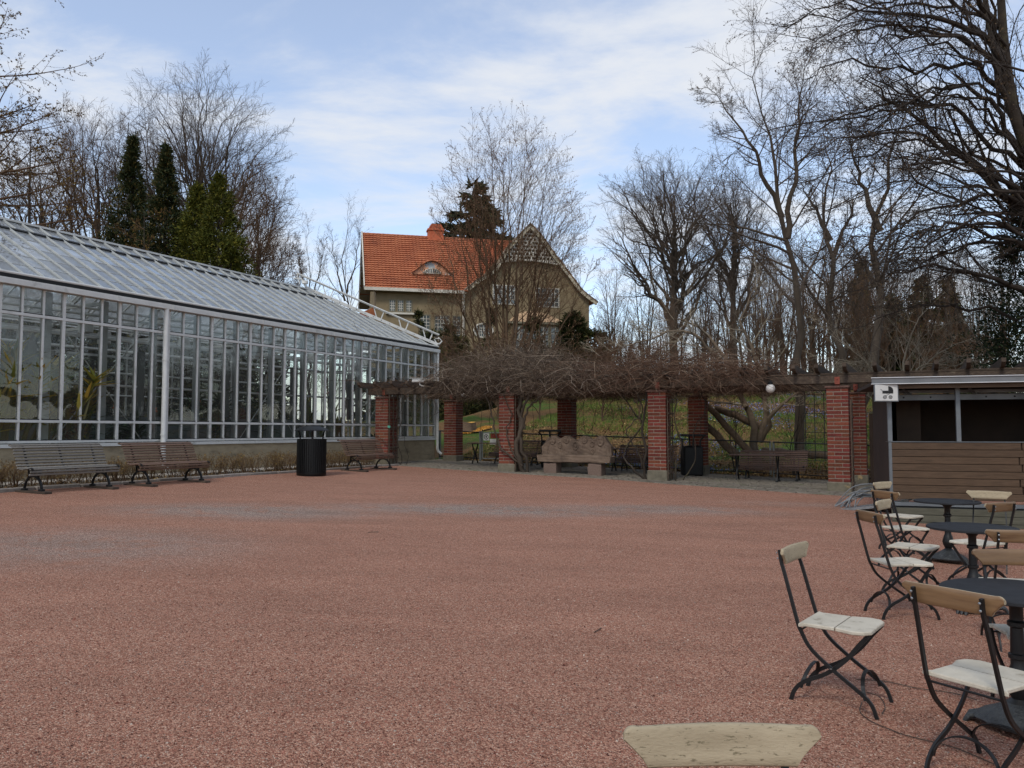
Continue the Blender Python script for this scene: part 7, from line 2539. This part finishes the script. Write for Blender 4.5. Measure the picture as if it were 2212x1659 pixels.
where = ['right behind the villa corner', 'between villa and broad-crowned tree', 'under the broad crown', 'left of the tall labelled tree', 'close left of the tall labelled trunk', 'right of the tall labelled trunk', 'low beside the tall labelled trunk', 'behind the straight slender tree', 'low left of the forked tree', 'behind the forked tree', 'left of the distant spruces', 'far behind the tall labelled trunk', 'far behind the straight slender tree', 'far behind the villa end', 'behind the broad-crowned trunk', 'low behind the leaning tree', 'low above the red vine', 'small above the purple vine',
         'behind the distant spruces', 'right behind the distant spruces', 'at the right edge behind the big tree', 'far behind the greenhouse ladder', 'far beside the thin birches', 'at the left end of the villa',
         'short, at the right foot of the villa', 'short, above the left part of the red vine', 'short, above the middle of the red vine', 'left of the leaning limb', 'above the leaning limb', 'right of the leaning limb', 'just left of the labelled trunk', 'between leaning limb and labelled trunk', 'just right of the labelled trunk', 'between labelled and straight trunks', 'just left of the straight slender trunk', 'just right of the straight slender trunk', 'just left of the forked trunk', 'right of the forked trunk', 'before the leftmost distant spruce', 'before the tallest distant spruce', 'before the rightmost distant spruce', 'above the kiosk roof at the right', 'beside the dark evergreen at the right edge', 'high and far left of the labelled tree', 'high and far behind the forked tree', 'high and far behind the broad crown']
for k, ((px, Y, sc), w_) in enumerate(zip(spots, where)):
    x, y, z = place(px, Y)
    root = empty('bare_sapling', (x, y, z), k * 1.7)
    root.scale = (sc, sc, sc)
    tag(root, 'thin bare sapling ' + w_, 'tree', 'bare saplings on the hill')
    link_mesh('trunk', SAP[k % 2][0], None, root)
    link_mesh('crown', SAP[k % 2][1], None, root)

for k, (px, top, Y, hw, lb_) in enumerate(((1932, 632, 46, 1.15, 'distant dark spruce, leftmost of the row above the kiosk'), (1998, 592, 47, 1.7, 'distant dark spruce, tallest of the row above the kiosk'), (2054, 598, 48, 1.45, 'distant dark spruce, rightmost of the row above the kiosk'), (1866, 560, 52, 1.0, 'thin distant spruce behind the straight slender tree'))):
    conifer('spruce_tree', lb_, px, top, Y, hw, 12000, M_NEEDLEBROWN, 70 + k, 0.85, True, 0.16, 0.0, -0.25)
conifer('evergreen_tree', 'very dark evergreen at the right edge above the kiosk', 2240, 400, 22, 1.5, 42000, M_NEEDLE, 78, 0.5, size=0.04, lobes=0.3)
for k, (px, top, Y, hw, lb_) in enumerate(((2110, 712, 30, 1.3, 'brown dense shrub behind the pergola end'), (2040, 735, 31, 1.0, 'low brown shrub under the distant spruces'))):
    dome_tree('bare_shrub', lb_, px, top, Y, hw, 80 + k, M_BARKBROWN, M_TWIGBROWN, 770, 0.06, 14, 7, 6, 5, 0.08, group='brown shrubs')

# great spreading tree at the right edge: limbs reach left over the kiosk
def great_tree():
    rng = np.random.default_rng(91)
    Y = 21.0
    x, y, z = place(2330, Y)
    W = lambda pts, d0, d1: resample([tuple(at(a, c, d0 + (d1 - d0) * i / (len(pts) - 1))) for i, (a, c) in enumerate(pts)], 16)
    trunk = [resample([(x, y, z - 0.4), tuple(at(2325, 760, Y)), tuple(at(2300, 560, Y)), tuple(at(2255, 400, 20.8)), tuple(at(2200, 280, 20.6)), tuple(at(2172, 130, 20.4)), tuple(at(2160, -40, 20.2)), tuple(at(2150, -200, 20))], 16),
             resample([tuple(at(2290, 530, Y)), tuple(at(2230, 330, 21.2)), tuple(at(2165, 170, 21.5)), tuple(at(2135, 40, 21.6)), tuple(at(2110, -120, 21.7))], 16)]
    limbs = [W([(2290, 560), (2215, 458), (2150, 400), (2085, 345), (2024, 295), (1956, 247), (1900, 205), (1856, 165)], 21, 19.4),
             W([(2270, 500), (2200, 420), (2090, 340), (1990, 290), (1900, 285), (1800, 315), (1740, 340)], 21, 18.8),
             W([(2230, 360), (2160, 250), (2120, 205), (2057, 193), (1985, 205), (1930, 190), (1870, 160)], 20.8, 19.0),
             W([(2185, 250), (2140, 130), (2085, 90), (2000, 75), (1920, 60), (1850, 62), (1780, 90)], 20.6, 18.6),
             W([(2172, 150), (2120, 70), (2040, 45), (1956, 38), (1880, 25), (1800, 5)], 20.4, 18.8),
             W([(2280, 540), (2210, 440), (2140, 425), (2050, 433), (1990, 465), (1940, 495), (1860, 500)], 21, 19.5),
             W([(2320, 680), (2210, 627), (2130, 598), (2060, 580), (2000, 578), (1930, 600), (1870, 598)], 21, 20.0),
             W([(2300, 620), (2240, 540), (2150, 520), (2060, 540), (1980, 570), (1890, 620)], 21.2, 21.5),
             W([(2240, 380), (2170, 330), (2080, 250), (1980, 220), (1880, 230), (1790, 265), (1720, 300)], 21, 19.8),
             W([(2160, 60), (2080, -20), (1980, -60), (1860, -70), (1760, -30)], 20.4, 18.5),
             W([(2200, 300), (2250, 200), (2330, 100), (2420, 0)], 21, 20.5), W([(2310, 640), (2400, 500), (2500, 400), (2600, 380)], 21, 20),
             W([(2190, 220), (2120, 150), (2050, 140), (1960, 150), (1860, 130), (1770, 150), (1720, 180)], 20.8, 19.8),
             W([(2290, 570), (2200, 500), (2110, 470), (2010, 500), (1920, 540), (1850, 560)], 20.6, 18.5)]
    base_l = list(limbs)
    for v_ in range(2):
        for L0 in base_l[:10] + base_l[12:]:
            c0 = L0[[0, 3, 6, 9, 12, 15]].copy()
            w_ = np.array([0, 0.4, 0.8, 1.1, 1.4, 1.6])[:, None]
            c0 += w_ * np.array([0.35, 0.9, 0.55]) * rng.standard_normal((1, 3)) + 0.18 * w_ * rng.standard_normal((6, 3))
            c0[-1] += np.array([-0.7 * rng.random(), 0, 0.2 * rng.standard_normal()])
            limbs.append(resample(c0, 16))
    S = np.array(trunk); RS = np.stack([0.30 * np.linspace(1, 0.2, 16), 0.2 * np.linspace(1, 0.2, 16)])
    L_ = np.array(limbs); RL = np.outer([0.14, 0.08, 0.08, 0.09, 0.09, 0.07, 0.09, 0.07, 0.075, 0.08, 0.10, 0.11, 0.07, 0.07] + [0.05] * (len(limbs) - 14), np.linspace(1, 0.1, 16))
    L_[:, 1:-1] += 0.075 * rng.standard_normal((len(L_), 14, 3))
    P1, R1 = children(L_, RL, rng, 11, 0.15, 1.0, (40, 13), 0.32, 10, 0.12, -0.005, 0.45, 0.010, None, 0.2, 0.55)
    P2, R2 = children(np.concatenate([P1, L_[:, 5:15]]), np.concatenate([R1, RL[:, 5:15]]), rng, 9, 0.12, 1.0, (42, 14), 0.36, 5, 0.14, 0.01, 0.5, 0.004, None, 0.35)
    P3, R3 = children(P2, R2, rng, 5, 0.12, 1.0, (44, 16), 0.38, 2, 0.16, 0.03, 0.6, 0.0033, None, 0.55)
    put_tree('great_bare_tree', 'huge dark bare tree at the right with limbs spreading over the kiosk', 'tree', (x, y, z), [(S, RS, 14)], [(L_, RL, 8), (P1, R1, 5), (P2, R2, 3), (P3, R3, 3)], M_BARKDARK, M_TWIGDARK, specks(P3, rng, 1, 0.026, 0.012, 1.6), M_BUDDARK, 'bare trees')


great_tree()

# more trees beyond the right edge, seen in the greenhouse panes
for k, (x, y, sc, w_) in enumerate(((19, 7, 1.0, 'nearest the cafe tables'), (23, 15, 1.2, 'right of the kiosk'), (17, 0, 1.1, 'beside the camera'), (28, 4, 1.3, 'farther behind the cafe tables'), (24, -8, 1.2, 'behind the camera'), (30, 24, 1.3, 'far right of the pergola'))):
    root = empty('bare_sapling', (x, y, gz(x, y)), k * 1.3)
    root.scale = (sc * 1.3, sc * 1.3, sc * 1.2)
    tag(root, 'bare tree outside the picture to the right, ' + w_, 'tree', 'bare trees outside the picture')
    link_mesh('trunk', SAP[k % 2][0], None, root)
    link_mesh('crown', SAP[k % 2][1], None, root)

# small bare shrubs just behind the fence
for k, (s_, t_, h_, lb_) in enumerate(((4.9, 1.3, 2.4, 'thin bare shrub behind the fence left of the stone bench'), (8.2, 1.5, 2.6, 'thin bare sapling behind the fence right of the stone bench'), (10.9, 1.0, 2.2, 'thin bare shrub behind the flat-lidded bin'), (12.7, 0.9, 2.5, 'dark bare shrub behind the bench near the kiosk'), (13.9, 1.4, 2.8, 'tangled dark shrub behind the metal grid'))):
    x, y = st(s_, t_)
    rng = np.random.default_rng(120 + k)
    z = gz(x, y)
    S = np.array([resample([(x, y, z - 0.1), (x + 0.1 * rng.normal(), y + 0.1 * rng.normal(), z + h_ * 0.4), (x + 0.4 * rng.normal(), y + 0.4 * rng.normal(), z + h_ * (0.8 + 0.2 * rng.random()))], 10) for _ in range(4)])
    RS = np.outer([0.022, 0.018, 0.015, 0.012], np.linspace(1, 0.25, 10))
    P1, R1 = children(S, RS, rng, 9, 0.15, 1.0, (45, 12), 0.4, 7, 0.1, 0.03, 0.55, 0.004, None, 0.3)
    P2, R2 = children(P1, R1, rng, 6, 0.1, 1.0, (42, 14), 0.4, 4, 0.12, 0.02, 0.6, 0.0025, None, 0.5)
    put_tree('bare_shrub', lb_, 'shrub', (x, y, z), [(S, RS, 6)], [(P1, R1, 4), (P2, R2, 3)], M_TWIGDARK, M_TWIGDARK, None, None, 'shrubs behind the fence')


# ------------------------------------------------------------------ climbing vines on the pergola
def vine(label, s_lo, s_hi, hump, n, m_twig, seed, stems, base_s, z_lo=2.7, t_rng=(-5.0, 0.1), hang=0.06):
    rng = np.random.default_rng(seed)
    bx, by = st(base_s + 0.42, T_F - 0.05)
    z0 = gz(bx, by)
    root = empty('climbing_vine', (bx, by, z0))
    tag(root, label, 'vine', 'vines on the pergola')
    b = np.array((bx, by, z0))
    T_ = []
    for (ds, dt, pts, r_) in stems:
        w = []
        for (s_, t_, z) in pts:
            xx, yy = st(base_s + s_, T_F + t_)
            w.append((xx, yy, z + (z0 if z < 0.5 else 0)))
        T_.append((resample(w, 18), r_))
    S = np.array([p for p, _ in T_]); RS = np.stack([r_ * (1 - 0.35 * np.linspace(0, 1, 18)) for _, r_ in T_])
    S = S + 0.022 * rng.standard_normal(S.shape)
    v, q = tubes(S, RS, 8)
    link_mesh('stems', np_mesh('stems', v - b, q, True), M_BARKGREY if seed % 2 else M_BARKDARK, root)
    # tangle: arching shoots that rise, bend over and droop
    s_ = s_lo + (s_hi - s_lo) * rng.random(n)
    t_ = t_rng[0] + (t_rng[1] - t_rng[0]) * rng.random(n)
    hm = hump(s_)
    mid = 1 - 0.5 * ((t_ + 2.4) / 2.6) ** 2
    z = 2.78 + rng.random(n) ** 1.3 * hm * mid * 0.82
    low = rng.random(n) < hang
    z[low] = z_lo + 0.35 * rng.random(low.sum())
    x = GC[0] + s_ * GN[0] + t_ * GD[0]; y = GC[1] + s_ * GN[1] + t_ * GD[1]
    npt = 6
    C = np.empty((n, npt, 3)); C[:, 0] = np.stack([x, y, z], -1)
    d = rng.standard_normal((n, 3)); d[:, 2] = 0.25 + 0.5 * rng.random(n); d[low, 2] = -0.2
    d = nrm(d)
    step = ((0.7 + 1.0 * rng.random(n)) / (npt - 1))[:, None]
    curl = 0.3 * rng.standard_normal((n, 3))
    for i in range(1, npt):
        d = d + 0.2 * rng.standard_normal((n, 3)) + 0.2 * np.cross(d, curl)
        d[:, 2] -= 0.23
        d = nrm(d)
        C[:, i] = C[:, i - 1] + d * step
    top = 2.78 + (hm * mid)[:, None] + 0.1
    C[..., 2] = np.minimum(C[..., 2], top + 0.05 * rng.standard_normal((n, 1)))
    C[..., 2] = np.where(C[..., 2] < z_lo - 0.1, z_lo - 0.1 + 0.25 * (C[..., 2] - z_lo + 0.1), C[..., 2])
    R = (0.0035 + 0.005 * rng.random(n) ** 2)[:, None] * np.linspace(1, 0.5, npt)[None]
    P2, R2 = children(C, R, rng, 2, 0.2, 0.9, (45, 15), 0.3, 2, 0.15, -0.02, 0.6, 0.0025, None, 0.5)
    v, q = join_tubes([(C, R, 3), (P2, R2, 3)])
    link_mesh('twigs', np_mesh('twigs', v - b, q), m_twig, root)
    return root


bump_ = lambda s, c, w: np.exp(-((s - c) / w) ** 2)
vine('great purple-brown leafless vine heaped over the left pergola', 2.9, 8.4, lambda s: 0.35 + 1.3 * bump_(s, 5.2, 1.9) + 0.4 * bump_(s, 3.4, 0.9), 5500, M_TWIGPURPLE, 201,
     [(0, 0, [(0.5, -0.1, -0.05), (0.46, -0.2, 0.5), (0.36, -0.3, 1.0), (0.5, -0.22, 1.6), (0.42, -0.2, 2.2), (0.5, 0.0, 2.9)], 0.075),
      (0, 0, [(0.58, -0.05, -0.05), (0.62, -0.2, 0.6), (0.52, -0.32, 1.1), (0.44, -0.2, 1.7), (0.56, -0.2, 2.3), (0.9, 0.1, 3.0)], 0.05),
      (0, 0, [(0.5, -0.2, 0.2), (0.2, -0.35, 0.75), (-0.15, -0.36, 1.0), (-0.32, -0.34, 1.5), (-0.4, -0.34, 1.9), (-0.75, -0.2, 2.6)], 0.03),
      (0, 0, [(0.45, -0.25, 0.5), (0.15, -0.34, 1.1), (0.05, -0.33, 1.6), (0.2, -0.33, 2.0), (-0.1, -0.3, 2.6)], 0.022),
      (0, 0, [(0.55, -0.2, 1.5), (0.7, -0.25, 2.1), (1.1, -0.2, 2.5), (1.6, 0.0, 2.9)], 0.035)], 5.32)
vine('reddish-brown leafless vine over the middle of the pergola', 7.4, 12.9, lambda s: 0.35 + 0.85 * bump_(s, 9.3, 1.8) + 0.35 * bump_(s, 11.6, 1.2), 3700, M_TWIGRED, 202,
     [(0, 0, [(-0.4, -0.05, -0.05), (-0.42, -0.1, 0.5), (-0.34, -0.2, 1.0), (-0.45, -0.1, 1.5), (-0.34, -0.1, 2.1), (-0.4, 0.0, 2.9)], 0.04),
      (0, 0, [(-0.35, -0.1, -0.05), (-0.7, -0.2, 0.35), (-1.0, -0.1, 0.8), (-0.8, 0.0, 1.3), (-0.5, 0.1, 1.7), (-0.9, 0.1, 2.2), (-1.2, 0.2, 2.8)], 0.028),
      (0, 0, [(-0.5, 0.0, 0.3), (-0.6, 0.0, 0.9), (-0.9, -0.1, 1.5), (-0.5, 0.0, 2.0), (-0.7, 0.0, 2.7)], 0.022),
      (0, 0, [(0.42, 0.0, -0.05), (0.45, -0.1, 0.6), (0.6, 0.1, 1.2), (0.42, 0.0, 1.8), (0.5, 0.1, 2.7)], 0.025),
      (0, 0, [(0.5, 0.3, -0.05), (0.9, 0.3, 0.7), (0.8, 0.4, 1.4), (1.2, 0.4, 2.1), (1.0, 0.4, 2.8)], 0.018)], 9.91)
vine('sparse thorny climber on the leftmost pillar', 0.3, 1.9, lambda s: 0.35 + 0 * s, 260, M_TWIGBROWN, 204,
     [(0, 0, [(0.42, -0.1, -0.05), (0.5, -0.15, 0.7), (0.42, -0.2, 1.4), (0.55, -0.15, 2.0), (0.45, -0.1, 2.8)], 0.014),
      (0, 0, [(0.6, -0.1, -0.05), (0.7, -0.1, 0.6), (0.6, -0.2, 1.3), (0.72, -0.1, 2.1), (0.5, -0.1, 2.9)], 0.012),
      (0, 0, [(0.7, 0.1, -0.05), (0.85, 0.0, 0.7), (0.7, -0.1, 1.5), (0.62, 0.0, 2.4)], 0.009),
      (0, 0, [(0.4, -0.2, 0.9), (0.0, -0.4, 1.3), (-0.5, -0.4, 1.7), (-0.9, -0.3, 2.1)], 0.006),
      (0, 0, [(0.45, -0.2, 1.9), (0.1, -0.5, 3.2), (-0.5, -0.5, 4.4), (-1.0, -0.4, 5.0)], 0.006)], 0.78, 2.2)
# hanging strands between the vine and the rear fence
for k, (s0, lb_) in enumerate(((6.6, 'hanging vine strands right of the thick stem'), (4.1, 'hanging vine strand left of the thick stem'), (7.6, 'hanging vine strands above the stone bench'), (11.0, 'hanging strands beside the middle front pillar'))):
    rng = np.random.default_rng(230 + k)
    S = []
    for j in range(5):
        s_ = s0 + 0.35 * rng.normal(); t_ = -2.6 + 1.0 * rng.normal()
        w = []
        for z in (2.75, 2.3, 1.8, 1.3, 0.9 + 0.5 * rng.random()):
            xx, yy = st(s_ + 0.09 * rng.normal(), t_ + 0.09 * rng.normal()); w.append((xx, yy, z))
        S.append(resample(w, 12))
    S = np.array(S)
    v, q = tubes(S, np.full((5, 12), 0.006), 4)
    x0, y0 = st(s0, -2.6)
    o = link_mesh('hanging_vine', np_mesh('hanging_vine', v - np.array((x0, y0, 2.6)), q, True), M_TWIGDARK)
    o.location = (x0, y0, 2.6)
    tag(o, lb_, 'vine', 'hanging vine strands')

# ------------------------------------------------------------------ low hedge along the greenhouse
def hedge():
    rng = np.random.default_rng(300)
    n = 900
    t_ = -25.5 + 20.4 * rng.random(n); s_ = 0.98 + 0.16 * rng.standard_normal(n)
    x = GC[0] + s_ * GN[0] + t_ * GD[0]; y = GC[1] + s_ * GN[1] + t_ * GD[1]
    z = ground(x, y)
    h = 0.42 + 0.1 * rng.random(n)
    C = np.empty((n, 6, 3)); C[:, 0] = np.stack([x, y, z - 0.02], -1)
    d = 0.35 * rng.standard_normal((n, 3)); d[:, 2] = 1; d = nrm(d)
    for i in range(1, 6):
        d = d + 0.16 * rng.standard_normal((n, 3)); d[:, 2] += 0.1; d = nrm(d)
        C[:, i] = C[:, i - 1] + d * (h / 5)[:, None]
    R = (0.006 + 0.004 * rng.random(n))[:, None] * np.linspace(1, 0.4, 6)[None]
    P1, R1 = children(C, R, rng, 6, 0.25, 1.0, (40, 12), 0.45, 3, 0.14, 0.05, 0.6, 0.0025, None, 0.5)
    P2, R2 = children(P1, R1, rng, 3, 0.2, 1.0, (40, 12), 0.5, 2, 0.14, 0.04, 0.7, 0.0018, None, 0.6)
    P2[..., 2] = np.minimum(P2[..., 2], ground(P2[..., 0], P2[..., 1]) + 0.56 + 0.02 * rng.standard_normal(P2.shape[:2]))
    x0, y0 = st(0.98, -15)
    b = np.array((x0, y0, gz(x0, y0)))
    root = empty('low_hedge', tuple(b))
    tag(root, 'low clipped brown hedge along the greenhouse plinth', 'hedge')
    v, q = tubes(C, R, 4); link_mesh('stems', np_mesh('stems', v - b, q), M_TWIGBROWN, root)
    v, q = join_tubes([(P1, R1, 3), (P2, R2, 3)]); link_mesh('twigs', np_mesh('twigs', v - b, q), mat('hedge_twig', '#5b4a35', '#746146', 6, 0.9), root)
    lv, lq = specks(P2, rng, 1, 0.018, 0.01, 1.5)
    keep = rng.random(len(lq)) < 0.6
    link_mesh('leaves', np_mesh('leaves', lv - b, lq[keep]), island_material('hedge_dry_leaves', [(0, '#5a4527'), (0.6, '#7d6336'), (1, '#978048')]), root)


hedge()
# dry leaves and litter under the hedge
lf_r = np.random.default_rng(310)
n = 2600
t_ = -24 + 19 * lf_r.random(n); s_ = 0.35 + 1.1 * lf_r.random(n)
x = GC[0] + s_ * GN[0] + t_ * GD[0]; y = GC[1] + s_ * GN[1] + t_ * GD[1]
c = np.stack([x, y, ground(x, y) + 0.03 + 0.03 * lf_r.random(n)], -1)
u = lf_r.standard_normal((n, 3)); u[:, 2] *= 0.3; u = nrm(u)
v = lf_r.standard_normal((n, 3)); v[:, 2] *= 0.3; v = nrm(np.cross(np.cross(u, v), u))
sz = 0.03 * (0.6 + 0.8 * lf_r.random((n, 1)))
V = np.stack([c - u * sz, c - v * sz * 0.6, c + u * sz, c + v * sz * 0.6], 1)
tag(link_mesh('leaf_litter', np_mesh('leaf_litter', V, np.arange(n * 4).reshape(-1, 4)), M_LEAF), 'dry leaf litter under the low hedge', 'leaves', kind='stuff')

# bushes added behind the greenhouse to darken the view through its panes
for k in range(9):
    s_, t_ = -8.6 - 0.5 * (k % 2), -21 + k * 2.5
    x, y = st(s_, t_)
    px_ = 1106 + F_PX * x / y
    hgt = 4.9 + 0.7 * ((k * 5) % 4) / 3
    z0 = gz(x, y)
    py_ = 930 - (z0 + hgt - EYE) * F_PX / y
    conifer('evergreen_shrub', 'bush added to darken the view through the greenhouse, ' + ['first', 'second', 'third', 'fourth', 'fifth', 'sixth', 'seventh', 'eighth', 'ninth'][k] + ' from the left', px_, py_, y, 1.9, 7000, M_YEW, 400 + k, 0.35, size=0.11, cat='shrub', group='bushes added to darken the greenhouse', lobes=0.2)
